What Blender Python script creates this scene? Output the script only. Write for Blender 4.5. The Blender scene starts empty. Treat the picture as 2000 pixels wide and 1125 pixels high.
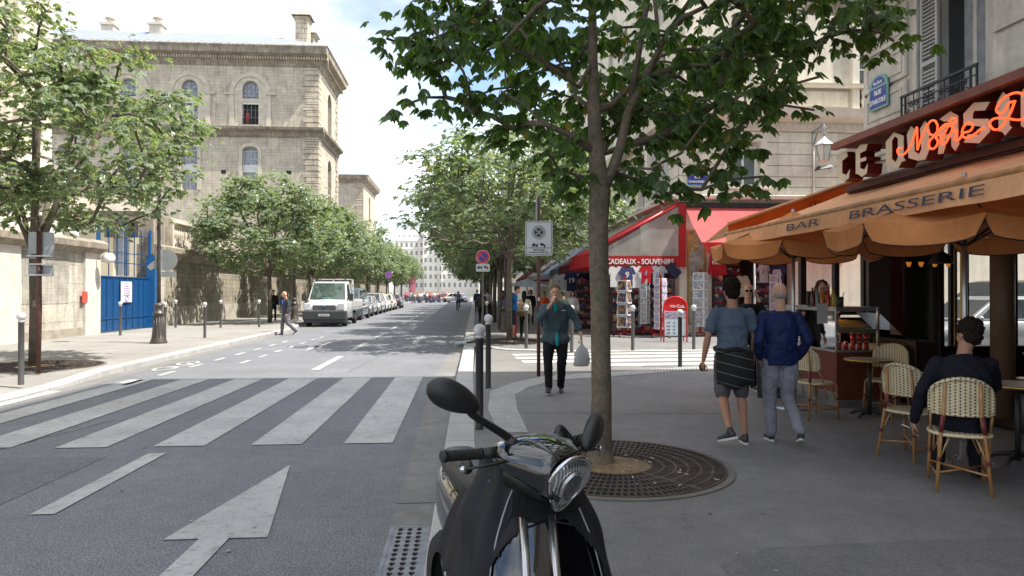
import bpy, bmesh, math, random
from mathutils import Vector, Matrix, noise
R=math.radians; pi=math.pi; sin=math.sin; cos=math.cos
S=bpy.context.scene; COL=S.collection
# ---------------------------------------------------------------- camera
F=1333.; YAW=math.atan(97/1333); PIT=math.atan(7.5/1333); CZ=1.7
cd=bpy.data.cameras.new('camera'); cam=bpy.data.objects.new('camera',cd); COL.objects.link(cam)
cd.sensor_width=36; cd.lens=F/2000*36; cd.clip_start=.05; cd.clip_end=3000
cam.location=(0,0,CZ); cam.rotation_euler=(pi/2+PIT,0,-YAW); S.camera=cam
# ---------------------------------------------------------------- light
SUND=Vector((12.9,-3.5,21.5)).normalized()
w=bpy.data.worlds.new('World'); S.world=w; w.use_nodes=True
nt=w.node_tree; nt.nodes.clear()
def nd(t,ty,**k):
    n=t.nodes.new(ty)
    for a,b in k.items(): setattr(n,a,b)
    return n
L=nt.links.new
out=nd(nt,'ShaderNodeOutputWorld'); bg=nd(nt,'ShaderNodeBackground'); bg.inputs[1].default_value=.13
sky=nd(nt,'ShaderNodeTexSky',sky_type='NISHITA',sun_disc=False)
sky.sun_elevation=math.asin(SUND.z); sky.sun_rotation=math.atan2(SUND.x,SUND.y); sky.air_density=1.; sky.dust_density=1.; sky.ozone_density=1.
tc=nd(nt,'ShaderNodeTexCoord'); mp=nd(nt,'ShaderNodeMapping'); mp.inputs['Scale'].default_value=(1,1,2.1); mp.inputs['Location'].default_value=(.46,.9,.1)
nz=nd(nt,'ShaderNodeTexNoise'); nz.inputs['Scale'].default_value=1.7; nz.inputs['Detail'].default_value=8; nz.inputs['Roughness'].default_value=.55
cr=nd(nt,'ShaderNodeValToRGB'); cr.color_ramp.elements[0].position=.385; cr.color_ramp.elements[1].position=.56
nz2=nd(nt,'ShaderNodeTexNoise'); nz2.inputs['Scale'].default_value=5; nz2.inputs['Detail'].default_value=6
cr2=nd(nt,'ShaderNodeValToRGB'); cr2.color_ramp.elements[0].position=.3; cr2.color_ramp.elements[0].color=(3.3,3.6,4.1,1); cr2.color_ramp.elements[1].position=.65; cr2.color_ramp.elements[1].color=(7.4,7.4,7.5,1)
mx=nd(nt,'ShaderNodeMixRGB')
L(tc.outputs['Generated'],mp.inputs[0]); L(mp.outputs[0],nz.inputs[0]); L(nz.outputs[0],cr.inputs[0]); L(mp.outputs[0],nz2.inputs[0]); L(nz2.outputs[0],cr2.inputs[0])
L(cr.outputs[0],mx.inputs[0]); L(sky.outputs[0],mx.inputs[1]); L(cr2.outputs[0],mx.inputs[2]); L(mx.outputs[0],bg.inputs[0]); L(bg.outputs[0],out.inputs[0])
sl=bpy.data.lights.new('sun','SUN'); sl.energy=4.2; sl.angle=R(.53); sl.color=(1,.95,.87)
so=bpy.data.objects.new('sun',sl); COL.objects.link(so); so.rotation_euler=SUND.to_track_quat('Z','Y').to_euler(); so.location=(20,-10,40)
S.view_settings.view_transform='Standard'; S.view_settings.look='None'; S.view_settings.gamma=1; S.view_settings.exposure=1.15
S.view_settings.use_curve_mapping=False
S.render.engine='CYCLES'
S.cycles.max_bounces=6; S.cycles.diffuse_bounces=3; S.cycles.transparent_max_bounces=12
# ---------------------------------------------------------------- measuring helpers (pixel of the 2000 px photo -> point in the place)
def ray(px,py):
    x=(px-1000)/F; y=-(py-562.5)/F
    f=(sin(YAW)*cos(PIT),cos(YAW)*cos(PIT),sin(PIT)); r=(cos(YAW),-sin(YAW),0); u=(-sin(YAW)*sin(PIT),-cos(YAW)*sin(PIT),cos(PIT))
    return Vector([f[i]+x*r[i]+y*u[i] for i in range(3)])
O=Vector((0,0,CZ))
def P(px,py,z=0.): d=ray(px,py); return O+d*((z-CZ)/d.z)
def QX(px,py,X): d=ray(px,py); return O+d*(X/d.x)
def QY(px,py,Y): d=ray(px,py); return O+d*(Y/d.y)
# ---------------------------------------------------------------- mesh collector
class MB:
    def __init__(s): s.v=[]; s.f=[]; s.m=[]; s.sm=[]
    def add(s,vs,fs,mi=0,sm=False):
        o=len(s.v); s.v+= [tuple(v) for v in vs]
        for f in fs: s.f.append([i+o for i in f]); s.m.append(mi); s.sm.append(sm)
        return s
    def poly(s,pts,mi=0): return s.add(pts,[list(range(len(pts)))],mi)
    def box(s,x0,y0,z0,x1,y1,z1,mi=0):
        if x0>x1:x0,x1=x1,x0
        if y0>y1:y0,y1=y1,y0
        if z0>z1:z0,z1=z1,z0
        return s.add([(x0,y0,z0),(x1,y0,z0),(x1,y1,z0),(x0,y1,z0),(x0,y0,z1),(x1,y0,z1),(x1,y1,z1),(x0,y1,z1)],
            [[0,3,2,1],[4,5,6,7],[0,1,5,4],[1,2,6,5],[2,3,7,6],[3,0,4,7]],mi)
    def obox(s,c,sz,M=None,mi=0):   # oriented box
        hx,hy,hz=sz[0]/2,sz[1]/2,sz[2]/2; M=M or Matrix.Identity(3); c=Vector(c)
        vs=[c+M@Vector(p) for p in [(-hx,-hy,-hz),(hx,-hy,-hz),(hx,hy,-hz),(-hx,hy,-hz),(-hx,-hy,hz),(hx,-hy,hz),(hx,hy,hz),(-hx,hy,hz)]]
        return s.add(vs,[[0,3,2,1],[4,5,6,7],[0,1,5,4],[1,2,6,5],[2,3,7,6],[3,0,4,7]],mi)
    def ring(s,pts): o=len(s.v); s.v+=[tuple(p) for p in pts]; return list(range(o,o+len(pts)))
    def bridge(s,a,b,mi=0,sm=True):
        n=len(a)
        for i in range(n): s.f.append([a[i],a[(i+1)%n],b[(i+1)%n],b[i]]); s.m.append(mi); s.sm.append(sm)
    def cap(s,a,mi=0,rev=False): s.f.append(list(reversed(a)) if rev else list(a)); s.m.append(mi); s.sm.append(False)
    def tube(s,pts,r,n=8,mi=0,caps=True,sy=1.,round_=False):
        pts=[Vector(p) for p in pts]; rs=r if isinstance(r,(list,tuple)) else [r]*len(pts)
        if round_:
            d0=(pts[0]-pts[1]).normalized(); d1=(pts[-1]-pts[-2]).normalized()
            A=[];B=[]
            for k in (1,2): a=k*pi/4*.9; A.insert(0,(pts[0]+d0*rs[0]*sin(a),rs[0]*cos(a))); B.append((pts[-1]+d1*rs[-1]*sin(a),rs[-1]*cos(a)))
            pts=[p for p,_ in A]+pts+[p for p,_ in B]; rs=[q for _,q in A]+list(rs)+[q for _,q in B]
        t0=(pts[1]-pts[0]).normalized(); u=t0.orthogonal().normalized() if abs(t0.z)>.9 else t0.cross(Vector((0,0,1))).normalized()
        prev=None; first=None
        for i,p in enumerate(pts):
            if i==0: t=pts[1]-pts[0]
            elif i==len(pts)-1: t=pts[-1]-pts[-2]
            else: t=(pts[i+1]-p).normalized()+(p-pts[i-1]).normalized()
            if t.length<1e-9: t=t0
            t=t.normalized(); u=(u-t*u.dot(t));
            u=u.normalized() if u.length>1e-6 else t.orthogonal().normalized()
            w_=t.cross(u)
            ri=s.ring([p+u*(rs[i]*cos(2*pi*k/n))+w_*(rs[i]*sy*sin(2*pi*k/n)) for k in range(n)])
            if prev: s.bridge(prev,ri,mi)
            else: first=ri
            prev=ri
        if caps: s.cap(first,mi,True); s.cap(prev,mi)
        return s
    def cyl(s,p0,p1,r0,r1=None,n=12,mi=0): return s.tube([p0,p1],[r0,r0 if r1 is None else r1],n,mi)
    def lathe(s,prof,n=16,c=(0,0,0),mi=0,sm=True,caps=True):
        prev=None;c=Vector(c)
        for i,(r,z) in enumerate(prof):
            ri=s.ring([c+Vector((r*cos(2*pi*k/n),r*sin(2*pi*k/n),z)) for k in range(n)])
            if prev: s.bridge(prev,ri,mi,sm)
            elif caps: s.cap(ri,mi,True)
            prev=ri
        if caps: s.cap(prev,mi)
        return s
    def ell(s,c,r,n=12,m=8,mi=0,M=None):
        c=Vector(c); M=M or Matrix.Identity(3); prev=None
        for j in range(1,m):
            a=pi*j/m; ri=s.ring([c+M@Vector((r[0]*sin(a)*cos(2*pi*k/n),r[1]*sin(a)*sin(2*pi*k/n),-r[2]*cos(a))) for k in range(n)])
            if prev: s.bridge(prev,ri,mi)
            else: f0=ri
            prev=ri
        b=s.ring([c+M@Vector((0,0,-r[2]))])[0]; t=s.ring([c+M@Vector((0,0,r[2]))])[0]
        for k in range(n):
            s.f.append([b,f0[(k+1)%n],f0[k]]); s.f.append([t,prev[k],prev[(k+1)%n]]); s.m+=[mi,mi]; s.sm+=[True,True]
        return s
    def prism(s,pts,o,u,v,d,mi=0,mside=None):   # 2-D polygon laid on plane (o,u,v), pushed along vector d
        o=Vector(o);u=Vector(u);v=Vector(v);d=Vector(d)
        a=[o+u*p[0]+v*p[1] for p in pts]; n=len(a)
        return s.add(a+[p+d for p in a],[list(range(n)),list(range(2*n-1,n-1,-1))],mi).add(a+[p+d for p in a],[[i,i+n,(i+1)%n+n,(i+1)%n] for i in range(n)],mi if mside is None else mside)
    def build(s,name,mats,parent=None,wp=False,loc=None,rz=0,bevel=0,smooth=None,fixn=True):
        off=Vector((0,0,0))
        if wp and parent is not None: off=Vector(parent.location)
        elif wp and loc is not None: off=Vector(loc)
        me=bpy.data.meshes.new(name); me.from_pydata([Vector(v)-off for v in s.v] if off.length else s.v,[],s.f)
        if not isinstance(mats,(list,tuple)): mats=[mats]
        for m_ in mats: me.materials.append(m_)
        me.polygons.foreach_set('material_index',[min(i,len(mats)-1) for i in s.m])
        me.polygons.foreach_set('use_smooth',s.sm if smooth is None else [smooth]*len(s.f))
        me.update()
        if fixn and len(s.f)<30000:
            b=bmesh.new(); b.from_mesh(me); bmesh.ops.recalc_face_normals(b,faces=b.faces); b.to_mesh(me); b.free()
        o=bpy.data.objects.new(name,me); COL.objects.link(o)
        if parent is not None: o.parent=parent
        if loc is not None: o.location=loc
        if rz: o.rotation_euler=(0,0,rz)
        if bevel:
            md=o.modifiers.new('bevel','BEVEL'); md.width=bevel; md.segments=2; md.limit_method='ANGLE'; md.angle_limit=R(40)
        return o
def tag(o,label,cat,group=None,kind=None):
    if label: o['label']=label
    if cat: o['category']=cat
    if group: o['group']=group
    if kind: o['kind']=kind
    return o
def thing(name,label,cat,loc=(0,0,0),rz=0,group=None):
    o=bpy.data.objects.new(name,None); COL.objects.link(o); o.location=loc; o.rotation_euler=(0,0,rz); o.empty_display_size=.2
    return tag(o,label,cat,group)
def struct(o): o['kind']='structure'; return o
def dup(o,loc=None,rz=None,label=None,parent=None,scale=None):
    c=o.copy(); COL.objects.link(c)
    if parent is not None: c.parent=parent
    if loc is not None: c.location=loc
    if rz is not None: c.rotation_euler=(0,0,rz)
    if scale is not None: c.scale=(scale,)*3
    if label: c['label']=label
    for ch in list(o.children): dup(ch,parent=c)
    return c
# ---------------------------------------------------------------- materials
MT={}
def newmat(name):
    m=bpy.data.materials.new(name); m.use_nodes=True; t=m.node_tree; t.nodes.clear()
    o=nd(t,'ShaderNodeOutputMaterial'); b=nd(t,'ShaderNodeBsdfPrincipled'); t.links.new(b.outputs[0],o.inputs[0]); MT[name]=m
    return m,t,b,o
def noise_(t,sc,det=4,vec=None,rough=.5,dist=0):
    n=nd(t,'ShaderNodeTexNoise'); n.inputs['Scale'].default_value=sc; n.inputs['Detail'].default_value=det; n.inputs['Roughness'].default_value=rough; n.inputs['Distortion'].default_value=dist
    if vec: t.links.new(vec,n.inputs['Vector'])
    return n
def ramp(t,fac,stops):
    r=nd(t,'ShaderNodeValToRGB'); e=r.color_ramp.elements
    while len(e)<len(stops): e.new(.5)
    for i,(p,c) in enumerate(stops): e[i].position=p; e[i].color=(c,c,c,1) if isinstance(c,(int,float)) else tuple(c)+(1,)
    t.links.new(fac,r.inputs[0]); return r
def mul(t,a,b,fac=1.,mode='MULTIPLY'):
    m=nd(t,'ShaderNodeMixRGB',blend_type=mode); m.inputs[0].default_value=fac
    for s_,x in ((1,a),(2,b)):
        if hasattr(x,'links'): t.links.new(x,m.inputs[s_])
        else: m.inputs[s_].default_value=tuple(x)+(1,)
    return m.outputs[0]
def bumpn(t,b,h,st=.3,dist=.01):
    n=nd(t,'ShaderNodeBump'); n.inputs['Strength'].default_value=st; n.inputs['Distance'].default_value=dist
    t.links.new(h,n.inputs['Height']); t.links.new(n.outputs[0],b.inputs['Normal']); return n
def mat(name,col=(.5,.5,.5),rough=.6,metal=0,var=.12,sc=3.,bump=0,bsc=40.,spec=.5,trans=0,alpha=1,emis=0,coat=0,sss=0):
    if name in MT: return MT[name]
    m,t,b,o=newmat(name)
    tc=nd(t,'ShaderNodeTexCoord').outputs['Object']
    b.inputs['Roughness'].default_value=rough; b.inputs['Metallic'].default_value=metal; b.inputs['Specular IOR Level'].default_value=spec
    b.inputs['Transmission Weight'].default_value=trans; b.inputs['Alpha'].default_value=alpha; b.inputs['Coat Weight'].default_value=coat; b.inputs['Coat Roughness'].default_value=.04
    if var:
        n=noise_(t,sc,5,tc); r=ramp(t,n.outputs[0],[(.3,1-var),(.7,1+var)]); c=mul(t,col,r.outputs[0]); t.links.new(c,b.inputs['Base Color'])
    else: b.inputs['Base Color'].default_value=tuple(col)+(1,)
    if bump: n=noise_(t,bsc,4,tc); bumpn(t,b,n.outputs[0],bump,.01)
    if emis: b.inputs['Emission Color'].default_value=tuple(col)+(1,); b.inputs['Emission Strength'].default_value=emis
    if sss: b.inputs['Subsurface Weight'].default_value=sss; b.inputs['Subsurface Radius'].default_value=(.02,.008,.004)
    return m
def wallvec(t):   # u along the wall, v = height, for walls facing +-X or +-Y
    g=nd(t,'ShaderNodeNewGeometry'); sn=nd(t,'ShaderNodeSeparateXYZ'); t.links.new(g.outputs['True Normal'],sn.inputs[0])
    tc=nd(t,'ShaderNodeTexCoord'); sp=nd(t,'ShaderNodeSeparateXYZ'); t.links.new(tc.outputs['Object'],sp.inputs[0])
    def mt(op,a,b=None):
        n=nd(t,'ShaderNodeMath',operation=op)
        for i,x in enumerate((a,b)):
            if x is None: continue
            if isinstance(x,(int,float)): n.inputs[i].default_value=x
            else: t.links.new(x,n.inputs[i])
        return n.outputs[0]
    u=mt('ADD',mt('MULTIPLY',sp.outputs[0],mt('ABSOLUTE',sn.outputs[1])),mt('MULTIPLY',sp.outputs[1],mt('ABSOLUTE',sn.outputs[0])))
    c=nd(t,'ShaderNodeCombineXYZ'); t.links.new(u,c.inputs[0]); t.links.new(sp.outputs[2],c.inputs[1]); return c.outputs[0],tc.outputs['Object']
def stone(name,c1,c2,mortar,bw=.8,bh=.35,ms=.008,var=.15,stain=.25,bump=.4):
    m,t,b,o=newmat(name); v,oc=wallvec(t)
    br=nd(t,'ShaderNodeTexBrick'); t.links.new(v,br.inputs[0])
    br.inputs['Color1'].default_value=tuple(c1)+(1,); br.inputs['Color2'].default_value=tuple(c2)+(1,); br.inputs['Mortar'].default_value=tuple(mortar)+(1,)
    br.inputs['Scale'].default_value=1; br.inputs['Brick Width'].default_value=bw; br.inputs['Row Height'].default_value=bh; br.inputs['Mortar Size'].default_value=ms; br.inputs['Mortar Smooth'].default_value=.3
    n=noise_(t,1.1,6,oc,.65); r=ramp(t,n.outputs[0],[(.28,1-stain),(.6,1.06)]); c=mul(t,br.outputs[0],r.outputs[0])
    mp=nd(t,'ShaderNodeMapping'); mp.inputs['Scale'].default_value=(5,5,.5); t.links.new(oc,mp.inputs[0])
    n3=noise_(t,1.,5,mp.outputs[0]); r3=ramp(t,n3.outputs[0],[(.35,1-stain*.7),(.6,1.03)]); c=mul(t,c,r3.outputs[0])
    n2=noise_(t,14,4,oc); r2=ramp(t,n2.outputs[0],[(.3,1-var),(.7,1+var*.6)]); c=mul(t,c,r2.outputs[0]); t.links.new(c,b.inputs['Base Color'])
    b.inputs['Roughness'].default_value=.9; b.inputs['Specular IOR Level'].default_value=.2
    h=nd(t,'ShaderNodeMath',operation='SUBTRACT'); t.links.new(n2.outputs[0],h.inputs[0]); t.links.new(br.outputs['Fac'],h.inputs[1])
    bumpn(t,b,h.outputs[0],bump,.02); return m
# ================================================================= GROUND
def asphalt(name,c,var=.1,sp=.35,patch=.14,sc=160,bump=.5):
    m,t,b,o=newmat(name); oc=nd(t,'ShaderNodeTexCoord').outputs['Object']
    n=noise_(t,sc,2,oc); r=ramp(t,n.outputs[0],[(.3,1-sp),(.5,1),(.72,1+sp*1.6)]); col=mul(t,c,r.outputs[0])
    n2=noise_(t,.55,6,oc,.6); r2=ramp(t,n2.outputs[0],[(.3,1-patch),(.7,1+patch)]); col=mul(t,col,r2.outputs[0])
    n3=noise_(t,6,6,oc,.7); r3=ramp(t,n3.outputs[0],[(.35,1-var),(.65,1+var)]); col=mul(t,col,r3.outputs[0])
    vo=nd(t,'ShaderNodeTexVoronoi'); vo.inputs['Scale'].default_value=1.7; t.links.new(oc,vo.inputs[0])
    r4=ramp(t,vo.outputs['Distance'],[(.02,.55),(.045,1)]); col=mul(t,col,r4.outputs[0],.7)
    mp=nd(t,'ShaderNodeMapping'); mp.inputs['Location'].default_value=(3.3,1.2,0); t.links.new(oc,mp.inputs[0])
    v5=nd(t,'ShaderNodeTexVoronoi'); v5.inputs['Scale'].default_value=2.3; t.links.new(mp.outputs[0],v5.inputs[0]); r5=ramp(t,v5.outputs['Distance'],[(.012,1.9),(.03,1)]); col=mul(t,col,r5.outputs[0],.8)
    t.links.new(col,b.inputs['Base Color']); b.inputs['Roughness'].default_value=.82; b.inputs['Specular IOR Level'].default_value=.35
    bumpn(t,b,n.outputs[0],bump,.006); return m
M_road=asphalt('road_asphalt',(.150,.154,.166),sp=.5,sc=70,bump=1.)
M_side=asphalt('pavement_asphalt',(.165,.161,.158),sp=.26,patch=.2,sc=90,bump=.25)
M_gut=asphalt('gutter_concrete',(.175,.172,.165),sp=.14,var=.16,sc=120,bump=.2)
def kerbmat():
    m,t,b,o=newmat('granite_kerb'); oc=nd(t,'ShaderNodeTexCoord').outputs['Object']; sp=nd(t,'ShaderNodeSeparateXYZ'); t.links.new(oc,sp.inputs[0]); c=nd(t,'ShaderNodeCombineXYZ'); t.links.new(sp.outputs[1],c.inputs[0]); c.inputs[1].default_value=22.
    br=nd(t,'ShaderNodeTexBrick'); t.links.new(c.outputs[0],br.inputs[0])
    for k,v in (('Color1',(.40,.39,.375,1)),('Color2',(.33,.325,.315,1)),('Mortar',(.09,.09,.085,1))): br.inputs[k].default_value=v
    for k,v in (('Scale',1),('Brick Width',.98),('Row Height',50),('Mortar Size',.007),('Mortar Smooth',.2),('Bias',0)): br.inputs[k].default_value=v
    n=noise_(t,170,2,oc); r=ramp(t,n.outputs[0],[(.3,.6),(.5,1),(.7,1.35)]); n2=noise_(t,2.2,6,oc,.65); r2=ramp(t,n2.outputs[0],[(.3,.82),(.65,1.08)])
    t.links.new(mul(t,mul(t,br.outputs[0],r.outputs[0]),r2.outputs[0]),b.inputs['Base Color']); b.inputs['Roughness'].default_value=.75; bumpn(t,b,n.outputs[0],.3,.004); return m
M_kerb=kerbmat()
def paintmat(name,c,wear=.35):
    m,t,b,o=newmat(name); oc=nd(t,'ShaderNodeTexCoord').outputs['Object']
    n=noise_(t,9,8,oc,.75); r=ramp(t,n.outputs[0],[(.33,1-wear),(.45,.9),(.7,1.05)]); col=mul(t,c,r.outputs[0])
    n2=noise_(t,120,3,oc); r2=ramp(t,n2.outputs[0],[(.36,.55),(.44,1)]); col=mul(t,col,r2.outputs[0],.8)
    n6=noise_(t,26,9,oc,.8); r6=ramp(t,n6.outputs[0],[(.37,.38),(.43,1)]); n7=noise_(t,2.3,4,oc,.6); r7=ramp(t,n7.outputs[0],[(.45,1),(.62,0)]); mxx=nd(t,'ShaderNodeMixRGB',blend_type='MULTIPLY'); t.links.new(r7.outputs[0],mxx.inputs[0]); t.links.new(col,mxx.inputs[1]); t.links.new(r6.outputs[0],mxx.inputs[2]); col=mxx.outputs[0]
    n4=noise_(t,.9,4,oc,.6); r4=ramp(t,n4.outputs[0],[(.35,.8),(.65,1.08)]); col=mul(t,col,r4.outputs[0])
    t.links.new(col,b.inputs['Base Color']); b.inputs['Roughness'].default_value=.7; bumpn(t,b,n2.outputs[0],.3,.004); return m
M_paint=paintmat('road_paint',(.46,.46,.45),.5); M_paintb=paintmat('bright_road_paint',(.6,.6,.58),.25)
m=MB(); m.poly([(-900,-300,-.02),(900,-300,-.02),(900,1500,-.02),(-900,1500,-.02)]); struct(m.build('ground',mat('ground',(.2,.19,.17))))
def sheet(name,pts,z,M): m=MB(); m.poly([(p[0],p[1],z) for p in pts]); return struct(m.build(name,M))
# kerb lines measured on the photo
RK=[(-.22,-12),(-.22,4),(-.17,8.14),(-.11,13),(.05,20.6)]
RK2=[(.05,20.9),(.06,22.7),(.23,32.4),(.62,52),(1.15,81),(1.6,118)]
LK=[(-7.12,-12),(-7.12,11.1),(-7.03,12.5),(-7.2,14.5),(-7.25,19.8),(-7.28,24.5),(-7.26,29.5),(-7.6,32.5),(-8.1,34.4),(-8.35,38),(-8.35,118)]
sheet('road',[(-8.6,-12),(.35,-12),(.35,13.8),(30,17.4),(60,22),(60,28),(30,22),(.35,22),(1.9,118),(-8.6,118)],0,M_road)
def kerb(name,line,wd,z0,z1,out_,M=M_kerb):   # granite edge stones along a line, wd wide towards the pavement
    m=MB(); n=len(line); a=[];b=[]
    for i,p in enumerate(line):
        q0=Vector(line[max(0,i-1)]); q1=Vector(line[min(n-1,i+1)]); t=(q1-q0).normalized(); nr=Vector((t.y,-t.x))*out_
        a.append(Vector(p)); b.append(Vector(p)+nr*wd)
    for i in range(n-1):
        za=z1(line[i]) ; zb=z1(line[i+1]); A,B,C,D=a[i],a[i+1],b[i+1],b[i]
        vs=[(A.x,A.y,z0),(B.x,B.y,z0),(C.x,C.y,z0),(D.x,D.y,z0),(A.x,A.y,za-.012),(B.x,B.y,zb-.012),(C.x,C.y,zb),(D.x,D.y,za)]
        e=(b[i]-a[i]).normalized()*.015; vs+=[(A.x+e.x,A.y+e.y,za),(B.x+e.x,B.y+e.y,zb)]
        m.add(vs,[[0,1,5,4],[4,5,9,8],[8,9,6,7],[3,7,6,2]])
        if i in(0,): m.add(vs,[[0,4,8,7,3]])
        if i==n-2: m.add(vs,[[1,2,6,9,5]])
    return struct(m.build(name,M)),b
_,RB=kerb('near_kerb',RK,.31,-.02,lambda p:.105,1)
_,RB2=kerb('far_kerb',RK2,.32,-.02,lambda p:.125,1)
LZ=lambda p:.03 if p[1]<11.5 else (.07 if p[1]<12.6 else .13)
_,LB=kerb('left_kerb',LK,.3,-.02,LZ,-1)
# right pavement, the raised crossing over the side street, far right pavement
sheet('near_pavement',[(b.x,b.y) for b in RB[:4]]+[(.26,12.55),(1.5,13.05),(2.9,13.75),(5.3,14.5),(9,15.1),(60,19),(60,-12)],.101,M_side)
sheet('raised_crossing',[(.19,12.56),(1.5,13.06),(2.9,13.76),(5.3,14.51),(9,15.11),(40,17.8),(40,24),(9,18.6),(6.7,18.1),(3.8,18.0),(2.64,18.1),(1.34,18.75),(.75,19.7),(.42,20.7)],.09,asphalt('pale_crossing_asphalt',(.165,.16,.15),sp=.14,sc=120,bump=.2))
far=[(.38,20.9),(.75,19.9),(1.36,19.0),(2.66,18.35),(3.8,18.25),(6.7,18.35),(9,18.85),(40,24.3)]
k=[(.06,21.6),(.12,20.9),(.5,19.75),(1.18,18.72),(2.6,18.06),(3.8,17.96),(6.7,18.06),(9,18.56),(40,24)]
kerb('corner_kerb',k,.27,.05,lambda p:.125,-1)
sheet('far_pavement',[(.36,21.9)]+far+[(60,27),(60,118),(RB2[-1].x,118)]+[(b.x,b.y) for b in reversed(RB2[1:-1])],.121,M_side)
# left pavement
m=MB(); 
for i in range(len(LB)-1):
    a,b=LB[i],LB[i+1]; m.poly([(a.x,a.y,LZ(LK[i])-.003),(a.x-1.5,a.y,.125),(b.x-1.5,b.y,.125),(b.x,b.y,LZ(LK[i+1])-.003)]); m.poly([(a.x-1.5,a.y,.125),(-14.6,a.y,.125),(-14.6,b.y,.125),(b.x-1.5,b.y,.125)])
struct(m.build('left_pavement',M_side if 0 else asphalt('left_pavement_asphalt',(.24,.23,.21),sp=.14,sc=120,bump=.2)))
# gutters
G=[(-.52,-12),(-.52,6),(-.58,13),(-.34,19),(-.2,26.8),(.0,40),(.6,70)]
Gi=[(-.215,-12),(-.2,6),(-.105,13),(.05,19),(.13,26.8),(.38,40),(.95,70)]
sheet('right_gutter',G+Gi[::-1],.004,M_gut)
sheet('left_gutter',[(-6.75,-12),(-6.7,12),(-6.9,20),(-6.9,29),(-7.26,29.5),(-7.29,24.5),(-7.25,19.8),(-7.2,14.5),(-7.03,12.5),(-7.12,11),(-7.12,-12)],.004,M_gut)
M_patch=asphalt('patched_asphalt',(.138,.135,.134),sp=.22,patch=.12,sc=90,bump=.3)
sheet('pavement_patch',[(1.55,-12),(1.5,3.9),(1.9,4.14),(3.2,4.2),(4.6,4.12),(6.2,4.2),(6.2,-12)],.105,M_patch)
sheet('road_patch',[(-4.9,4.0),(-3.7,3.9),(-3.65,7.3),(-4.85,7.35)],.0035,asphalt('road_repair',(.128,.130,.139),sp=.4,sc=70,bump=.8))
sheet('gutter_joint',[(-.52,5.52),(-.20,5.52),(-.20,5.535),(-.52,5.535)],.0065,M_pitd:=mat('joint_dark',(.05,.05,.05),.9))
mg=MB(); rq=random.Random(2)
for k in range(150):
    x,y=rq.uniform(.4,6),rq.uniform(2.6,13); r=rq.uniform(.005,.014); mg.poly([(x+r*cos(a)*rq.uniform(.8,1.1),y+r*sin(a)*rq.uniform(.8,1.1),.1085) for a in [i*pi/4 for i in range(8)]],0 if k%3 else 1)
for k in range(60):
    x,y=rq.uniform(-6.5,-.7),rq.uniform(3.5,20); r=rq.uniform(.008,.02); mg.poly([(x+r*cos(a),y+r*sin(a),.0115) for a in [i*pi/4 for i in range(8)]],k%2)
tag(mg.build('chewing_gum_spots',[mat('old_gum_dark',(.06,.058,.056),.8),mat('old_gum_pale',(.30,.29,.28),.8)],fixn=False),'flattened chewing gum spots dotted over the pavement and road','gum spots',kind='stuff')
# crack sealed lines in the road
mc_=MB()
for (x0,y0,x1,y1,sd) in ((-5.9,3.6,-4.6,9.4,1),(-6.6,5.2,-5.1,7.7,2),(-2.4,14.5,-2.1,19.5,3),(.6,9.0,3.6,8.7,4)):
    rq=random.Random(sd); n=26; pts=[(x0+(x1-x0)*k/n+rq.uniform(-.03,.03),y0+(y1-y0)*k/n+rq.uniform(-.03,.03)) for k in range(n+1)]; z=.0042 if sd<4 else .1062
    for k in range(n):
        a,b=Vector(pts[k]),Vector(pts[k+1]); nn=Vector((-(b-a).y,(b-a).x)).normalized()*.006; mc_.poly([(a.x-nn.x,a.y-nn.y,z),(b.x-nn.x,b.y-nn.y,z),(b.x+nn.x,b.y+nn.y,z),(a.x+nn.x,a.y+nn.y,z)])
struct(mc_.build('asphalt_cracks',M_pitd))
# markings
mz=MB(); 
def q(m,x0,y0,x1,y1,z=.008): m.poly([(x0,y0,z),(x1,y0,z),(x1,y1,z),(x0,y1,z)])
for i,(a,b) in enumerate([(-1.32,-.78),(-2.33,-1.78),(-3.38,-2.83),(-4.41,-3.87),(-5.42,-4.9),(-6.4,-5.93)]):
    q(mz,a,7.75+(.06*(i==4)),b,13.66)
q(mz,-7.02,8.2,-6.82,12.2,.01)
struct(mz.build('zebra_crossing',M_paint))
md=MB()
for (y0,y1) in [(2,2.4),(5.45,7.42),(15.1,18.2),(20.0,23.1),(25.5,28.6),(31,34),(36.5,39.5),(42,45),(47.5,50.5),(53,56),(59,62),(65,68),(71,74)]: q(md,-3.28,y0,-3.1,y1)
for i,y in enumerate([12.9,14.3,15.8,17.3,18.8,20.3,21.8,23.3]): q(md,-6.2+.02*i,y,-6.08+.02*i,y+.75)
for i,y in enumerate([16.6,18.1,19.6,21.1,22.6,24.1,25.6]): q(md,-5.3,y,-5.19,y+.7)
struct(md.build('lane_dashes',M_paintb if 0 else M_paint))
ma=MB()
def arrow(x,y0,y1,s=1,z=.008):   # straight arrow, tip at y1
    ma.poly([(x-.1,y0,z),(x+.1,y0,z),(x+.1,y1-2.0*s,z),(x-.1,y1-2.0*s,z)]); ma.poly([(x-.34,y1-2.0*s,z),(x+.36,y1-2.0*s,z),(x+.02,y1,z)])
arrow(-1.7,2.6,6.83); arrow(-1.55,22.4,26.4,.8)
ma.poly([(-4.55,21.5,.008),(-4.45,20.9,.008),(-4.3,24.6,.008),(-4.42,24.6,.008)]); ma.poly([(-4.75,21.8,.008),(-4.5,20.0,.008),(-4.3,21.9,.008)])
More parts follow.
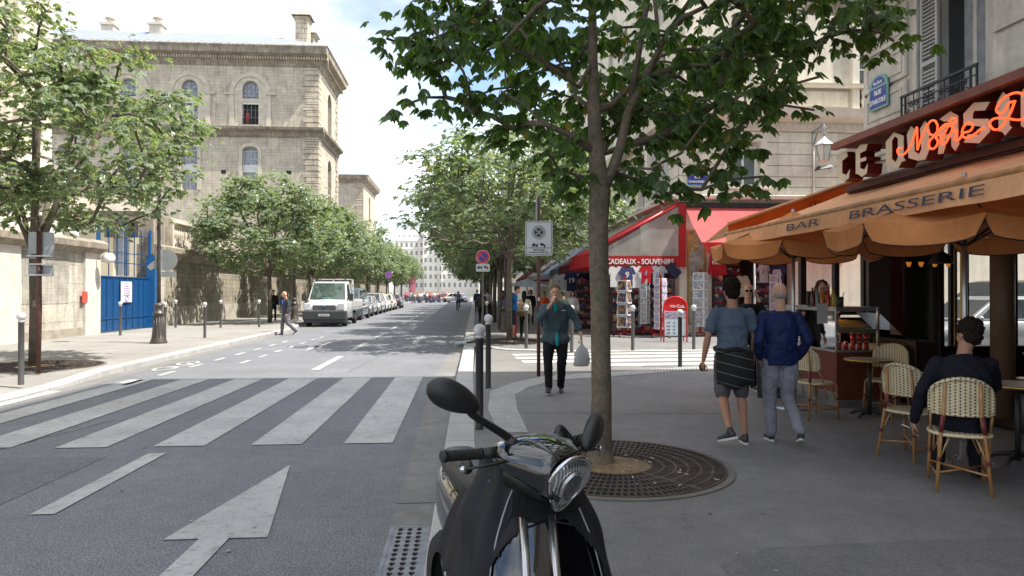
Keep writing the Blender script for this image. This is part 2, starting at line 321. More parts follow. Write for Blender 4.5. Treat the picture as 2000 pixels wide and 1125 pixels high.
# cycle pictogram near the left kerb
for (cx,cy) in ((-6.55,15.6),(-6.5,16.75)):
    for k in range(10):
        a0,a1=2*pi*k/10,2*pi*(k+1)/10
        ma.poly([(cx+.16*cos(a0),cy+.33*sin(a0),.008),(cx+.16*cos(a1),cy+.33*sin(a1),.008),(cx+.24*cos(a1),cy+.45*sin(a1),.008),(cx+.24*cos(a0),cy+.45*sin(a0),.008)])
ma.poly([(-6.6,15.6,.009),(-6.5,15.6,.009),(-6.2,16.4,.009),(-6.3,16.4,.009)]); ma.poly([(-6.3,16.3,.01),(-6.24,16.4,.01),(-6.5,16.85,.01),(-6.56,16.75,.01)])
struct(ma.build('road_arrows',M_paint))
# worn bright stripes of the side street crossing
ms=MB()
for i,(y0,y1,xa) in enumerate([(17.15,17.55,1.3),(16.25,16.75,1.32),(15.35,15.85,1.4),(14.55,15.0,2.9)]):
    ms.poly([(xa,y0,.096),(9,y0+.5,.096),(9,y1+.5,.096),(xa-.05,y1,.096)])
struct(ms.build('side_street_stripes',M_paintb))
# tactile strip following the corner: pale slabs with raised studs
M_tac=mat('tactile_slab',(.34,.335,.32),.8,var=.12,sc=6)
tl=[P(958+17,846,.1),P(953,800,.1),P(958,765,.1),P(1000,749,.1),P(1060,736,.1),P(1190,727,.1),P(1300,720,.1),P(1420,714,.1)]
ti=[P(1032,846,.1),P(1010,800,.1),P(1006,772,.1),P(1032,757,.1),P(1085,743,.1),P(1190,736,.1),P(1300,727,.1),P(1420,719,.1)]
mt=MB(); 
for i in range(len(tl)-1):
    a,b,c,d=tl[i],tl[i+1],ti[i+1],ti[i]
    mt.poly([(v.x,v.y,.108) for v in (a,b,c,d)])
    ln=((a+d)/2-(b+c)/2).length; n1=max(2,int(ln/.075))
    for j in range(n1):
        f=(j+.5)/n1; e0=a.lerp(b,f); e1=d.lerp(c,f); n2=max(3,int((e1-e0).length/.06))
        for k in range(n2):
            p=e0.lerp(e1,(k+.5+(.0 if j%2 else .5))/(n2+.5)); r=.019
            mt.add([(p.x-r,p.y-r,.1085),(p.x+r,p.y-r,.1085),(p.x+r,p.y+r,.1085),(p.x-r,p.y+r,.1085),(p.x-r*.5,p.y-r*.5,.118),(p.x+r*.5,p.y-r*.5,.118),(p.x+r*.5,p.y+r*.5,.118),(p.x-r*.5,p.y+r*.5,.118)],[[4,5,6,7],[0,1,5,4],[1,2,6,5],[2,3,7,6],[3,0,4,7]])
struct(mt.build('tactile_paving',M_tac,fixn=False))
# ================================================================= FACADE TOOLS
class Fr:
    def __init__(s,o,u,n): s.o=Vector(o); s.u=Vector(u).normalized(); s.n=Vector(n).normalized()
    def p(s,u,z,d=0): return s.o+s.u*u+Vector((0,0,z))-s.n*d
    def box(s,m,u0,u1,z0,z1,d0,d1,mi=0):
        c=[s.p(u,z,d) for d in (d0,d1) for z in (z0,z1) for u in (u0,u1)]
        return m.add(c,[[0,1,3,2],[4,6,7,5],[0,2,6,4],[1,5,7,3],[0,4,5,1],[2,3,7,6]],mi)
def archpts(u0,u1,z1,h,n=8):   # arc from (u1,z1-h) over to (u0,z1-h)
    c=(u0+u1)/2; a=(u1-u0)/2; return [(c+a*cos(pi*k/n),z1-h+h*sin(pi*k/n)) for k in range(n+1)]
def facade(m,fr,u0,u1,z0,z1,ops,dep=.25,mi=0,mr=None):
    mr=mi if mr is None else mr
    us=sorted({u0,u1}|{o[0] for o in ops}|{o[1] for o in ops}); zs=sorted({z0,z1}|{o[2] for o in ops}|{o[3] for o in ops})
    us=[u for u in us if u0<=u<=u1]; zs=[z for z in zs if z0<=z<=z1]
    for j in range(len(zs)-1):
        run=None
        for i in range(len(us)-1):
            cu=(us[i]+us[i+1])/2; cz=(zs[j]+zs[j+1])/2
            hole=any(o[0]<cu<o[1] and o[2]<cz<o[3] for o in ops)
            if hole:
                if run is not None: m.poly([fr.p(run,zs[j]),fr.p(us[i],zs[j]),fr.p(us[i],zs[j+1]),fr.p(run,zs[j+1])],mi); run=None
            elif run is None: run=us[i]
        if run is not None: m.poly([fr.p(run,zs[j]),fr.p(us[-1],zs[j]),fr.p(us[-1],zs[j+1]),fr.p(run,zs[j+1])],mi)
    for o in ops:
        a,b,c,d=o[:4]; h=o[4] if len(o)>4 else 0
        zt=d-h; 
        for (e,f) in (((a,c),(b,c)),((a,c),(a,zt)),((b,c),(b,zt))): m.poly([fr.p(*e),fr.p(*f),fr.p(*f,dep),fr.p(*e,dep)],mr)
        if h:
            ar=archpts(a,b,d,h)
            for k in range(8): m.poly([fr.p(*ar[k]),fr.p(*ar[k+1]),fr.p(*ar[k+1],dep),fr.p(*ar[k],dep)],mr)
            mid=(a+b)/2
            m.poly([fr.p(b,d)]+[fr.p(*q) for q in ar[:5]][::1],mi); m.poly([fr.p(a,d)]+[fr.p(*q) for q in ar[4:]],mi)
        else: m.poly([fr.p(a,d),fr.p(b,d),fr.p(b,d,dep),fr.p(a,d,dep)],mr)
def glassmat(name,c,rough=.06,var=.3):
    return mat(name,c,rough,0,var=var,sc=1.2,spec=.8)
M_win=glassmat('dark_window_glass',(.035,.04,.045)); M_wfr=mat('white_window_frame',(.55,.55,.53),.5); M_wfrd=mat('grey_window_frame',(.22,.23,.24),.5)
def window(par,fr,u0,u1,z0,z1,h=0,dep=.22,fw=.06,nv=1,nh=2,Mg=None,Mf=None,name='window',prox=None):
    g=MB(); pts=[(u0,z0),(u1,z0)]+(archpts(u0,u1,z1,h) if h else [(u1,z1),(u0,z1)])
    g.poly([fr.p(a,b,dep) for a,b in pts]); w_=g.build(name,Mg or M_win,par,wp=True,fixn=False)
    f=MB(); d0,d1=dep-.05,dep-.001
    fr.box(f,u0,u0+fw,z0,z1-h,d0,d1); fr.box(f,u1-fw,u1,z0,z1-h,d0,d1); fr.box(f,u0+fw,u1-fw,z0,z0+fw,d0,d1)
    if not h: fr.box(f,u0+fw,u1-fw,z1-fw,z1,d0,d1)
    else:
        ar=archpts(u0,u1,z1,h); ai=archpts(u0+fw,u1-fw,z1-fw,max(.02,h-fw))
        for k in range(8): f.poly([fr.p(*ar[k],d0),fr.p(*ar[k+1],d0),fr.p(*ai[k+1],d0),fr.p(*ai[k],d0)])
        fr.box(f,u0+fw,u1-fw,z1-h-fw/2,z1-h+fw/2,d0+.004,d1)
    for i in range(1,nv+1):
        uc=u0+(u1-u0)*i/(nv+1); wv=fw*(.9 if nv==1 or i==(nv+1)//2 else .45); fr.box(f,uc-wv/2,uc+wv/2,z0+fw,z1-(fw if not h else h*(.05+.5*abs(2*i/(nv+1)-1))),d0+.006,d1)
    for j in range(1,nh+1):
        zc=z0+(z1-h-z0)*j/(nh+1); fr.box(f,u0+fw,u1-fw,zc-fw*.22,zc+fw*.22,d0+.012,d1)
    off=Vector(par.location)
    f.v=[tuple(Vector(v)-off) for v in f.v]; o=f.build('frame',Mf or M_wfr); o.parent=w_
    return w_
def band(m,fr,u0,u1,prof,mi=0):   # cornice: prof = [(projection,z)...] bottom to top
    for i in range(len(prof)-1):
        (p0,z0),(p1,z1)=prof[i],prof[i+1]
        m.poly([fr.p(u0,z0,-p0),fr.p(u1,z0,-p0),fr.p(u1,z1,-p1),fr.p(u0,z1,-p1)],mi)
    for u in (u0,u1): m.poly([fr.p(u,z,-p) for p,z in prof]+[fr.p(u,prof[-1][1],0),fr.p(u,prof[0][1],0)],mi)
    m.poly([fr.p(u0,prof[-1][1],-prof[-1][0]),fr.p(u1,prof[-1][1],-prof[-1][0]),fr.p(u1,prof[-1][1],0),fr.p(u0,prof[-1][1],0)],mi)
# ================================================================= LEFT SIDE
M_lim=stone('old_limestone',(.57,.51,.41),(.50,.44,.35),(.34,.30,.24),bw=.75,bh=.33,ms=.009,stain=.28,var=.16,bump=.5)
M_limd=stone('quoin_limestone',(.54,.47,.365),(.48,.42,.325),(.22,.19,.15),bw=3.2,bh=.55,ms=.03,stain=.25,var=.14,bump=.9)
M_trim=stone('dark_stone_trim',(.36,.31,.245),(.33,.285,.225),(.25,.22,.18),bw=1.4,bh=8,ms=.01,stain=.45,var=.2)
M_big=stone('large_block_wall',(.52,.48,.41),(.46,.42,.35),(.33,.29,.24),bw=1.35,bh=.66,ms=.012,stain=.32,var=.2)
M_mid=stone('street_wall_stone',(.37,.33,.265),(.30,.265,.205),(.22,.195,.155),bw=.62,bh=.24,ms=.014,stain=.4,var=.2)  # stone stains plus the trees' dappled shade, darkened into the colour
M_zinc=mat('zinc_roof',(.26,.285,.31),.45,.0,var=.1,sc=1.5)
# --- big stone hospital building
YB=72.4; XB=-15.05
bb=thing('stone_building','large pale stone building with arched windows and zinc roof behind the left trees','building',(XB-10,YB+5,0))
fF=Fr((0,YB,0),(1,0,0),(0,-1,0)); fS=Fr((XB,0,0),(0,1,0),(1,0,0)); YE=83.7
m=MB(); cols=[QY(x,300,YB).x for x in (-100,22,130,249,370,489)]
up=[(c-.82,c+.82,19.05,23.55,.8) for c in cols]; lo=[(c-.8,c+.8,12.2,16.75,.45) for c in cols]; gd=[(c-.8,c+.8,3,7.5,.45) for c in cols]
facade(m,fF,-60,XB,0,25.6,up+lo+gd,.45)
ys=[QX(640+4,220,XB).y]
ops=[(ys[0]-1.1,ys[0]+1.1,17.9+1.1,24.1,1.1),(ys[0]-1.0,ys[0]+1.0,9,16.6,1.0)]
facade(m,fS,YB,YE,0,25.6,ops,.6); m.poly([(XB,YE,0),(-60,YE,0),(-60,YE,25.6),(XB,YE,25.6)])
m.build('wall',M_lim,bb,wp=True)
m=MB()   # quoins with open joints
for zz0,zz1 in ((0,17.8),(18.75,25.0)):
    z=zz0
    while z<zz1-.3:
        d=.07 if int(z/.62)%2 else .11; ex=1.5 if int(z/.62)%2 else 1.15
        fF.box(m,XB-ex,XB+.1,z,min(z+.55,zz1),-.1,.1); fS.box(m,YB-.09,YB+ex*.9,z,min(z+.55,zz1),-.098,.1); fS.box(m,YE-ex*.9,YE+.1,z,min(z+.55,zz1),-.098,.1); z+=.62
m.build('quoins',M_limd,bb,wp=True)
m=MB()   # string course + main cornice
for f_,a,b in ((fF,-60,XB),(fS,YB,YE)):
    band(m,f_,a-.0,b+.7*(f_ is fF),[(.05,17.7),(.2,17.9),(.25,18.2),(.7,18.45),(.75,18.7),(.1,18.8)])
    band(m,f_,a,b+1.1*(f_ is fF),[(.06,25.1),(.15,25.4),(.3,25.6),(.55,26.0),(1.1,26.2),(1.15,26.65),(1.3,26.9),(1.25,27.0)])
m.build('cornice',M_trim,bb,wp=True)
m=MB()
for k in range(120): u=-45+k*.26; fF.box(m,u,u+.13,25.68,25.98,-.62,-.2)
for k in range(38): u=YB+.3+k*.3; fS.box(m,u,u+.15,25.68,25.98,-.62,-.2)
m.build('dentils',M_lim,bb,wp=True)
M_arch=mat('arch_stone',(.50,.45,.36),.9,var=.16,sc=2,bump=.3,bsc=12)
for c in cols:
    m=MB()
    for (r0,r1,zc,zb,dd) in ((1.62,2.1,22.35,18.8,.14),(1.25,1.6,22.35,18.8,.06),(.82,1.24,22.75,19.05,.03)):
        n=16; vs=[]
        prof=[(r1,zb-zc)]+[(r1*cos(pi*k/n),r1*sin(pi*k/n)) for k in range(n+1)]+[(-r1,zb-zc),(-r0,zb-zc)]+[(r0*cos(pi*k/n),r0*sin(pi*k/n)) for k in range(n,-1,-1)]+[(r0,zb-zc)]
        h=len(prof)//2; pts=[fF.p(c+x,zc+z,-dd) for x,z in prof]; N=len(prof)
        m.add(pts+[fF.p(c+x,zc+z,0) for x,z in prof],[[i,i+1,N-2-i,N-1-i] for i in range(h-1)]+[[i,(i+1)%N,(i+1)%N+N,i+N] for i in range(N)])
        if dd==.14:
            for sg in (-1,1): fF.box(m,*sorted((c+sg*1.6,c+sg*2.6)),22.1,22.35,-.22,.02)
    fF.box(m,c-.82,c+.82,21.4,21.75,-.02,.3)
    m.build('arch_surround',M_arch,bb,wp=True)
    m=MB(); n=8
    for k in range(n):
        a0,a1=pi*k/n,pi*(k+1)/n
        m.add([fF.p(c+r*cos(a),16.3+(r-.35)*sin(a),-d) for a,r,d in ((a0,.8,.1),(a0,1.15,.1),(a1,1.15,.1),(a1,.8,.1),(a0,1.15,0),(a1,1.15,0))],[[0,1,2,3],[1,4,5,2]])
    for sg in (-1,1): fF.box(m,*sorted((c+sg*.8,c+sg*1.15)),12.2,16.3,-.1,.02)
    m.build('window_surround',M_arch,bb,wp=True)
M_cur=mat('window_with_curtain',(.22,.24,.28),.15,var=.5,sc=3)
M_blind=mat('roller_blind',(.6,.6,.58),.7)
for i,c in enumerate(cols):
    window(bb,fF,c-.82,c+.82,21.9,23.55,.8,.3,nv=3,nh=1,Mg=M_cur,Mf=M_wfrd); 
    window(bb,fF,c-.82,c+.82,19.05,21.4,0,.35,nv=3,nh=2,Mg=M_cur if i!=5 else mat('open_dark_room',(.012,.012,.014),.8),Mf=M_wfrd)
    if i==5:
        m=MB(); fF.box(m,c-.55,c-.2,19.2,20.3,.3,.33); m.build('red_curtain',mat('red_cloth',(.35,.05,.05),.8),bb,wp=True)
    m=MB(); fF.box(m,c-.84,c+.84,21.15,21.4,.06,.2); m.build('roller_blind',M_blind,bb,wp=True)
    m=MB(); 
    for k in range(12): u=c-.8+k*.145; fF.box(m,u,u+.03,19.1,19.7,.05,.08)
    fF.box(m,c-.82,c+.82,19.7,19.75,.04,.09); fF.box(m,c-.82,c+.82,19.35,19.38,.04,.09); m.build('railing',mat('black_iron',(.015,.015,.017),.5),bb,wp=True)
    window(bb,fF,c-.8,c+.8,12.2,16.75,.45,.35,nv=3,nh=4,Mg=M_cur,Mf=M_wfr)
    m=MB(); fF.box(m,c-.8,c+.8,14.1,14.9,.2,.34); m.build('window_panel',M_blind,bb,wp=True)
for c in (-31,-24.6,-18.0):
    m=MB(); fF.box(m,c-.25,c+.25,13.9,14.3,-.01,.2); m.build('vent_hole',mat('vent_dark',(.02,.02,.02),.9),bb,wp=True)
m=MB()   # hipped zinc roof
e=1.2; zr=30.5
A=(XB+e,YB-e,27);B=(XB+e,YE+e,27);C=(-60,YE+e,27);D=(-60,YB-e,27); r0=(XB-7.5,(YB+YE)/2,zr);r1=(-60,(YB+YE)/2,zr)
m.poly([A,D,r1,r0]);m.poly([A,r0,B]);m.poly([B,r0,r1,C]); rf=m.build('roof',M_zinc,bb,wp=True)
m=MB()
for k in range(60):
    x=XB+e-1-k*.75; f=min(1,(XB+e-x)/8.7); m.obox((x,YB-e+(.5*f)*(YE-YB+2*e),27+(zr-27)*f*.5+.03),(.05,.05,.05))
    a=Vector((x,YB-e,27.02)); b=Vector((x,YB-e+f*((YE-YB)/2+e),27.02+f*(zr-27))); m.tube([a,b],.03,4)
off=Vector(bb.location); m.v=[tuple(Vector(v)-off) for v in m.v]; o=m.build('standing_seams',M_zinc); o.parent=rf
for cx in (-36.5,-30.2,-23.7):
    m=MB(); x=cx; y=YB+1.2
    m.add([(x-.9,y,28.0),(x+.9,y,28.0),(x+.9,y+.9,28.45),(x-.9,y+.9,28.45),(x-.9,y,27.65),(x+.9,y,27.65)],[[0,1,2,3],[4,5,1,0]]); m.v=[tuple(Vector(v)-off) for v in m.v]; o=m.build('skylight',mat('skylight_frame',(.2,.22,.24),.4)); o.parent=rf
def chimney(name,par,rf,x,y,z0,z1,wx,wy,cowl=True):
    m=MB(); m.box(x-wx/2,y-wy/2,z0,x+wx/2,y+wy/2,z1); m.box(x-wx/2-.15,y-wy/2-.15,z1-.35,x+wx/2+.15,y+wy/2+.15,z1-.12)
    if cowl: m.lathe([(.32,z1),(.3,z1+.5),(.55,z1+.5),(.1,z1+.9)],8,(x,y,0))
    else:
        m.add([(x-wx/2-.4,y-wy/2-.4,z1),(x+wx/2+.4,y-wy/2-.4,z1),(x+wx/2+.4,y+wy/2+.4,z1),(x-wx/2-.4,y+wy/2+.4,z1),(x-.05,y-wy/2,z1+.6),(x-.05,y+wy/2,z1+.6)],[[0,1,4],[1,2,5,4],[2,3,5],[3,0,4,5],[0,3,2,1]])
    off=Vector(par.location); m.v=[tuple(Vector(v)-off) for v in m.v]; o=m.build('chimney',M_limd if not cowl else mat('chimney_render',(.55,.5,.42),.9)); o.parent=rf
chimney('c',bb,rf,QY(215,60,79).x,79,28.5,31.6,1.3,1.3); chimney('c',bb,rf,QY(308,60,77).x,77,28.0,31.0,1.3,1.3)
chimney('c',bb,rf,QY(592,60,76).x,76,27.5,31.6,1.3,1.6,False); chimney('c',bb,rf,QY(604,60,79).x,79.5,27.5,31.0,1.1,1.6,False)
# --- second wing further on
Y2=142.; X2=QY(709,345,Y2).x
b2=thing('stone_building','smaller looking stone wing with pale roof between the big stone building and the sky','building',(X2-8,Y2+5,0))
f1=Fr((0,Y2,0),(1,0,0),(0,-1,0)); f2=Fr((X2,0,0),(0,1,0),(1,0,0)); Ye2=QX(733,370,X2).y
m=MB(); facade(m,f1,X2-22,X2,0,24.5,[(X2-7,X2-5,17,22,1)],.4); facade(m,f2,Y2,Ye2,0,24.5,[((Y2+Ye2)/2-1.2,(Y2+Ye2)/2+1.2,17,22.5,1.2)],.4); m.build('wall',M_lim,b2,wp=True)
m=MB()
for z in [i*.62 for i in range(39)]: f1.box(m,X2-(1.6 if int(z/.62)%2 else 1.2),X2+.1,z,z+.55,-.1,.1)
m.build('quoins',M_limd,b2,wp=True)
m=MB(); band(m,f1,X2-22,X2+1.1,[(.1,24),(.3,24.4),(1.0,24.8),(1.15,25.4),(1.2,25.6)]); band(m,f2,Y2,Ye2,[(.1,24),(.3,24.4),(1.0,24.8),(1.15,25.4),(1.2,25.6)]); m.build('cornice',M_trim,b2,wp=True)
m=MB(); A=(X2+1.2,Y2-1.2,25.6);B=(X2+1.2,Ye2+1.2,25.6);C=(X2-22,Ye2+1.2,25.6);D=(X2-22,Y2-1.2,25.6); r0=(X2-7,(Y2+Ye2)/2,29.6); r1=(X2-15,(Y2+Ye2)/2,29.6)
m.poly([A,D,r1,r0]);m.poly([A,r0,B]);m.poly([B,r0,r1,C]);m.poly([C,r1,D]); m.build('roof',M_zinc,b2,wp=True)
window(b2,f1,X2-7,X2-5,17,22,1,.3,nv=1,nh=3,Mf=M_wfrd)
# --- near left building
XN=-14.35; YN=24.6
b3=thing('stone_building','stone building with deep horizontal joints at the upper left edge above the pale wall','building',(XN-5,YN-8,0))
f3=Fr((XN,0,0),(0,1,0),(1,0,0)); f4=Fr((0,YN,0),(1,0,0),(0,1,0)); f5=Fr((0,6.,0),(1,0,0),(0,-1,0))
m=MB(); facade(m,f3,6.,YN,0,20,[(8.,9.6,6,9,.7),(12.5,14.1,6,9,.7)],.4); m.poly([(XN,YN,0),(-26,YN,0),(-26,YN,20),(XN,YN,20)]); m.poly([(XN,6,0),(-26,6,0),(-26,6,20),(XN,6,20)]); m.poly([(XN,6,20),(XN,YN,20),(-26,YN,20),(-26,6,20)]); m.build('wall',M_lim,b3,wp=True)
for y in (8.,12.5): window(b3,f3,y,y+1.6,6,9,.7,.3,Mf=M_wfrd)
m=MB(); z=5.2
while z<20: f3.box(m,YN-1.7,YN+.12,z,z+.46,-.16,.1); z+=.56
m.build('quoins',mat('joint_stone',(.58,.52,.43),.9,var=.15,sc=2,bump=.3,bsc=15),b3,wp=True)
m=MB(); band(m,f3,6.,YN,[(.1,4.9),(.5,5.1),(.55,5.3),(.1,5.4)]); band(m,f3,6.,YN,[(.75,3.3),(.75,3.4),(.5,4.3),(.1,4.4)]); m.build('cornice',M_trim if 0 else mat('pale_ledge',(.56,.52,.45),.9,var=.15,sc=1.5),b3,wp=True)
# --- pale street wall with coping, before the gate
w1=thing('street_wall','pale wall of large stone blocks with overhanging coping along the left pavement','wall',(-14,12,0))
g0=P(192,652,.12); YG0=g0.y; XW=-13.7
f=Fr((XW,0,0),(0,1,0),(1,0,0)); m=MB(); f.box(m,-12,YG0,0,3.25,0,.55); m.build('wall',M_big,w1,wp=True)
m=MB(); f.box(m,YG0-1.0,YG0+.03,.0,3.24,-.1,.02); f.box(m,YG0-5.6,YG0-4.6,.0,3.24,-.08,.02); m.build('pilaster',mat('pilaster_stone',(.54,.50,.43),.9,var=.15,sc=2.5,bump=.3,bsc=14),w1,wp=True)
m=MB(); f.box(m,YG0-4.4,YG0-1.9,1.3,3.0,-.012,.02); m.build('patched_panel',stone('patched_brickwork',(.43,.40,.34),(.36,.34,.29),(.36,.32,.27),bw=.5,bh=.2,stain=.4),w1,wp=True)
m=MB(); band(m,f,-12,YG0+.1,[(.05,3.1),(.2,3.2),(.34,3.3),(.36,3.5),(.2,3.62)]); m.box(XW-.55,-12,3.25,XW,YG0+.1,3.62); m.build('coping',M_trim,w1,wp=True)
m=MB(); f.box(m,-12,YG0,.1,.42,-.035,.01); m.build('plinth',mat('stained_plinth',(.30,.26,.21),.9,var=.25,sc=3),w1,wp=True)
# red notice plate on it
m=MB(); a=QX(165,580,XW+.1); m.box(XW+.1,a.y-.16,a.z-.2,XW+.125,a.y+.16,a.z+.2); o=m.build('sign_plate',mat('red_plate',(.6,.08,.05),.4)); tag(o,'small red notice plate on the pale wall left of the blue gate','sign')
# wall lantern
def walllamp(p):
    t=thing('wall_lamp','white floodlight on a bracket on the coping left of the blue gate','lamp',p)
    m=MB(); m.tube([(-.3,0,.0),(0,0,0)],.025,6); m.build('bracket',M_wfrd,t); m=MB(); m.lathe([(.06,-.1),(.2,-.05),(.23,.02),(.12,.12),(.03,.15)],12); o=m.build('lamp_shade',M_wfr,t); o.rotation_euler=(R(60),0,R(20)); o.location=(.1,0,0)
walllamp((XW+.45,YG0-.3,2.95))
m=MB(); a=QX(140,452,XW+.2); m.obox((0,0,0),(.5,.13,.13),Matrix.Rotation(R(25),3,'Y')); m.tube([(-.05,0,0),(-.1,0,-.3)],.02,6); o=m.build('security_camera',M_wfr,loc=(a.x,a.y,a.z)); o.rotation_euler=(0,0,R(60)); tag(o,'white security camera on the coping of the pale wall','camera')
# --- blue gate
YG1=P(277,640,.12).y-.1
gt=thing('metal_gate','tall blue metal gate with solid lower panels and open bars above','gate',(XW,(YG0+YG1)/2,.12)); hl=(YG1-YG0)/2
M_blue=mat('blue_gate_paint',(.004,.055,.165),.42,var=.12,sc=4); M_blue2=mat('light_blue_gate_paint',(.010,.10,.27),.45,var=.1)
fg=Fr((0,0,0),(0,1,0),(1,0,0)); zt=2.2
for s_,lab in ((0,None),(1,None)):
    a=-hl+.15+s_*(hl-.1); b=a+hl-.12
    m=MB(); fg.box(m,a,b-.02,.05,zt,0,.05)
    for k in range(5): u=a+(b-a-.06)*k/4; fg.box(m,u,u+.04,.08,zt-.06,-.025,0)
    for z in (.55,zt-.03): fg.box(m,a,b-.02,z-.03,z+.03,-.03,0)
    dr=m.build('gate_leaf',M_blue,gt)
    m=MB(); 
    for k in range(4): u=a+.05+(b-a-.12)*k/3; fg.box(m,u-.014,u+.014,zt+.02,4.1,.0,.03)
    for z in (zt+.55,zt+.95,3.95): fg.box(m,a,b-.02,z-.016,z+.016,-.002,.032)
    for k in range(7):
        u=a+.1+(b-a-.2)*k/6; m.tube([fg.p(u+.08*cos(q_),4.14+.08*sin(q_),.02) for q_ in [i*pi/5 for i in range(9)]],.009,5)
    m.build('upper_bars',M_blue,gt)
m=MB(); fg.box(m,hl-.2,hl+.28,0,3.15,-.28,.08); m.build('gate_post',M_blue2,gt)
m=MB(); fg.box(m,hl-.06,hl-.0,3.15,4.3,-.05,.03); m.build('gate_frame',M_blue2,gt); m=MB(); fg.box(m,-hl,-hl+.08,0,4.2,-.03,.05); m.build('gate_frame',M_blue2,gt)
def text(body,size,M_,name,parent,mtx,ext=.004,align='CENTER',sx=1,bold=0,font=None):
    c=bpy.data.curves.new(name,'FONT'); c.body=body; c.size=size; c.extrude=ext; c.align_x=align; c.align_y='CENTER'; c.offset=bold; c.resolution_u=3
    c.materials.append(M_); tmp=bpy.data.objects.new('t',c); COL.objects.link(tmp)
    me=bpy.data.meshes.new_from_object(tmp.evaluated_get(bpy.context.evaluated_depsgraph_get())); bpy.data.objects.remove(tmp); me.name=name
    if not me.materials: me.materials.append(M_)
    o=bpy.data.objects.new(name,me); COL.objects.link(o); o.parent=parent; o.matrix_local=mtx@Matrix.Diagonal((sx,1,1,1)); return o
def face(loc,right,up):   # matrix whose x = right, y = up
    r=Vector(right).normalized(); u=Vector(up).normalized(); n=r.cross(u); M_=Matrix((r,u,n)).transposed().to_4x4(); M_.translation=Vector(loc); return M_
M_plate=mat('white_notice',(.62,.58,.60),.4,var=.05); M_ink=mat('dark_ink',(.03,.03,.05),.6,var=0)
t=thing('notice_board','white printed notice fixed to the blue gate','sign',(XW+.06,(YG0+YG1)/2-.1,1.7))
m=MB(); m.box(0,-.45,-.42,.02,.45,.42); m.build('board',M_plate,t)
m=MB()
for i,wd in enumerate((.3,.5,.56,.5,.56)): m.box(.02,-wd/2,.2-.09*i,.024,wd/2,.23-.09*i)
m.tube([(.022,.12*cos(a),-.27+.11*sin(a)) for a in [i*pi/8 for i in range(17)]],.018,5); m.build('print',mat('violet_print',(.2,.1,.35),.6),t)
m=MB(); m.tube([(.022,-.06,.33),(.022,-.01,.28),(.022,.05,.35)],.012,5); m.build('bird_mark',M_ink,t)
# --- wall after the gate with balustrade
YW=YG1+.05
w2=thing('street_wall','long shaded stone wall with balustrade running behind the left hand trees','wall',(XW,60,0))
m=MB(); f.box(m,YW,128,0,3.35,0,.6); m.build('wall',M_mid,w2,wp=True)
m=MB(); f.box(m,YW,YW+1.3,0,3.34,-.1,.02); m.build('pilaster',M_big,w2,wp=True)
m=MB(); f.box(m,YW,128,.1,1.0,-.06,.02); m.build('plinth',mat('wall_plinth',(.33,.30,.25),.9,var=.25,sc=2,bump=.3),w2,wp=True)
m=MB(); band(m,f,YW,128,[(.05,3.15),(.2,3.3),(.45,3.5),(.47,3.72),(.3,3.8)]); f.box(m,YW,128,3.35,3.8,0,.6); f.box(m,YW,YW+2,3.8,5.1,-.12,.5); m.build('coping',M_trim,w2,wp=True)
m=MB()
f.box(m,YW+2,128,3.8,4.25,0,.4); f.box(m,YW+2,128,5.0,5.2,-.05,.45)
y=YW+2
while y<128: 
    f.box(m,y,y+.45,4.25,5.0,.0,.4); y+=3.2
m.build('balustrade_rail',mat('balustrade_stone',(.5,.45,.37),.9,var=.2,sc=1.5),w2,wp=True)
m=MB(); y=YW+2.6; n=0
while y<80:
    if (y-YW-2)%3.2>.5: m.lathe([(.06,4.25),(.1,4.4),(.13,4.55),(.06,4.75),(.05,4.9),(.08,5.0)],6,(XW-.2,y,0),sm=True,caps=False)
    y+=.27
m.build('balusters',mat('balustrade_stone'),w2,wp=True)
# --- cream lodge behind the gate
YL=45.; xa,xb=QY(150,480,YL).x,QY(300,480,YL).x
b4=thing('cream_building','cream rendered lodge with round windows seen over the blue gate','building',((xa+xb)/2,YL+3,0))
f6=Fr((0,YL,0),(1,0,0),(0,-1,0)); xm=QY(237,460,YL).x; x1=QY(214,450,YL).x; x2=QY(260,450,YL).x; zc=QY(237,450,YL).z
m=MB(); ops=[(xm-.5,xm+.5,zc-2.9,zc+1.0,.5),(x1-.33,x1+.33,zc-.45,zc+.6,.33),(x2-.33,x2+.33,zc-.45,zc+.6,.33)]
facade(m,f6,xa-3,xb-.6,0,6.6,ops,.4); M_crm=mat('cream_render',(.62,.54,.37),.9,var=.1,sc=1); m.poly([(xb-.6,YL,0),(xb-.6,YL+8,0),(xb-.6,YL+8,6.6),(xb-.6,YL,6.6)]); m.build('wall',M_crm,b4,wp=True)
window(b4,f6,xm-.5,xm+.5,zc-2.9,zc+1.0,.5,.3,nv=1,nh=3,Mf=M_wfr,Mg=mat('pale_window',(.3,.33,.4),.2)); window(b4,f6,x1-.33,x1+.33,zc-.45,zc+.6,.33,.3,nv=0,nh=0,Mf=M_trim); window(b4,f6,x2-.33,x2+.33,zc-.45,zc+.6,.33,.3,nv=0,nh=0,Mf=M_trim)
m=MB(); band(m,f6,xa-3,xb-.4,[(.1,6.5),(.35,6.6),(.4,6.8)]); m.add([(xa-3,YL-.4,6.8),(xb-.4,YL-.4,6.8),(xb-2,YL+5,8.3),(xa-3,YL+5,8.3)],[[0,1,2,3]]); m.build('roof',M_trim,b4,wp=True)
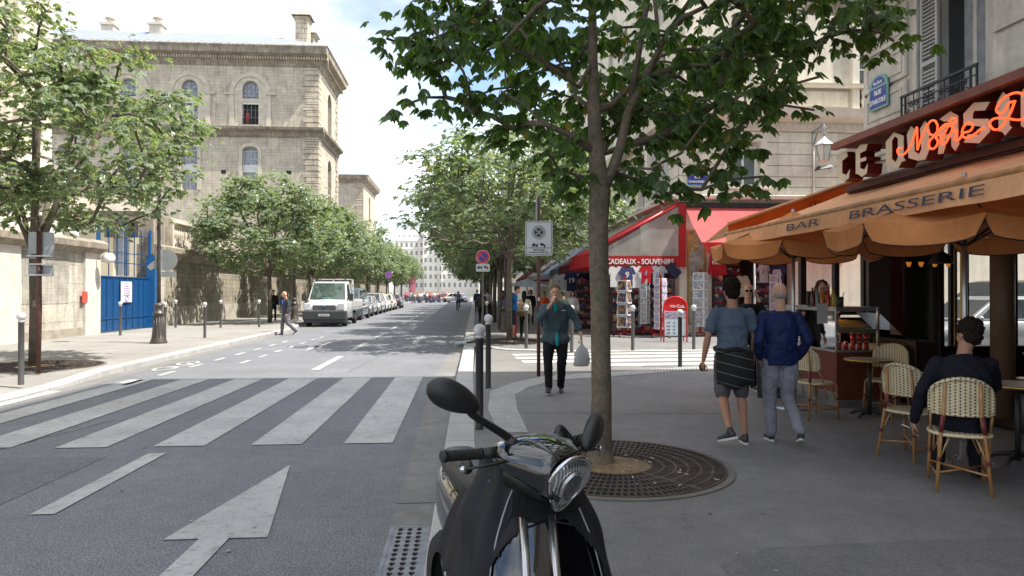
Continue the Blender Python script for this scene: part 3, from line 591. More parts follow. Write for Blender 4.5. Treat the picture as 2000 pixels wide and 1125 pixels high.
# ================================================================= RIGHT SIDE BUILDINGS
M_cafe=stone('facade_limestone',(.60,.565,.50),(.55,.52,.46),(.48,.45,.40),bw=2.6,bh=30,ms=.004,stain=.25,var=.12,bump=.25)
M_balshade=mat('painted_baluster_shade',(.16,.15,.135),.9,var=.1)  # dark tone for the painted shade behind the balusters
M_cream=stone('cream_facade_stone',(.70,.65,.54),(.66,.61,.505),(.42,.38,.31),bw=1.7,bh=30,ms=.006,stain=.14,var=.1,bump=.2)
M_creamt=mat('cream_stone_trim',(.70,.64,.54),.85,var=.1,sc=2,bump=.2,bsc=15)
M_iron=mat('black_iron'); M_wood=mat('dark_red_wood',(.055,.012,.010),.35,var=.25,sc=2,coat=.3); M_woodk=mat('dark_brown_wood',(.022,.012,.009),.45,var=.3,sc=2)
XC=6.2; YC=10.04
cb=thing('cafe_building','stone corner building above the brasserie with balcony and iron railing','building',(XC+5,0,0))
fc=Fr((XC,0,0),(0,1,0),(-1,0,0)); fd=Fr((0,YC,0),(1,0,0),(0,1,0))
wa=QX(1925,150,XC).y; wb=QX(1790,150,XC).y   # window opening
ZB=3.72
m=MB(); ops=[(wa,wb,ZB,6.05)]+[(wa-2.9*k,wb-2.9*k,ZB,6.05) for k in (1,2,3,4)]+[(wa-2.9*k,wb-2.9*k,z,z+2.2) for k in range(5) for z in (7.1,10.2,13.3)]
facade(m,fc,-13,YC,ZB-.4,19.5,ops,.45)
facade(m,fd,XC,XC+24,ZB-.4,19.5,[(XC+3+3*k,XC+4.2+3*k,z,z+2.2) for k in range(6) for z in (4,7.1,10.2,13.3)],.3)
m.poly([(XC,-13,0),(XC+24,-13,0),(XC+24,-13,19.5),(XC,-13,19.5)]); m.poly([(XC+24,-13,0),(XC+24,YC,0),(XC+24,YC,19.5),(XC+24,-13,19.5)])
# roof block
m.add([(XC,-13,19.5),(XC+24,-13,19.5),(XC+24,YC,19.5),(XC,YC,19.5),(XC+1.2,-12,21.9),(XC+23,-12,21.9),(XC+23,YC-1.2,21.9),(XC+1.2,YC-1.2,21.9)],[[0,1,5,4],[1,2,6,5],[2,3,7,6],[3,0,4,7],[4,5,6,7]])
m.build('wall',M_cafe,cb,wp=True)
m=MB()   # courses: slightly proud blocks with open joints round the windows
def block(u0,u1,z0,z1,mould):
    fc.box(m,u0,u1,z0,z1,-.035,.01)
    if mould:
        for (a,b,c,d) in ((u0+.1,u1-.1,z0+.08,z0+.105),(u0+.1,u1-.1,z1-.105,z1-.08),(u0+.1,u0+.125,z0+.105,z1-.105),(u1-.125,u1-.1,z0+.105,z1-.105)): fc.box(m,a,b,c,d,-.052,-.03)
z=ZB-.1
while z<6.0:
    block(wb+.16,YC+.035,z+.02,z+.50,True)
    for k in range(4): block(wb-2.9*(k+1)+.16,wa-2.9*k-.16,z+.02,z+.50,False)
    z+=.54
while z<19: 
    for k in range(5): block(wb-2.9*k+.16,(YC+.035) if k==0 else wa-2.9*(k-1)-.16,z+.02,z+.5,False)
    z+=.54
m.build('stone_courses',M_cafe,cb,wp=True)
m=MB(); fc.box(m,-13,YC+.7,6.22,6.5,-.78,.0); fd.box(m,XC,XC+24,6.22,6.5,-.7,0); band(m,fc,-13,YC+.3,[(.08,5.95),(.3,6.05),(.35,6.22)]); m.build('balcony_slab',M_cafe,cb,wp=True)
m=MB(); band(m,fc,-13,YC+.5,[(.1,19.0),(.5,19.4),(.55,19.6)]); band(m,fd,XC-.5,XC+24,[(.1,19.0),(.5,19.4),(.55,19.6)]); m.build('cornice',M_cafe,cb,wp=True)
m=MB(); m.box(XC+1,YC-4.6,20,XC+2.2,YC-.6,23.0); m.build('chimney',M_cafe,cb,wp=True)
M_shut=mat('grey_white_shutter',(.42,.42,.41),.6,var=.06); M_curt=mat('sheer_curtain',(.30,.31,.33),.8,var=.25,sc=6)
for k in range(3):
    u0,u1=wa-2.9*k,wb-2.9*k
    w_=window(cb,fc,u0+.02,u1-.02,ZB,6.05,0,.4,fw=.07,nv=1,nh=0,Mg=glassmat('window_glass',(.05,.055,.065)),Mf=M_wfr)
    for (a,b) in ((u1-.36,u1-.03),):   # folded shutter leaves inside the reveal
        m=MB(); fc.box(m,a,a+.035,ZB+.02,6.03,.03,.06); fc.box(m,b-.035,b,ZB+.02,6.03,.03,.06)
        for z in (ZB+.02,4.75,5.97): fc.box(m,a+.035,b-.035,z,z+.06,.03,.06)
        for j in range(44):
            z=ZB+.1+j*.052
            if 4.68<z<4.83: continue
            m.add([fc.p(a+.035,z,.032),fc.p(b-.035,z,.032),fc.p(b-.035,z+.035,.058),fc.p(a+.035,z+.035,.058)],[[0,1,2,3]])
        m.build('shutter',M_shut,cb,wp=True)
    m=MB(); n=26
    for j in range(n):
        a=u0+.15+(u1-u0-.55)*j/n; b=u0+.15+(u1-u0-.55)*(j+1)/n; da=.385-.02*(j%2); db=.385-.02*((j+1)%2)
        m.add([fc.p(a,ZB+.05,da),fc.p(b,ZB+.05,db),fc.p(b,6.0,db),fc.p(a,6.0,da)],[[0,1,2,3]],0,True)
    m.build('curtain',M_curt,cb,wp=True)
    # iron window guard
    m=MB(); ra=u0-.1; rb=u1+.06; zt=4.385
    fc.box(m,ra,rb,zt-.03,zt,-.2,-.165); fc.box(m,ra,rb,ZB-.1,ZB-.07,-.195,-.17); fc.box(m,ra,rb,zt-.14,zt-.125,-.19,-.175)
    for u in (ra,ra+.1,rb-.1,rb-.02): fc.box(m,u,u+.02,ZB-.1,zt-.03,-.193,-.172)
    def scroll(cu,cz,r,turn,ph,flip=1):
        pts=[]
        for i in range(18):
            q_=i/17.; a=ph+flip*turn*2*pi*q_; rr=r*(1-.78*q_); pts.append(fc.p(cu+rr*cos(a),cz+rr*sin(a),-.182))
        m.tube(pts,.0085,5,caps=False)
    W=rb-ra-.24; n=4
    for i in range(n):
        cu=ra+.12+W*(i+.5)/n
        for fl in (-1,1):
            scroll(cu+fl*.075,ZB+.36,.07,1.6,pi/2 if fl>0 else pi/2,-fl); scroll(cu+fl*.07,ZB+.13,.075,1.5,-pi/2,fl); scroll(cu+fl*.05,ZB+.5,.045,1.3,pi/2,-fl)
        m.tube([fc.p(cu,ZB-.07,-.182),fc.p(cu,zt-.03,-.182)],.008,5); m.ell(fc.p(cu,ZB+.25,-.182),(.02,.02,.03),6,4)
        m.tube([fc.p(cu-.12,ZB+.0,-.182),fc.p(cu,ZB+.25,-.182),fc.p(cu+.12,ZB+.0,-.182)],.007,4,caps=False)
    m.build('iron_railing',M_iron,cb,wp=True)
# street name plate on the corner
a=QX(1700,175,XC-.06); b=QX(1736,175,XC-.06); zc=QX(1718,182,XC-.06).z
M_enam=mat('blue_enamel',(.045,.06,.30),.25,var=.08); M_grn=mat('green_enamel',(.16,.36,.32),.3,var=.1); M_wlet=mat('white_enamel',(.7,.7,.72),.3,var=0)
def plaque(name,label,loc,right,wd,ht,t1,t2,l0):
    t=thing(name,label,'sign',loc); r=Vector(right); n=r.cross(Vector((0,0,1)))
    def pl(m,x0,x1,z0,z1,d0,d1): f_=Fr((0,0,0),r,n); f_.box(m,x0,x1,z0,z1,-d1,-d0)
    m=MB(); pl(m,-wd/2,wd/2,-ht/2,ht/2,0,.02); f_=Fr((0,0,0),r,n); ar=archpts(-wd/2,wd/2,ht/2+wd*.36,wd*.36,8)
    m.prism([(x,z) for x,z in ar],(0,0,0),r,(0,0,1),n*.02); m.build('border',M_grn,t)
    m=MB(); pl(m,-wd/2+.03,wd/2-.03,-ht/2+.03,ht/2-.03,.018,.024); m.prism(archpts(-wd/2+.07,wd/2-.07,ht/2+wd*.3,wd*.28,8),(0,0,0),r,(0,0,1),n*.024); m.build('plate',M_enam,t)
    text(t1,ht*.27,M_wlet,'lettering',t,face(n*.026+Vector((0,0,ht*.2)),r,(0,0,1)),bold=.004); text(t2,ht*.27,M_wlet,'lettering',t,face(n*.026+Vector((0,0,-ht*.17)),r,(0,0,1)),bold=.004,sx=.86); text(l0,ht*.2,M_wlet,'lettering',t,face(n*.026+Vector((0,0,ht*.5+wd*.1)),r,(0,0,1)),bold=.003)
    return t
plaque('street_sign','blue enamel street name plate reading Rue d\'Arcole on the cafe corner',((XC-.06),(a.y+b.y)/2,zc-.06),(0,-1,0),abs(a.y-b.y),.34,'RUE',"D'ARCOLE",'4e Arrt')
# ---------------- cafe ground floor (open to the terrace)
m=MB(); fc.box(m,-13,YC,2.95,ZB-.3,-.06,.25); fd.box(m,XC-.05,XC+24,2.75,ZB-.3,-.05,.25)
m.build('shop_beam',M_wood,cb,wp=True)
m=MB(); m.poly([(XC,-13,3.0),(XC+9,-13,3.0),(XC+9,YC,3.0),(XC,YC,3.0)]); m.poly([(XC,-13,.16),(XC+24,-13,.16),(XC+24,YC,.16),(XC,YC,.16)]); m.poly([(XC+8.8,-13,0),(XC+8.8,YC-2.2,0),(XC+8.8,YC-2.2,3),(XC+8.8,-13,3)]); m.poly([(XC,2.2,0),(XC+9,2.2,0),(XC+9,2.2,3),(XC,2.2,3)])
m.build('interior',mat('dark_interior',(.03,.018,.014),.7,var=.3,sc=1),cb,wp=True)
def post(x0,x1,y0,y1,z1=3.0,M_=None,name='post'): m=MB(); m.box(x0,y0,.1,x1,y1,z1); m.build(name,M_ or M_wood,cb,wp=True,bevel=.01)
# side screen of the terrace: posts at photo x 1560, 1632, 1690
YS=YC+.85
for px,wd in ((1567,.10),(1632,.09),(1690,.12)):
    x=QY(px,560,YS).x; post(x-wd/2,x+wd/2,YS-.05,YS+.05,2.75,M_woodk)
x0=QY(1560,560,YS).x; x1=QY(1692,560,YS).x
m=MB(); zs=QY(1650,608,YS).z; m.box(x0,YS-.04,zs-.06,x1,YS+.04,zs); m.box(x0,YS-.04,2.7,x1+.3,YS+.04,2.78); m.box(x0,YS-.03,.1,x1,YS+.03,zs-.1); m.build('screen_frame',M_woodk,cb,wp=True)
YS=YC-.02
# grey panel, red jambs, dark door at photo x 1695..1840
def qx(px,Y=YS): return QY(px,560,Y).x
m=MB(); m.box(qx(1695),YS-.03,.1,qx(1736),YS+.05,2.75); m.build('grey_panel',mat('grey_brown_panel',(.06,.05,.05),.5),cb,wp=True)
for a,b,M_ in ((1737,1748,M_wood),(1750,1758,M_wood),(1762,1776,M_woodk),(1816,1821,mat('steel_edge',(.4,.4,.4),.25,.9)),(1827,1832,mat('steel_edge')),(1834,1839,M_woodk)):
    m=MB(); m.box(qx(a),YS-.06,.1,qx(b),YS+.05,2.9); m.build('door_jamb',M_,cb,wp=True)
m=MB(); m.box(qx(1776),YS,.1,qx(1834),YS+.06,2.9); m.build('door',mat('dark_green_door',(.015,.02,.015),.4),cb,wp=True)
M_brass=mat('brass',(.45,.28,.08),.3,.9,var=.1)
for px,w_,M_ in ((1857,6,M_woodk),(1865,4,M_brass),(1880,5,M_brass),(1886,8,M_woodk),(1972,6,M_brass),(1980,10,M_woodk)):
    m=MB(); m.box(qx(px-w_/2.),YS-.03,.1,qx(px+w_/2.),YS+.03,2.8); m.build('window_mullion',M_,cb,wp=True)
m=MB(); m.box(qx(1840),YS-.05,.1,qx(2300),YS+.05,.82); m.box(qx(1840),YS-.12,.82,qx(2300),YS+.1,.87); m.build('window_sill_wall',M_woodk,cb,wp=True)
m=MB(); c=P(1958,760,.1); c=QY(1958,600,7.9); m.lathe([(.13,.1),(.13,3.0)],16,(c.x,c.y,0)); m.build('column',mat('brown_column',(.13,.075,.045),.5,var=.15),cb,wp=True)
for i,px in enumerate((1775,1799,1826,1852)):   # small amber wall lights seen inside
    p=QY(px,517,YC-.3 if i<2 else 9.2); l=thing('wall_light','small glowing amber wall light inside the cafe, number %s from the door jambs'%['one','two','three','four'][i],'lamp',p); l['label']=['amber wall light inside the cafe nearest the grey panel','amber wall light inside the cafe above the middle of the dark door','amber wall light inside the cafe at the right edge of the door','amber wall light inside the cafe beside the brass mullion'][i]; l['group']='amber wall lights in the cafe'
    m=MB(); m.lathe([(.02,-.03),(.04,.04)],8); m.build('lamp_shade',mat('amber_glow',(1.,.35,.05),.5,var=0,emis=.14),l)
p=QY(1838,505,9.0); l=thing('pendant_lamp','black dome pendant lamp hanging inside the cafe','lamp',p)
m=MB(); m.lathe([(.02,.16),(.03,.1),(.1,.05),(.15,-.05),(.16,-.07)],14); m.tube([(0,0,.15),(0,0,.9)],.008,4); m.build('lamp_shade',M_iron,l)
# ---------------- shop building across the side street
YH=24.6; XH=QY(1327,500,YH).x
sb=thing('shop_building','cream stone corner building above the souvenir shop with balustraded balconies','building',(XH+8,YH+8,0))
fh=Fr((0,YH,0),(1,0,0),(0,-1,0)); fs=Fr((XH,0,0),(0,1,0),(-1,0,0))
Z=lambda y,x=1450: QY(x,y,YH).z
X=lambda x: QY(x,300,YH).x
ops=[(X(1427),X(1484),Z(363),Z(272),.25),(X(1412),X(1474),Z(205),Z(62),0),(X(1676),X(1745),Z(190),Z(62),0),(X(1655),X(1690),Z(345),Z(285),0),(X(1412),X(1474),13.0,15.5,0),
     (X(1342),X(1378),.5,3.85,0),(X(1392),X(1545),.13,3.6,0),(X(1850),X(1905),4.6,7.3,0)]
m=MB(); facade(m,fh,XH,XH+40,0,17,ops,.35)
ys=[YH+1.7+3.1*k for k in range(26)]; ops2=[(YH+.5,YH+3.3,.13,3.4),(YH+4.2,YH+7.5,.13,3.4),(YH+8.5,YH+12,.13,3.4),(YH+13,YH+17,.13,3.4),(YH+18,YH+22,.13,3.4)]+[(y,y+1.15,5.4,7.7) for y in ys]+[(y,y+1.15,9.1,11.4) for y in ys]+[(y,y+1.15,12.4,14.6) for y in ys]
facade(m,fs,YH,118,0,17,ops2,.3); m.poly([(XH,YH,17),(XH+40,YH,17),(XH+40,118,17),(XH,118,17)]); m.build('wall',M_cream,sb,wp=True)
m=MB(); m.box(XH+.4,YH+3.2,.1,XH+9,YH+3.4,4); m.box(XH+2.6,YH+3.5,.1,XH+2.8,118,4); m.box(XH+8,YH+.3,.1,XH+8.2,YH+3.3,4); m.box(XH+.36,YH+.36,3.9,XH+9,118,4.0); m.build('shop_interior',mat('shop_interior',(.10,.08,.07),.8,var=.4,sc=3),sb,wp=True)
for o in ops[:5]: window(sb,fh,*o[:4],o[4],.28,fw=.1,nv=1,nh=0 if o[3]<8 else 1,Mg=glassmat('grey_green_glass',(.10,.13,.13)),Mf=mat('white_joinery',(.7,.7,.68),.5))
for k,y in enumerate(ys):
    for z in ((5.4,9.1,12.4) if k<8 else (5.4,9.1)): window(sb,fs,y,y+1.15,z,z+2.3,0,.25,nv=1,nh=0,Mg=M_win,Mf=mat('white_joinery'))
m=MB()   # grooved courses between the shop awning and the ornament band
ylist=[256,277,300,322,344,364,383]
for i in range(len(ylist)-1):
    z1_,z0_=Z(ylist[i])-.03,Z(ylist[i+1])+.0
    segs=[(XH-.04,X(1413)),(X(1497),X(1640)),(X(1700),X(1840))] if 1<=i<=4 else [(XH-.04,X(1413)),(X(1497),X(1640)),(X(1700),X(1840))]
    for a,b in segs: fh.box(m,a,b,z0_,z1_,-.04,.01)
    if i==0: fh.box(m,X(1413),X(1497),z0_,z1_,-.04,.01)
    for k,y in enumerate([YH]+[q_+1.25 for q_ in ys[:-1]]): 
        fs.box(m,y-(.0 if k else .035),ys[k]-.1,z0_,z1_,-.04,.01)
m.build('stone_courses',M_cream,sb,wp=True)
m=MB()
pr=[(.05,Z(392)),(.3,Z(390)),(.32,Z(384)),(.12,Z(381))]; band(m,fh,XH-.3,XH+40,pr); band(m,fs,YH-.3,118,pr)
pr=[(.05,Z(256)),(.1,Z(254)),(.12,Z(238)),(.4,Z(234)),(.5,Z(231)),(.55,Z(222)),(.6,Z(216)),(.3,Z(214))]; band(m,fh,XH-.5,XH+40,pr); band(m,fs,YH-.5,118,pr)
pr=[(.1,Z(170)),(.3,Z(168)),(.32,Z(163)),(.1,Z(161))]; band(m,fh,XH-.3,XH+40,pr)
m.build('cornice',M_creamt,sb,wp=True)
m=MB(); n=60
for k in range(n):   # carved wave band
    u=XH+.2+k*.28; zc=Z(246); m.tube([fh.p(u+.14*cos(a),zc+.11*sin(a),-.12) for a in [i*pi/4 for i in range(7)]],.03,4)
m.build('carved_band',M_creamt,sb,wp=True)
m=MB()
for a,b in ((X(1661),X(1674)),(X(1336),X(1352))): m=MB(); fh.box(m,a,b,Z(214),Z(20),-.18,.02); m.build('pilaster',M_creamt,sb,wp=True)
def sill(frm,u0,u1,z):
    m=MB(); frm.box(m,u0-.15,u1+.15,z-.1,z,-.3,.02); frm.box(m,u0-.1,u1+.1,z-.17,z-.1,-.22,.02)
    for u in (u0,u1-.16): m.prism([(0,0),(.24,0),(.2,-.12),(.08,-.28),(0,-.3)],frm.p(u,z-.17,0),frm.n,(0,0,1),frm.u*.16)
    m.build('window_sill',M_creamt,sb,wp=True)
sill(fh,X(1420),X(1492),Z(365)); 
for y in ys[:9]: sill(fs,y-.05,y+1.2,5.4)
m=MB()   # window architrave
for a,b in ((X(1413),X(1426)),(X(1485),X(1497))): fh.box(m,a,b,Z(364),Z(272),-.06,.01)
m.build('architrave',M_creamt,sb,wp=True)
for (a,b) in ((X(1424),X(1482)),(X(1676),X(1720))):   # balusters under the upper windows
    m=MB(); n=int((b-a)/.24)
    for k in range(n): u=a+(k+.5)*(b-a)/n; p=fh.p(u,0,-.1); m.lathe([(.07,Z(206)),(.05,Z(202)),(.11,Z(196)),(.04,Z(185)),(.09,Z(178)),(.06,Z(174)),(.08,Z(171))],8,(p.x,p.y,0))
    m.build('balustrade',M_creamt,sb,wp=True)
    m=MB(); fh.box(m,a-.05,b+.05,Z(206),Z(171),.0,.012); m.build('balustrade_shade_panel',M_balshade,sb,wp=True)  # flat dark panel paints the shadow between the balusters
m=MB(); fh.box(m,X(1484),X(1655),Z(206),Z(176),-.06,.01); fh.box(m,X(1360),X(1418),Z(206),Z(176),-.06,.01); m.build('parapet_panel',M_cream,sb,wp=True)
for i,y in enumerate(ys[:5]):
    for sgn in (0,1):
        m=MB()
        a=y-.42 if sgn==0 else y+1.17; 
        if i%2==0:
            fs.box(m,a,a+.4,5.42,7.68,-.07,-.04)
            for j in range(28): fs.box(m,a+.04,a+.36,5.5+j*.078,5.54+j*.078,-.085,-.07)
        if m.v: m.build('shutter',mat('pale_shutter',(.5,.53,.55),.6,var=.05),sb,wp=True)
    m=MB(); fs.box(m,y+1.6,y+2.0,6.6,7.7,-.3,.0); fs.box(m,y+1.55,y+2.05,7.7,7.85,-.36,0); fs.box(m,y+1.65,y+1.95,6.2,6.6,-.18,0); m.build('carved_console',M_creamt,sb,wp=True)
t=plaque('street_sign','blue street name plate half hidden by leaves above the red shop awning',(X(1360),YH-.07,Z(353)),(1,0,0),X(1379)-X(1340),.42,'RUE','CHANOINESSE','4e Arrt')
# wall lantern on a bracket
p=QY(1588,260,YH-.06); lt=thing('wall_lantern','white glazed street lantern hanging from an iron bracket on the cream wall','lamp',(p.x,YH-.06,p.z))
q_=QY(1609,250,YH-.95); dx=q_.x-p.x
m=MB(); m.tube([(0,0,-2.6),(0,0,.1)],.03,6); m.tube([(0,0,-.5),(dx*.5,-.45,.05),(dx,-.9,.12)],.025,6); m.tube([(0,0,.05),(dx*.5,-.45,.1),(dx,-.9,.14)],.02,6)
m.tube([(dx+.12*cos(a),-.9,-.1+.12*sin(a)) for a in [i*pi/6 for i in range(13)]],.02,5); m.tube([(dx,-.9,.12),(dx,-.9,-.42)],.015,5); m.build('bracket',M_wfrd,lt)
m=MB(); m.lathe([(.05,0),(.09,-.06),(.33,-.27),(.36,-.3),(.3,-.3)],6,(dx,-.9,-.35),sm=False); m.build('lantern_roof',mat('lantern_white',(.5,.52,.54),.4),lt)
m=MB(); m.lathe([(.29,-.31),(.17,-.85),(.05,-.93)],6,(dx,-.9,-.35),sm=False); m.build('lantern_glass',mat('milky_glass',(.6,.58,.5),.25,var=.05),lt)
m=MB()
for k in range(6): a=k*pi/3; m.tube([(dx+.3*cos(a),-.9+.3*sin(a),-.66),(dx+.175*cos(a),-.9+.175*sin(a),-1.2)],.014,4)
m.build('lantern_frame',M_wfrd,lt)
p=QY(1610,330,YH-.6); lt=thing('floodlight','dark floodlight on an arm under the hanging street lantern','lamp',p)
m=MB(); m.add([(-.3,-.2,-.05),(.25,-.2,.05),(.25,.2,.05),(-.3,.2,-.05),(-.2,-.15,.1),(.15,-.12,.16),(.15,.12,.16),(-.2,.15,.1)],[[0,1,2,3],[4,5,6,7],[0,1,5,4],[1,2,6,5],[2,3,7,6],[3,0,4,7]]); m.build('lamp_head',M_iron,lt); m=MB(); m.tube([(.2,0,.1),(.45,.3,.12),(.5,.58,.12)],.025,5); m.build('bracket',M_wfrd,lt)
m=MB(); m.tube([(X(1587),YH-.09,Z(395)),(X(1587),YH-.09,Z(262))],.035,6); o=m.build('drain_pipe',M_creamt); tag(o,'thin pale pipe running down the cream wall below the lantern bracket','pipe')
# ---------------- house on the far side of the side street, right of the shop (seen through the cafe)
# ---------------- buildings closing the view across the river
M_far=mat('far_cream_facade',(.74,.70,.62),.9,var=.08,sc=.2); M_slate=mat('far_slate',(.48,.51,.56),.7,var=.1,sc=.3)
def farhouse(xa,xb,Y,zb,zt,cols_,rows,label,roofh=5):
    x0=QY(xa,570,Y).x; x1=QY(xb,570,Y).x; t=thing('apartment_building',label,'building',((x0+x1)/2,Y,0)); fr=Fr((0,Y,0),(1,0,0),(0,-1,0)); W=(x1-x0)/cols_; H=(zt-zb)/rows
    m=MB(); m.box(x0,Y,0,x1,Y+15,zt); 
    for r in (1,rows-1,rows): fr.box(m,x0,x1,zb+r*H-.3,zb+r*H-.1,-.12,.1)
    m.build('wall',M_far,t,wp=True)
    m=MB(); m.add([(x0,Y,zt),(x1,Y,zt),(x1,Y+12,zt),(x0,Y+12,zt),(x0+.5,Y+3,zt+roofh),(x1-.5,Y+3,zt+roofh),(x1-.5,Y+9,zt+roofh),(x0+.5,Y+9,zt+roofh)],[[0,1,5,4],[1,2,6,5],[2,3,7,6],[3,0,4,7],[4,5,6,7]])
    for k in range(3): x=x0+(k+.5)*(x1-x0)/3; m.box(x-1.5,Y+4,zt+roofh-1,x+1.5,Y+5.5,zt+roofh+2.5)
    m.build('roof',M_slate,t,wp=True)
    for r in range(rows):
        for c in range(cols_):
            u=x0+(c+.5)*W; z=zb+r*H+.5; g=MB(); fr.box(g,u-.42,u+.42,z,z+H*.52,-.03,.1); g.build('window',mat('far_window',(.24,.25,.26),.3),t,wp=True)
    for c in range(cols_):
        u=x0+(c+.5)*W; g=MB(); g.box(u-.7,Y+.6,zt+.8,u+.7,Y+2,zt+2.8); g.build('dormer',M_far,t,wp=True)
farhouse(826,866,262,3,22,4,6,'pale apartment house with slate roof at the far end, left of the longer facade')
farhouse(862,935,258,3,22,7,6,'long cream apartment facade with six rows of windows closing the street',4)
farhouse(935,1010,250,3,22,7,6,'cream apartment house at the far end of the street behind the right hand trees')
farhouse(770,828,270,3,22,6,6,'apartment house at the far end seen over the left hand treetops')
# ================================================================= TREES
def leafmat(name,c,c2,tr=.35,rough=.42):
    m,t,b,o=newmat(name); g=nd(t,'ShaderNodeNewGeometry')
    r=ramp(t,g.outputs['Random Per Island'],[(0,tuple(x*.7 for x in c)),(.45,c),(.9,c2),(.985,c2),(.993,(.22,.12,.03))])
    t.links.new(r.outputs[0],b.inputs['Base Color']); b.inputs['Roughness'].default_value=rough; b.inputs['Specular IOR Level'].default_value=.55
    tl=nd(t,'ShaderNodeBsdfTranslucent'); c3=mul(t,r.outputs[0],(2.2,2.3,.9)); t.links.new(c3,tl.inputs[0])
    mx=nd(t,'ShaderNodeMixShader'); mx.inputs[0].default_value=tr; t.links.new(b.outputs[0],mx.inputs[1]); t.links.new(tl.outputs[0],mx.inputs[2]); t.links.new(mx.outputs[0],o.inputs[0]); return m
M_leaf=leafmat('chestnut_leaf',(.058,.108,.032),(.092,.158,.050),.48); M_leaf2=leafmat('painted_sunlit_leaf',(.155,.198,.138),(.245,.29,.21),.38,.3)  # street leaves paled so their colour carries the sunlit gloss
def barkmat(name,c,sc=1.):
    m,t,b,o=newmat(name); oc=nd(t,'ShaderNodeTexCoord').outputs['Object']
    mp=nd(t,'ShaderNodeMapping'); mp.inputs['Scale'].default_value=(34*sc,34*sc,22*sc); t.links.new(oc,mp.inputs[0]); n=noise_(t,1,9,mp.outputs[0],.75,.3)
    r=ramp(t,n.outputs[0],[(.33,.35),(.45,.9),(.55,1.05),(.7,1.5)]); n2=noise_(t,5.5,6,oc,.65); r2=ramp(t,n2.outputs[0],[(.32,(.62,.72,.58)),(.5,(.95,.95,.9)),(.65,(1.25,1.18,1.1))]); col=mul(t,mul(t,c,r.outputs[0]),r2.outputs[0])
    t.links.new(col,b.inputs['Base Color']); b.inputs['Roughness'].default_value=.9; bumpn(t,b,n.outputs[0],.6,.012); return m
M_bark=barkmat('grey_brown_bark',(.125,.105,.085)); 
def leaf(m,p,out,size,rnd,det,nl=5):
    # palmate leaf: leaflets spread from p round direction out, drooping
    out=out.normalized(); side=out.cross(Vector((0,0,1)))
    side=side.normalized() if side.length>.05 else Vector((1,0,0)); up=side.cross(out).normalized()
    for k in range(nl):
        a=(k-(nl-1)/2)*R(34)+rnd.uniform(-.15,.15); s=size*(1-.22*abs(k-(nl-1)/2)/2)*rnd.uniform(.88,1.1)
        d=(out*cos(a)+side*sin(a)-up*rnd.uniform(.15,.5)).normalized(); w=d.cross(up).normalized()*s*.25; n=w.cross(d).normalized()
        droop=Vector((0,0,-s*.22)); q0=p; r=p+d*s*.55+n*s*.06; tip=p+d*s+droop
        if det:
            L1=p+d*s*.3+w*.55; L2=p+d*s*.68+w+droop*.35-n*s*.04; R1=p+d*s*.3-w*.55; R2=p+d*s*.68-w+droop*.35-n*s*.04
            m.add([q0,L1,L2,tip,R2,R1,r],[[0,1,2,6],[2,3,6],[0,6,4,5],[6,3,4]])
        else:
            m.add([q0,p+d*s*.6+w*1.05-n*s*.03,tip,p+d*s*.6-w*1.05-n*s*.03],[[0,1,2,3]])
def grow(nodes,atts,rnd,up=.25,step=.5,pen=.0):
    # nodes: list of [pos,parent]; every attractor is reached by a bending twig from the nearest node
    tips=[]
    for a in atts:
        best=None;bd=1e9
        for i,(p,_) in enumerate(nodes):
            d=(a-p).length+max(0,(p.z-a.z))*1.2+pen*(i<3)
            if d<bd: bd=d;best=i
        p=nodes[best][0]; k=max(2,int((a-p).length/step)); par=best
        for j in range(1,k+1):
            f=j/k; q=p.lerp(a,f)+Vector((0,0,up*(a-p).length*sin(pi*f)*.5))+Vector([rnd.uniform(-1,1)*.06*(a-p).length*(1-f*.6)*(f<1) for _ in range(3)])
            nodes.append([q,par]); par=len(nodes)-1
        tips.append(par)
    return tips
def woodmesh(nodes,rbase,rtip,n=7,fixed=None,expo=2.3):
    N=len(nodes); w=[0.]*N; ch=[[] for _ in range(N)]
    for i,(p,q) in enumerate(nodes):
        if q is not None: ch[q].append(i)
    for i in range(N-1,-1,-1):
        if not ch[i]: w[i]=1.
        if nodes[i][1] is not None: w[nodes[i][1]]+=w[i]
    k=(rbase-rtip)/(w[0]**(1/expo)); rad=[rtip+k*(x**(1/expo)) for x in w]
    if fixed:
        for i,r in fixed.items(): rad[i]=r
    m=MB(); seen=set()
    for i in range(N):
        for c in ch[i]:
            big=max(ch[i],key=lambda x:w[x])
            if i and c==big: continue
            if c in seen: continue
            path=[i,c]
            while ch[path[-1]]: path.append(max(ch[path[-1]],key=lambda x:w[x]))
            for x in path: seen.add(x)
            rs=[min(rad[i],rad[c]*1.35) if i and i not in (fixed or {}) or (i and c!=big) else rad[i]]+[rad[x] for x in path[1:]]
            m.tube([nodes[x][0] for x in path],rs,n if rs[0]>.02 else 5,caps=True)
    return m,rad
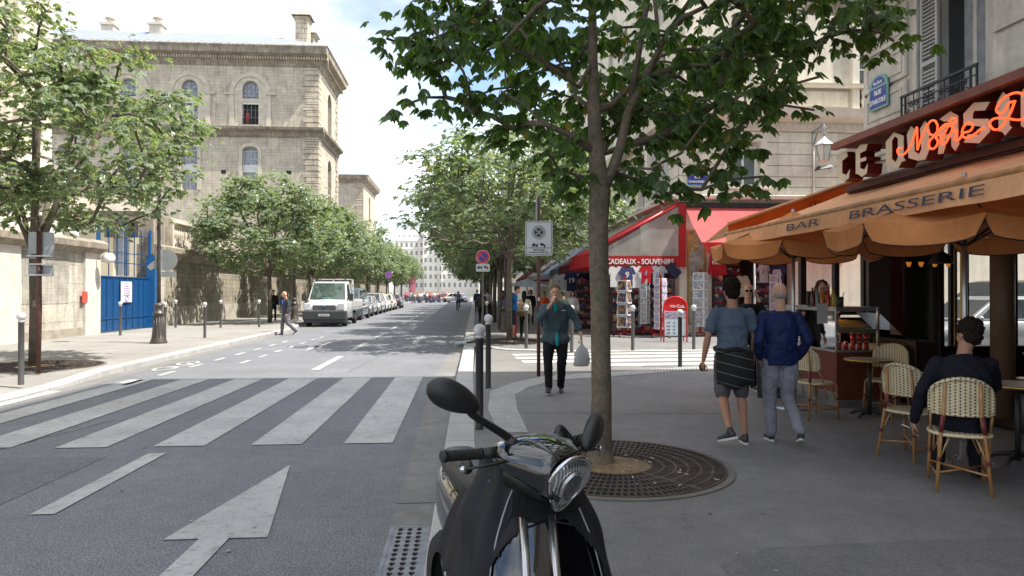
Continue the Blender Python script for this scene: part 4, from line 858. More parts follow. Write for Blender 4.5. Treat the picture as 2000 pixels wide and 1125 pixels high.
def treegen(seed,H0=2.3,cz=4.9,rad=(3.3,3.3,2.4),zmin=2.9,natt=95,nleaf=26,size=.24,r0=.15,det=False,flt=None):
    rnd=random.Random(seed); nodes=[[Vector((0,0,0)),None],[Vector((.02,0,H0*.5)),0],[Vector((0,.03,H0)),1]]
    for k in range(5):
        a=k*2*pi/5+rnd.uniform(-.3,.3); prev=2; L=rnd.uniform(.75,.95)
        for f in (.25,.55,.85): 
            nodes.append([Vector((cos(a)*rad[0]*.55*f*L,sin(a)*rad[1]*.55*f*L,H0+(cz+rad[2]*.35-H0)*f**.8)),prev]); prev=len(nodes)-1
    nodes.append([Vector((.05,.05,cz)),2]); nodes.append([Vector((0,.1,cz+rad[2]*.6)),len(nodes)-1])
    atts=[]
    while len(atts)<natt:
        v=Vector([rnd.gauss(0,1) for _ in range(3)]).normalized()*(rnd.uniform(.35,1.)**.45)
        bump=1+.22*noise.noise(Vector((v.x*1.6+seed,v.y*1.6,v.z*1.6)))
        p=Vector((v.x*rad[0]*bump,v.y*rad[1]*bump,cz+v.z*rad[2]*bump))
        rr=math.hypot(p.x,p.y)/rad[0]
        if p.z<zmin+.25*noise.noise(p)-.25*rr: continue
        atts.append(p)
    atts.sort(key=lambda p:(p-Vector((0,0,cz))).length)
    tips=grow(nodes,atts,rnd,.15,.55)
    wm,rd=woodmesh(nodes,r0,.006)
    lm=MB()
    for t_ in tips:
        p=nodes[t_][0]; par=nodes[nodes[t_][1]][0]; d=(p-par).normalized()
        for k in range(nleaf):
            f=rnd.uniform(-1.,.25); o=Vector([rnd.gauss(0,.26),rnd.gauss(0,.26),rnd.gauss(0,.13)])
            q=p+(p-par)*f*.8+o; hd=Vector((q.x-par.x,q.y-par.y,0))+Vector([rnd.gauss(0,.35) for _ in range(3)]); hd.z=rnd.uniform(-.35,.15)
            if flt and flt(q): continue
            leaf(lm,q,hd,size*rnd.uniform(.7,1.15),rnd,det,5)
    return wm,lm
def tree_thing(name,label,wm,lm,loc,rz=0,group=None,Mb=None,Ml=None):
    t=thing(name,label,'tree',loc,rz,group); wm.build('trunk',Mb or M_bark,t,fixn=False); lm.build('crown',Ml or M_leaf2,t,fixn=False); return t
def respl(t,loc,rz,sc,label): return dup(t,loc,rz,label,scale=sc)
GR='street trees along both pavements'
wm,lm=treegen(3,H0=2.35,cz=5.0,rad=(3.5,3.4,2.35),zmin=2.95,natt=180,nleaf=36,size=.155,r0=.115)
T1=tree_thing('street_tree','sunlit street tree on the left pavement beside the back of a grey road sign',wm,lm,(-9.0,15.1,.12),R(20),GR)
wm,lm=treegen(8,H0=2.2,cz=4.7,rad=(3.4,3.4,2.3),zmin=2.6,natt=170,nleaf=40,size=.17,r0=.10)
T2=tree_thing('street_tree','second street tree on the left pavement, behind the man in the suit',wm,lm,(-9.85,35.8,.12),R(70),GR); T2.scale=(1.08,)*3
wm,lm=treegen(15,flt=lambda q:(lambda w:w.x<.2 and w.y<1.5 and w.z<3.6-.35*w.x*0)(Matrix.Rotation(R(200),3,'Z')@q),H0=2.5,cz=4.7,rad=(3.5,3.4,2.2),zmin=2.75,natt=170,nleaf=40,size=.17,r0=.10)
T3=tree_thing('street_tree','nearest street tree on the far right pavement beside the road, its trunk behind the bollards',wm,lm,(1.5,21.72,.12),R(200),GR)
for i,(y,sc,l) in enumerate([(45.3,1.1,'third street tree on the left, rising behind the white truck'),(54.2,1.05,'fourth street tree on the left, over the grey van'),(63,1.1,'fifth street tree on the left, over the parked cars'),(72,1.05,'sixth tree of the left hand row going away'),(81,1.1,'seventh tree of the left hand row going away'),(90,1.,'eighth tree of the left hand row going away'),(100,1.1,'ninth tree of the left hand row going away'),(111,1.05,'last tree of the left hand row')]):
    respl((T2,T3,T1)[i%3],(-9.85,y,.12),R(40*i+13),sc,l)
for i,(y,sc,l) in enumerate([(28.7,1.02,'second tree of the right hand row'),(35.5,1.05,'third tree of the right hand row'),(43,1.05,'fourth tree of the right hand row'),(50,1.1,'fifth tree of the right hand row'),(58,1.05,'sixth tree of the right hand row'),(66,1.1,'seventh tree of the right hand row'),(75,1.1,'eighth tree of the right hand row'),(86,1.1,'last tree of the right hand row')]):
    respl((T1,T2,T3)[i%3],(1.5+.012*(y-20),y,.12),R(63*i+130),sc,l)
# ---- the big foreground tree
rnd=random.Random(5); TY=6.3; B0=Vector((1.28,TY,.1))
def tq(px,py,dy=0): v=QY(px,py,TY+dy); return v-B0
nodes=[[Vector((0,0,-.05)),None],[Vector((0,0,.12)),0],[tq(1175,780),1],[tq(1172,600),2],[tq(1168,440),3],[tq(1172,375),4],
 [tq(1165,300),5],[tq(1160,215),6],[tq(1158,120,.05),7],[tq(1157,20,.1),8],[tq(1162,-120,.1),9],[tq(1170,-300,.0),10],   # left stem 11
 [tq(1195,335,-.02),5],[tq(1212,285,-.03),12],[tq(1228,215,-.05),13],[tq(1245,120,-.08),14],[tq(1262,20,-.1),15],[tq(1285,-110,-.2),16],[tq(1300,-260,-.3),17],
 [tq(1262,150,-.2),14],[tq(1300,70,-.35),19],[tq(1345,5,-.5),20],[tq(1400,-80,-.7),21],
 [tq(1195,205,.1),7],[tq(1235,165,.5),23],[tq(1290,110,.9),24],
 [tq(1130,170,-.1),8],[tq(1060,120,-.4),26],[tq(980,85,-.6),27],
 [tq(1125,190,.2),7],[tq(1110,140,.6),29],[tq(1040,60,1.0),30],
 [tq(1180,300,.3),6],[tq(1185,270,.9),32]]
nodes=[[Vector(p),q] for p,q in nodes]
fixed={0:.125,1:.11,2:.093,3:.089,4:.092,5:.1,6:.074,7:.062,8:.045,9:.038,10:.03,11:.022,12:.052,13:.046,14:.040,15:.027,16:.023,17:.019,18:.014,19:.028,20:.024,21:.02,22:.016,23:.032,24:.026,25:.018,26:.019,27:.015,28:.011,29:.019,30:.015,31:.011,32:.024,33:.016}
atts=[]
C=Vector((.3,0,4.85))
while len(atts)<165:
    v=Vector([rnd.gauss(0,1) for _ in range(3)]).normalized()*(rnd.uniform(.2,1.)**.5)
    p=C+Vector((v.x*2.55,v.y*2.5,v.z*2.3)); 
    if p.z<3.0+.25*noise.noise(p*1.3)+.1*abs(p.x): continue
    if noise.noise(p*.9+Vector((3,1,7)))>.18: continue
    if p.x<-1.75 or (p.x>1.5 and p.z<4.0): continue
    if p.x<-.3 and p.z<3.5 and noise.noise(p*1.7)>-.1: continue
    if p.y<-1.0 and p.z<3.3: continue
    # keep the sky window between the left branches open
    atts.append(p)
def ap(px,py,dy): return tq(px,py,dy)
traced=[(755,75,-.1),(790,25,.1),(850,60,-.3),(830,110,.2),(790,205,.1),(850,130,.3),(905,140,-.2),(920,215,.1),(870,190,.3),(980,180,.0),(1000,250,.2),(1060,240,-.2),(1090,330,.1),(1105,370,.2),(1070,300,-.3),(950,100,-.4),(890,30,.3),(1010,50,-.2),
 (1240,350,.2),(1300,380,.1),(1370,370,-.1),(1330,300,-.3),(1280,270,.3),(1420,290,.1),(1490,345,-.2),(1460,230,.2),(1505,190,-.1),(1400,200,.3),(1560,110,.1),(1600,150,-.2),(1590,215,.2),(1480,120,.4),(1620,70,0),(1700,60,-.3),(1745,80,-.1),(1550,60,.2),(1380,130,-.3),(1320,190,.4),(1430,60,.1),(1270,330,-.3),(1640,15,-.2),(1230,220,.5),(1350,250,.5),(1450,300,.4)]
while len(atts)<262:
    a=rnd.uniform(0,2*pi); r=2.75*rnd.uniform(.05,1)**.5; p=Vector((.35+r*cos(a),r*.9*sin(a),rnd.uniform(3.15,4.5)+.1*r))
    if p.y<-1.0 and p.z<3.5: continue
    if (p.x<-.2 and p.z<3.9) or (abs(p.x)<.5 and p.y<0 and p.z<3.7): continue
    if p.x<-1.7+.25*noise.noise(p*2) or (p.x>1.5 and p.z<3.95+.2*(p.x-1.5)): continue
    atts.append(p)
tr_=[ap(*q) for q in traced]
atts.sort(key=lambda p:(p-C).length); tr_.sort(key=lambda p:(p-Vector((0,0,3.6))).length)
tips=grow(nodes,tr_+atts,rnd,.12,.4,pen=5)
for i in range(0,5): pass
wm,rd=woodmesh(nodes,.085,.004,n=12,fixed=fixed,expo=2.2)
# root flare and knots
wm.lathe([(.17,-.02),(.135,.04),(.115,.1),(.1,.16)],14)
a=tq(1172,440); 
lm=MB()
nT=len(tr_)
for ti_,t_ in enumerate(tips):
    p=nodes[t_][0]; par=nodes[nodes[t_][1]][0]; d=(p-par)
    nl=rnd.randint(10,15) if ti_<nT else rnd.randint(11,16)
    for k in range(nl):
        f=rnd.uniform(-1.3,.15); o=Vector([rnd.gauss(0,.13),rnd.gauss(0,.13),rnd.gauss(-.02,.08)]); q=p+d*f+o
        hd=Vector((rnd.gauss(0,1),rnd.gauss(0,1),0)).normalized()*.8+Vector((d.x,d.y,0)).normalized()*.6; hd.z=rnd.uniform(-.75,-.1)
        s=rnd.uniform(.08,.15); leaf(lm,q,hd,s,rnd,True,rnd.choice((4,5,5)))
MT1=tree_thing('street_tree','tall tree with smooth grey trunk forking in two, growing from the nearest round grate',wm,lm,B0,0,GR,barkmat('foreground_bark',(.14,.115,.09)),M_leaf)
# ---- tree pit grates
M_cast=mat('rusty_cast_iron',(.075,.058,.048),.7,.3,var=.35,sc=5,bump=.3); M_pit=mat('pit_dark',(.012,.011,.010),.95,var=.3,sc=6); M_soil=mat('sandy_soil',(.20,.14,.075),.95,var=.35,sc=14,bump=.8,bsc=40)
def grate(label,cx,cy,z,Rr,r_in,rings,nb,seam=True):
    t=thing('tree_grate',label,'grate',(cx,cy,z),0,'round iron tree grates')
    m=MB()
    def ann(m,r0,r1,z0,z1,n=72):
        for k in range(n):
            a,b=2*pi*k/n,2*pi*(k+1)/n
            m.add([(r0*cos(a),r0*sin(a),z1),(r1*cos(a),r1*sin(a),z1),(r1*cos(b),r1*sin(b),z1),(r0*cos(b),r0*sin(b),z1),(r0*cos(a),r0*sin(a),z0),(r1*cos(a),r1*sin(a),z0),(r1*cos(b),r1*sin(b),z0),(r0*cos(b),r0*sin(b),z0)],[[0,1,2,3],[1,5,6,2],[0,3,7,4]])
    rr=[r_in+(Rr-r_in)*i/rings for i in range(rings+1)]
    for r in rr: ann(m,r-.012 if r!=rr[0] else r,r+.012,.003,.016)
    for i in range(rings):
        n=int(nb*(.55+.45*i/(rings-1)))*1
        for k in range(n):
            a=2*pi*k/n; w=.28*2*pi*(rr[i]+rr[i+1])/2/n/2; d=Vector((cos(a),sin(a),0)); s=Vector((-sin(a),cos(a),0))*w; p0=d*(rr[i]+.01); p1=d*(rr[i+1]-.01)
            m.add([p0-s+Vector((0,0,.015)),p1-s+Vector((0,0,.015)),p1+s+Vector((0,0,.015)),p0+s+Vector((0,0,.015)),p0-s+Vector((0,0,.003)),p1-s+Vector((0,0,.003)),p1+s+Vector((0,0,.003)),p0+s+Vector((0,0,.003))],[[0,1,2,3],[0,4,5,1],[3,2,6,7]])
    for a in (R(-58),R(122)): d=Vector((cos(a),sin(a),0)); m.obox(d*(r_in+Rr)/2+Vector((0,0,.01)),(Rr-r_in,.035,.016),Matrix.Rotation(a,3,'Z'))
    m.build('grate',M_cast,t,fixn=False)
    m=MB(); ann(m,Rr+.012,Rr+.075,0,.009); m.build('surround',mat('grate_surround',(.15,.14,.12),.9,var=.15),t,fixn=False)
    m=MB(); n=48; m.poly([((Rr+.02)*cos(2*pi*k/n),(Rr+.02)*sin(2*pi*k/n),.0025) for k in range(n)]); m.build('pit',M_pit,t)
    m=MB(); prof=[(r_in-.002,.004),(r_in*.8,.012),(r_in*.4,.02),(.02,.022)]; m.lathe(prof,32,caps=False); m.build('soil',M_soil,t); return t
grate('large round iron tree grate round the foreground tree on the right pavement',1.38,6.2,.1035,1.0,.35,6,110)
grate('round tree grate on the left pavement beside the sign pole',-9.0,15.1,.125,1.25,.4,5,70); grate('round tree grate on the far right corner behind the bollards',1.5,21.72,.122,1.2,.4,5,60)
# litter on the foreground grate
m=MB(); r2=random.Random(4)
for k in range(40):
    a=r2.uniform(0,2*pi); rr=r2.uniform(.1,1.0); x,y=1.38+rr*cos(a),6.2+rr*sin(a); s=r2.uniform(.006,.016); b=r2.uniform(0,3); z=.12 if rr>.34 else .128
    m.obox((x,y,z),(s*2.6,s*.6,s*.5),Matrix.Rotation(b,3,'Z'))
o=m.build('cigarette_ends',mat('litter_white',(.5,.45,.38),.8)); tag(o,'scattered cigarette ends and scraps lying on the foreground tree grate','litter',kind='stuff')
# ================================================================= BRASSERIE TERRACE
def cloth(name,c=None,rough=.85,tr=.25,var=.1,sc=3,bump=.15,bsc=9):
    if name in MT: return MT[name]
    m,t,b,o=newmat(name); oc=nd(t,'ShaderNodeTexCoord').outputs['Object']; n=noise_(t,sc,5,oc); r=ramp(t,n.outputs[0],[(.3,1-var),(.7,1+var)]); c_=mul(t,c,r.outputs[0])
    n2=noise_(t,22,3,oc); r2=ramp(t,n2.outputs[0],[(.3,.93),(.6,1.03)]); c_=mul(t,c_,r2.outputs[0])
    t.links.new(c_,b.inputs['Base Color']); b.inputs['Roughness'].default_value=rough; b.inputs['Specular IOR Level'].default_value=.2
    n3=noise_(t,bsc,4,oc); bumpn(t,b,n3.outputs[0],bump,.03)
    if tr:
        tl=nd(t,'ShaderNodeBsdfTranslucent'); t.links.new(c_,tl.inputs[0]); mx=nd(t,'ShaderNodeMixShader'); mx.inputs[0].default_value=tr; t.links.new(b.outputs[0],mx.inputs[1]); t.links.new(tl.outputs[0],mx.inputs[2]); t.links.new(mx.outputs[0],o.inputs[0])
    return m
M_awn=cloth('pale_orange_canvas',(.82,.44,.23),tr=.2); M_par=cloth('orange_parasol_canvas',(.62,.25,.09),tr=.2); M_cheek=cloth('red_orange_canvas',(.62,.10,.015),tr=.5)
M_steel=mat('brushed_steel',(.45,.46,.47),.35,.85,var=.1); M_cast2=mat('dark_cast_metal',(.03,.03,.033),.5,.3)
aw=thing('awning','long pale orange brasserie awning with lettered valance over the terrace','awning',(5,4,3))
AX0,AZ0,AX1,AZ1=5.95,3.27,3.9,2.55; Y0a,Y1a=-2.5,9.75
m=MB(); ny,nx=60,8
for i in range(ny+1):
    for j in range(nx+1):
        y=Y0a+(Y1a-Y0a)*i/ny; f=j/nx; x=AX0+(AX1-AX0)*f; z=AZ0+(AZ1-AZ0)*f-.05*sin(pi*f)*(1+.35*sin(y*2.4))-.012*sin(y*9)*f
        m.v.append((x,y,z))
for i in range(ny):
    for j in range(nx): a=i*(nx+1)+j; m.f.append([a,a+1,a+nx+2,a+nx+1]); m.m.append(0); m.sm.append(True)
m.build('canopy',M_awn,aw,wp=True,fixn=False)
m=MB(); 
for i in range(ny):
    y0=Y0a+(Y1a-Y0a)*i/ny; y1=Y0a+(Y1a-Y0a)*(i+1)/ny
    w0=.02*sin(y0*7);w1=.02*sin(y1*7); m.add([(AX1-.03,y0,AZ1-.02),(AX1-.03,y1,AZ1-.02),(AX1-.06+w1,y1,AZ1-.185),(AX1-.06+w0,y0,AZ1-.185)],[[0,1,2,3]],0,True)
m.build('valance',M_awn,aw,wp=True,fixn=False)
m=MB(); m.tube([(AX1,Y0a,AZ1),(AX1,Y1a+.1,AZ1)],.035,8); m.build('front_bar',mat('stained_orange_bar',(.42,.2,.07),.6,var=.35,sc=9),aw,wp=True)
for y in (9.3,6.4,3.5): m=MB(); m.tube([(6.1,y,2.95),(5.0,y+.1,2.7),(AX1+.05,y,AZ1-.02)],.022,6); m.build('folding_arm',M_iron,aw,wp=True)
for wrd,pa,pb in (('BRASSERIE',1662,1925),('BAR',1538,1602)):
    ya=QX(pa,430,AX1-.06).y; yb=QX(pb,400,AX1-.06).y
    o=text(wrd,.118,mat('dark_blue_lettering',(.06,.06,.09),.8,var=.2),'lettering',aw,face(Vector((AX1-.075,(ya+yb)/2,AZ1-.105))-Vector(aw.location),(0,-1,0),(.12,0,1)),ext=.001)
    wdt=max(v.co.x for v in o.data.vertices)-min(v.co.x for v in o.data.vertices); o.matrix_local=face(Vector((AX1-.078,(ya+yb)/2,AZ1-.10))-Vector(aw.location),(0,-1,0),(.15,0,1))@Matrix.Diagonal(((ya-yb)/wdt,1,1,1))
sa=thing('awning','red orange side cheek of the second awning at the corner, with reversed lettering','awning',(5.1,10.15,2.9))
pA=QY(1422,437,10.15); pB=QY(1684,348,10.15)
m=MB(); n=12
for i in range(n):
    a=pA.lerp(pB,i/n); b=pA.lerp(pB,(i+1)/n); m.add([(a.x,a.y+.02*sin(i),a.z),(b.x,b.y+.02*sin(i+1),b.z),(b.x,b.y,2.42),(a.x,a.y,2.42)],[[0,1,2,3]],0,True)
m.build('cheek',M_cheek,sa,wp=True); m=MB(); m.tube([pA,pB],.03,6); m.build('hem',M_awn,sa,wp=True)
m=MB(); a=pA; b=pB; m.add([(a.x,a.y+.03,a.z),(b.x,b.y+.03,b.z),(b.x,b.y+1.3,b.z-.4),(a.x+.1,a.y+1.3,a.z-.2)],[[0,1,2,3]])
m.build('canopy',M_awn,sa,wp=True)
text('GLACES',.13,mat('brown_lettering',(.12,.02,.01),.8),'lettering',sa,face((.45,-.012,.15),(-1,0,0),(0,0,1)),ext=.001)
# fascia with blackletter name and neon script
sg=thing('shop_sign','large cream blackletter letters with dark red sides on a frame above the awning','sign',(5.2,4,3.4))
ZL0,ZL1=3.2,3.63
yL=QX(1627,300,5.15).y
m=MB(); m.box(5.12,-3,3.67,5.2,yL,3.76); m.box(5.2,-3,3.70,6.2,yL,3.73); m.build('frame_top',mat('rust_red_board',(.20,.065,.04),.6,var=.2,sc=4),sg,wp=True)
m=MB(); m.box(5.5,-3,3.1,6.15,yL+.25,3.16); m.box(5.45,-3,3.12,5.5,yL+.2,3.2); m.build('frame_base',mat('dark_red_frame',(.07,.012,.01),.5,var=.2),sg,wp=True)
M_lf=mat('cream_letter_face',(.62,.52,.38),.6,var=.08); M_ls=mat('dark_red_letter_side',(.12,.012,.012),.4,var=.1)
GL={'L':[[(.12,.15),(.12,.84),(0,.82),(.42,1),(.78,.93),(.85,.78),(.6,.72),(.45,.7),(.45,.3),(.75,.2),(1,.36),(.92,.08),(.6,0),(.35,.1)]],
'E':[[(.12,.15),(.12,.82),(0,.8),(.45,1),(1,.94),(.85,.76),(.45,.74),(.45,.57),(.88,.57),(.88,.46),(.45,.46),(.45,.28),(.75,.2),(1,.36),(.92,.06),(.55,0),(.35,.1)]],
'Q':[[(.03,.15),(.03,.8),(.45,1),(.5,.87),(.36,.78),(.36,.26),(.55,.14),(.42,0)],[(.45,1),(.95,.8),(.95,.2),(1.05,.1),(.85,.1),(.7,-.04),(.42,0),(.55,.14),(.66,.26),(.66,.78),(.5,.87)]],
'U':[[(0,.8),(.2,1),(.36,.88),(.36,.28),(.55,.17),(.5,0),(.08,.15)],[(.6,.83),(.82,1),(1,.83),(1,.2),(.85,-.02),(.5,0),(.55,.17),(.66,.28)]],
'A':[[(.02,.02),(.28,0),(.38,.15),(.36,.34),(.64,.34),(.64,.12),(.82,-.03),(1,.12),(.95,.3),(.95,.82),(.6,1),(.1,.9),(.3,.8),(.64,.74),(.64,.45),(.36,.45),(.36,.7),(.12,.62)]],
'S':[[(0,.55),(0,.82),(.4,1),(1,.88),(.82,.72),(.42,.8),(.36,.72),(.36,.62),(.95,.5),(1,.2),(.6,0),(0,.12),(.16,.3),(.6,.2),(.66,.28),(.66,.38)]],
'I':[[(.15,.14),(.15,.8),(0,.8),(.45,1),(.85,.82),(.85,.2),(1,.14),(.55,0),(.4,.1)]],
'M':[[(0,.82),(.15,1),(.27,.88),(.27,.12),(.13,0),(.0,.12)],[(.27,.88),(.5,1),(.62,.86),(.62,.12),(.5,0),(.38,.12),(.38,.8)],[(.62,.86),(.85,1),(1,.82),(1,.12),(.87,0),(.73,.12),(.73,.8)]],
'O':[[(.03,.15),(.03,.8),(.45,1),(.5,.87),(.36,.78),(.36,.26),(.55,.14),(.42,0)],[(.45,1),(.95,.8),(.95,.2),(.6,0),(.42,0),(.55,.14),(.66,.26),(.66,.78),(.5,.87)]],
'D':[[(.0,.15),(.0,.86),(.1,1),(.5,1),(.5,.87),(.36,.78),(.36,.2),(.55,.12),(.42,0)],[(.5,1),(.95,.8),(.95,.2),(.6,0),(.42,0),(.55,.12),(.66,.26),(.66,.78),(.5,.87)]]}
for ch,a,b in (('L',1633,1660),('E',1668,1695),('Q',1729,1767),('U',1771,1815),('A',1831,1874),('S',1882,1934),('I',1946,1977),('M',1994,2090),('O',2110,2180)):
    ya,yb=QX(a,300,5.2).y,QX(b,300,5.2).y; w_=ya-yb; m=MB()
    for pl_ in GL[ch]: m.prism([(x*w_,y*(ZL1-ZL0)) for x,y in pl_],(5.2,ya,ZL0),(0,-1,0),(0,0,1),(.2,0,0),0,1)
    m.build('letter',[M_lf,M_ls],sg,wp=True)
ns=thing('neon_sign','glowing orange red neon script in front of the blackletter name','sign',(5.0,5,3.4))
M_neon=mat('neon_orange',(1.,.10,.025),.3,var=0,emis=.75)
def spl(pts,k=5):
    o=[];n=len(pts)
    for i in range(n-1):
        p0=Vector(pts[max(i-1,0)]);p1=Vector(pts[i]);p2=Vector(pts[i+1]);p3=Vector(pts[min(i+2,n-1)])
        for j in range(k): t=j/k; o.append(.5*((2*p1)+(-p0+p2)*t+(2*p0-5*p1+4*p2-p3)*t*t+(-p0+3*p1-3*p2+p3)*t**3))
    o.append(Vector(pts[-1])); return o
def neon(pl_):
    p3=[QX(1620+x/4.687,140+y/4.687,5.04) for x,y in pl_]; m=MB(); m.tube(spl(p3),.0115,6); m.build('neon_tube',M_neon,ns,wp=True)
neon([(665,700),(635,700),(622,728),(645,762),(690,750),(740,680),(775,590),(800,510),(803,600),(805,718)])
neon([(805,718),(840,610),(880,520),(925,455),(965,450),(988,490),(985,550),(950,582),(915,565),(905,530)])
neon([(985,600),(950,600),(915,640),(915,690),(945,708),(980,680),(992,635),(975,600),(1000,575),(1030,600)])
neon([(1120,425),(1150,430),(1152,465),(1115,478),(1060,482),(1010,530),(1003,560)]); neon([(1110,440),(1075,520),(1040,600),(1025,650),(1050,668),(1085,620)]); neon([(1010,535),(1060,500),(1130,500)])
neon([(1085,620),(1120,540),(1135,515),(1130,548),(1165,535),(1165,580),(1150,620),(1185,622),(1225,560)])
neon([(1225,560),(1290,540),(1312,495),(1285,468),(1240,490),(1215,545),(1225,595),(1270,605),(1330,570),(1385,528),(1422,515)])
neon([(1790,215),(1720,192),(1640,215),(1560,280),(1528,350),(1560,385),(1605,355),(1640,290),(1690,272)]); neon([(1700,262),(1660,370),(1610,460),(1545,528),(1490,520),(1468,470),(1510,430),(1610,425),(1720,442),(1790,425),(1860,370),(1900,290),(1870,220),(1790,205)])
# parasols
def parasol(label,px,py,rot,Rr=1.14,dz=0):
    c=P(px,py,.1); t=thing('parasol',label,'parasol',(c.x,c.y,.1),rot,'orange parasols on the terrace')
    zt,zr,zb=2.72+dz,2.25+dz,2.06+dz; m=MB(); n=8; k=6
    cor=[Vector((Rr*cos(2*pi*i/n),Rr*sin(2*pi*i/n),zr)) for i in range(n)]; ap_=Vector((0,0,zt))
    for i in range(n):
        a,b=cor[i],cor[(i+1)%n]; rows=[]
        for r in range(5):
            f=r/4; rows.append([ap_.lerp(a,f).lerp(ap_.lerp(b,f),q_/k)+Vector((0,0,-.09*sin(pi*f)*.6-.05*sin(pi*q_/k)*f)) for q_ in range(k+1)])
        o=len(m.v); m.v+=[tuple(p) for r in rows for p in r]
        for r in range(4):
            for q_ in range(k): a_=o+r*(k+1)+q_; m.f.append([a_,a_+1,a_+k+2,a_+k+1]); m.m.append(0); m.sm.append(True)
    m.build('canopy',M_par,t,fixn=False)
    for i in range(n):
        a,b=cor[i],cor[(i+1)%n]; nr=((a+b)/2); nr.z=0; nr.normalize(); m=MB(); k2=14; rows=[[],[],[]]
        for q_ in range(k2+1):
            f=q_/k2; p=a.lerp(b,f)+Vector((0,0,-.05*sin(pi*f))); e=min(f,1-f)/.10; s=1-max(0,1-e)**2; s=.22+.78*s*(.88+.12*sin(pi*f))
            for r in range(3): rows[r].append(p+Vector((0,0,-(zr-zb)*s*r/2))+nr*(.012*sin(f*9+i)*r))
        o=len(m.v); m.v+=[tuple(p) for r in rows for p in r]
        for r in range(2):
            for q_ in range(k2): a_=o+r*(k2+1)+q_; m.f.append([a_,a_+1,a_+k2+2,a_+k2+1]); m.m.append(0); m.sm.append(True)
        m.build('valance_flap',M_par,t,fixn=False)
        m=MB(); m.tube([rows[2][q_] for q_ in range(k2+1)],.006,4); m.build('edge_tape',M_iron,t)
        m=MB(); m.tube([(0,0,zt-.06),tuple(cor[i]+Vector((0,0,-.03)))],.009,4); m.tube([(0,0,zr-.2),tuple(ap_.lerp(cor[i],.5)+Vector((0,0,-.06)))],.008,4); m.build('rib',M_iron,t)
    m=MB(); m.tube([(0,0,.0),(0,0,zt+.02)],.024,12); m.build('pole',M_steel,t)
    m=MB(); m.lathe([(.26,0),(.26,.012),(.06,.022),(.045,.022),(.04,.2),(.03,.2)],24)
    for a in range(4): m.lathe([(.012,.02),(.012,.05),(.02,.052),(.0,.06)],6,(.09*cos(a*pi/2),.09*sin(a*pi/2),0))
    m.build('base_plate',M_steel,t); return t
parasol('farther orange parasol with scalloped edge, its pole behind the man in the blue jacket',1550,797,R(12),1.12)
parasol('nearer orange parasol above the seated man, its pole in front of the cafe windows',1885,905,R(14),1.2,-.03)
# ---- rattan bistro chairs
def weave(name,ax,c1=(.62,.54,.34),c2=(.055,.018,.012)):
    m,t,b,o=newmat(name); tc=nd(t,'ShaderNodeTexCoord'); sp=nd(t,'ShaderNodeSeparateXYZ'); t.links.new(tc.outputs['Object'],sp.inputs[0])
    def mt(op,a,b_=None):
        n=nd(t,'ShaderNodeMath',operation=op)
        for i,x in enumerate((a,b_)):
            if x is None: continue
            if isinstance(x,(int,float)): n.inputs[i].default_value=x
            else: t.links.new(x,n.inputs[i])
        return n.outputs[0]
    u=mt('MULTIPLY',sp.outputs[0],1/.034); v=mt('MULTIPLY',sp.outputs[ax],1/.026); fu=mt('FRACT',mt('ADD',u,100)); row=mt('FLOOR',mt('ADD',u,100)); fv=mt('FRACT',mt('ADD',mt('ADD',v,100),mt('MULTIPLY',row,.5)))
    d=mt('MULTIPLY',mt('LESS_THAN',mt('ABSOLUTE',mt('SUBTRACT',fu,.5)),.17),mt('LESS_THAN',mt('ABSOLUTE',mt('SUBTRACT',fv,.5)),.27))
    mx=nd(t,'ShaderNodeMixRGB'); t.links.new(d,mx.inputs[0]); mx.inputs[1].default_value=c1+(1,); mx.inputs[2].default_value=c2+(1,)
    n=noise_(t,8,4,tc.outputs['Object']); r=ramp(t,n.outputs[0],[(.3,.85),(.7,1.08)]); t.links.new(mul(t,mx.outputs[0],r.outputs[0]),b.inputs['Base Color']); b.inputs['Roughness'].default_value=.45
    h=mt('ADD',mt('SINE',mt('MULTIPLY',u,12.566)),mt('SINE',mt('MULTIPLY',v,12.566))); bumpn(t,b,h,.35,.003); return m
M_wb=weave('woven_back',2); M_ws=weave('woven_seat',1); M_cane=mat('honey_cane',(.36,.18,.065),.4,var=.25,sc=14,coat=.2); M_wrap=mat('maroon_binding',(.13,.018,.022),.5,var=.1); M_edge=mat('cream_binding',(.62,.54,.34),.5,var=.15,sc=30)
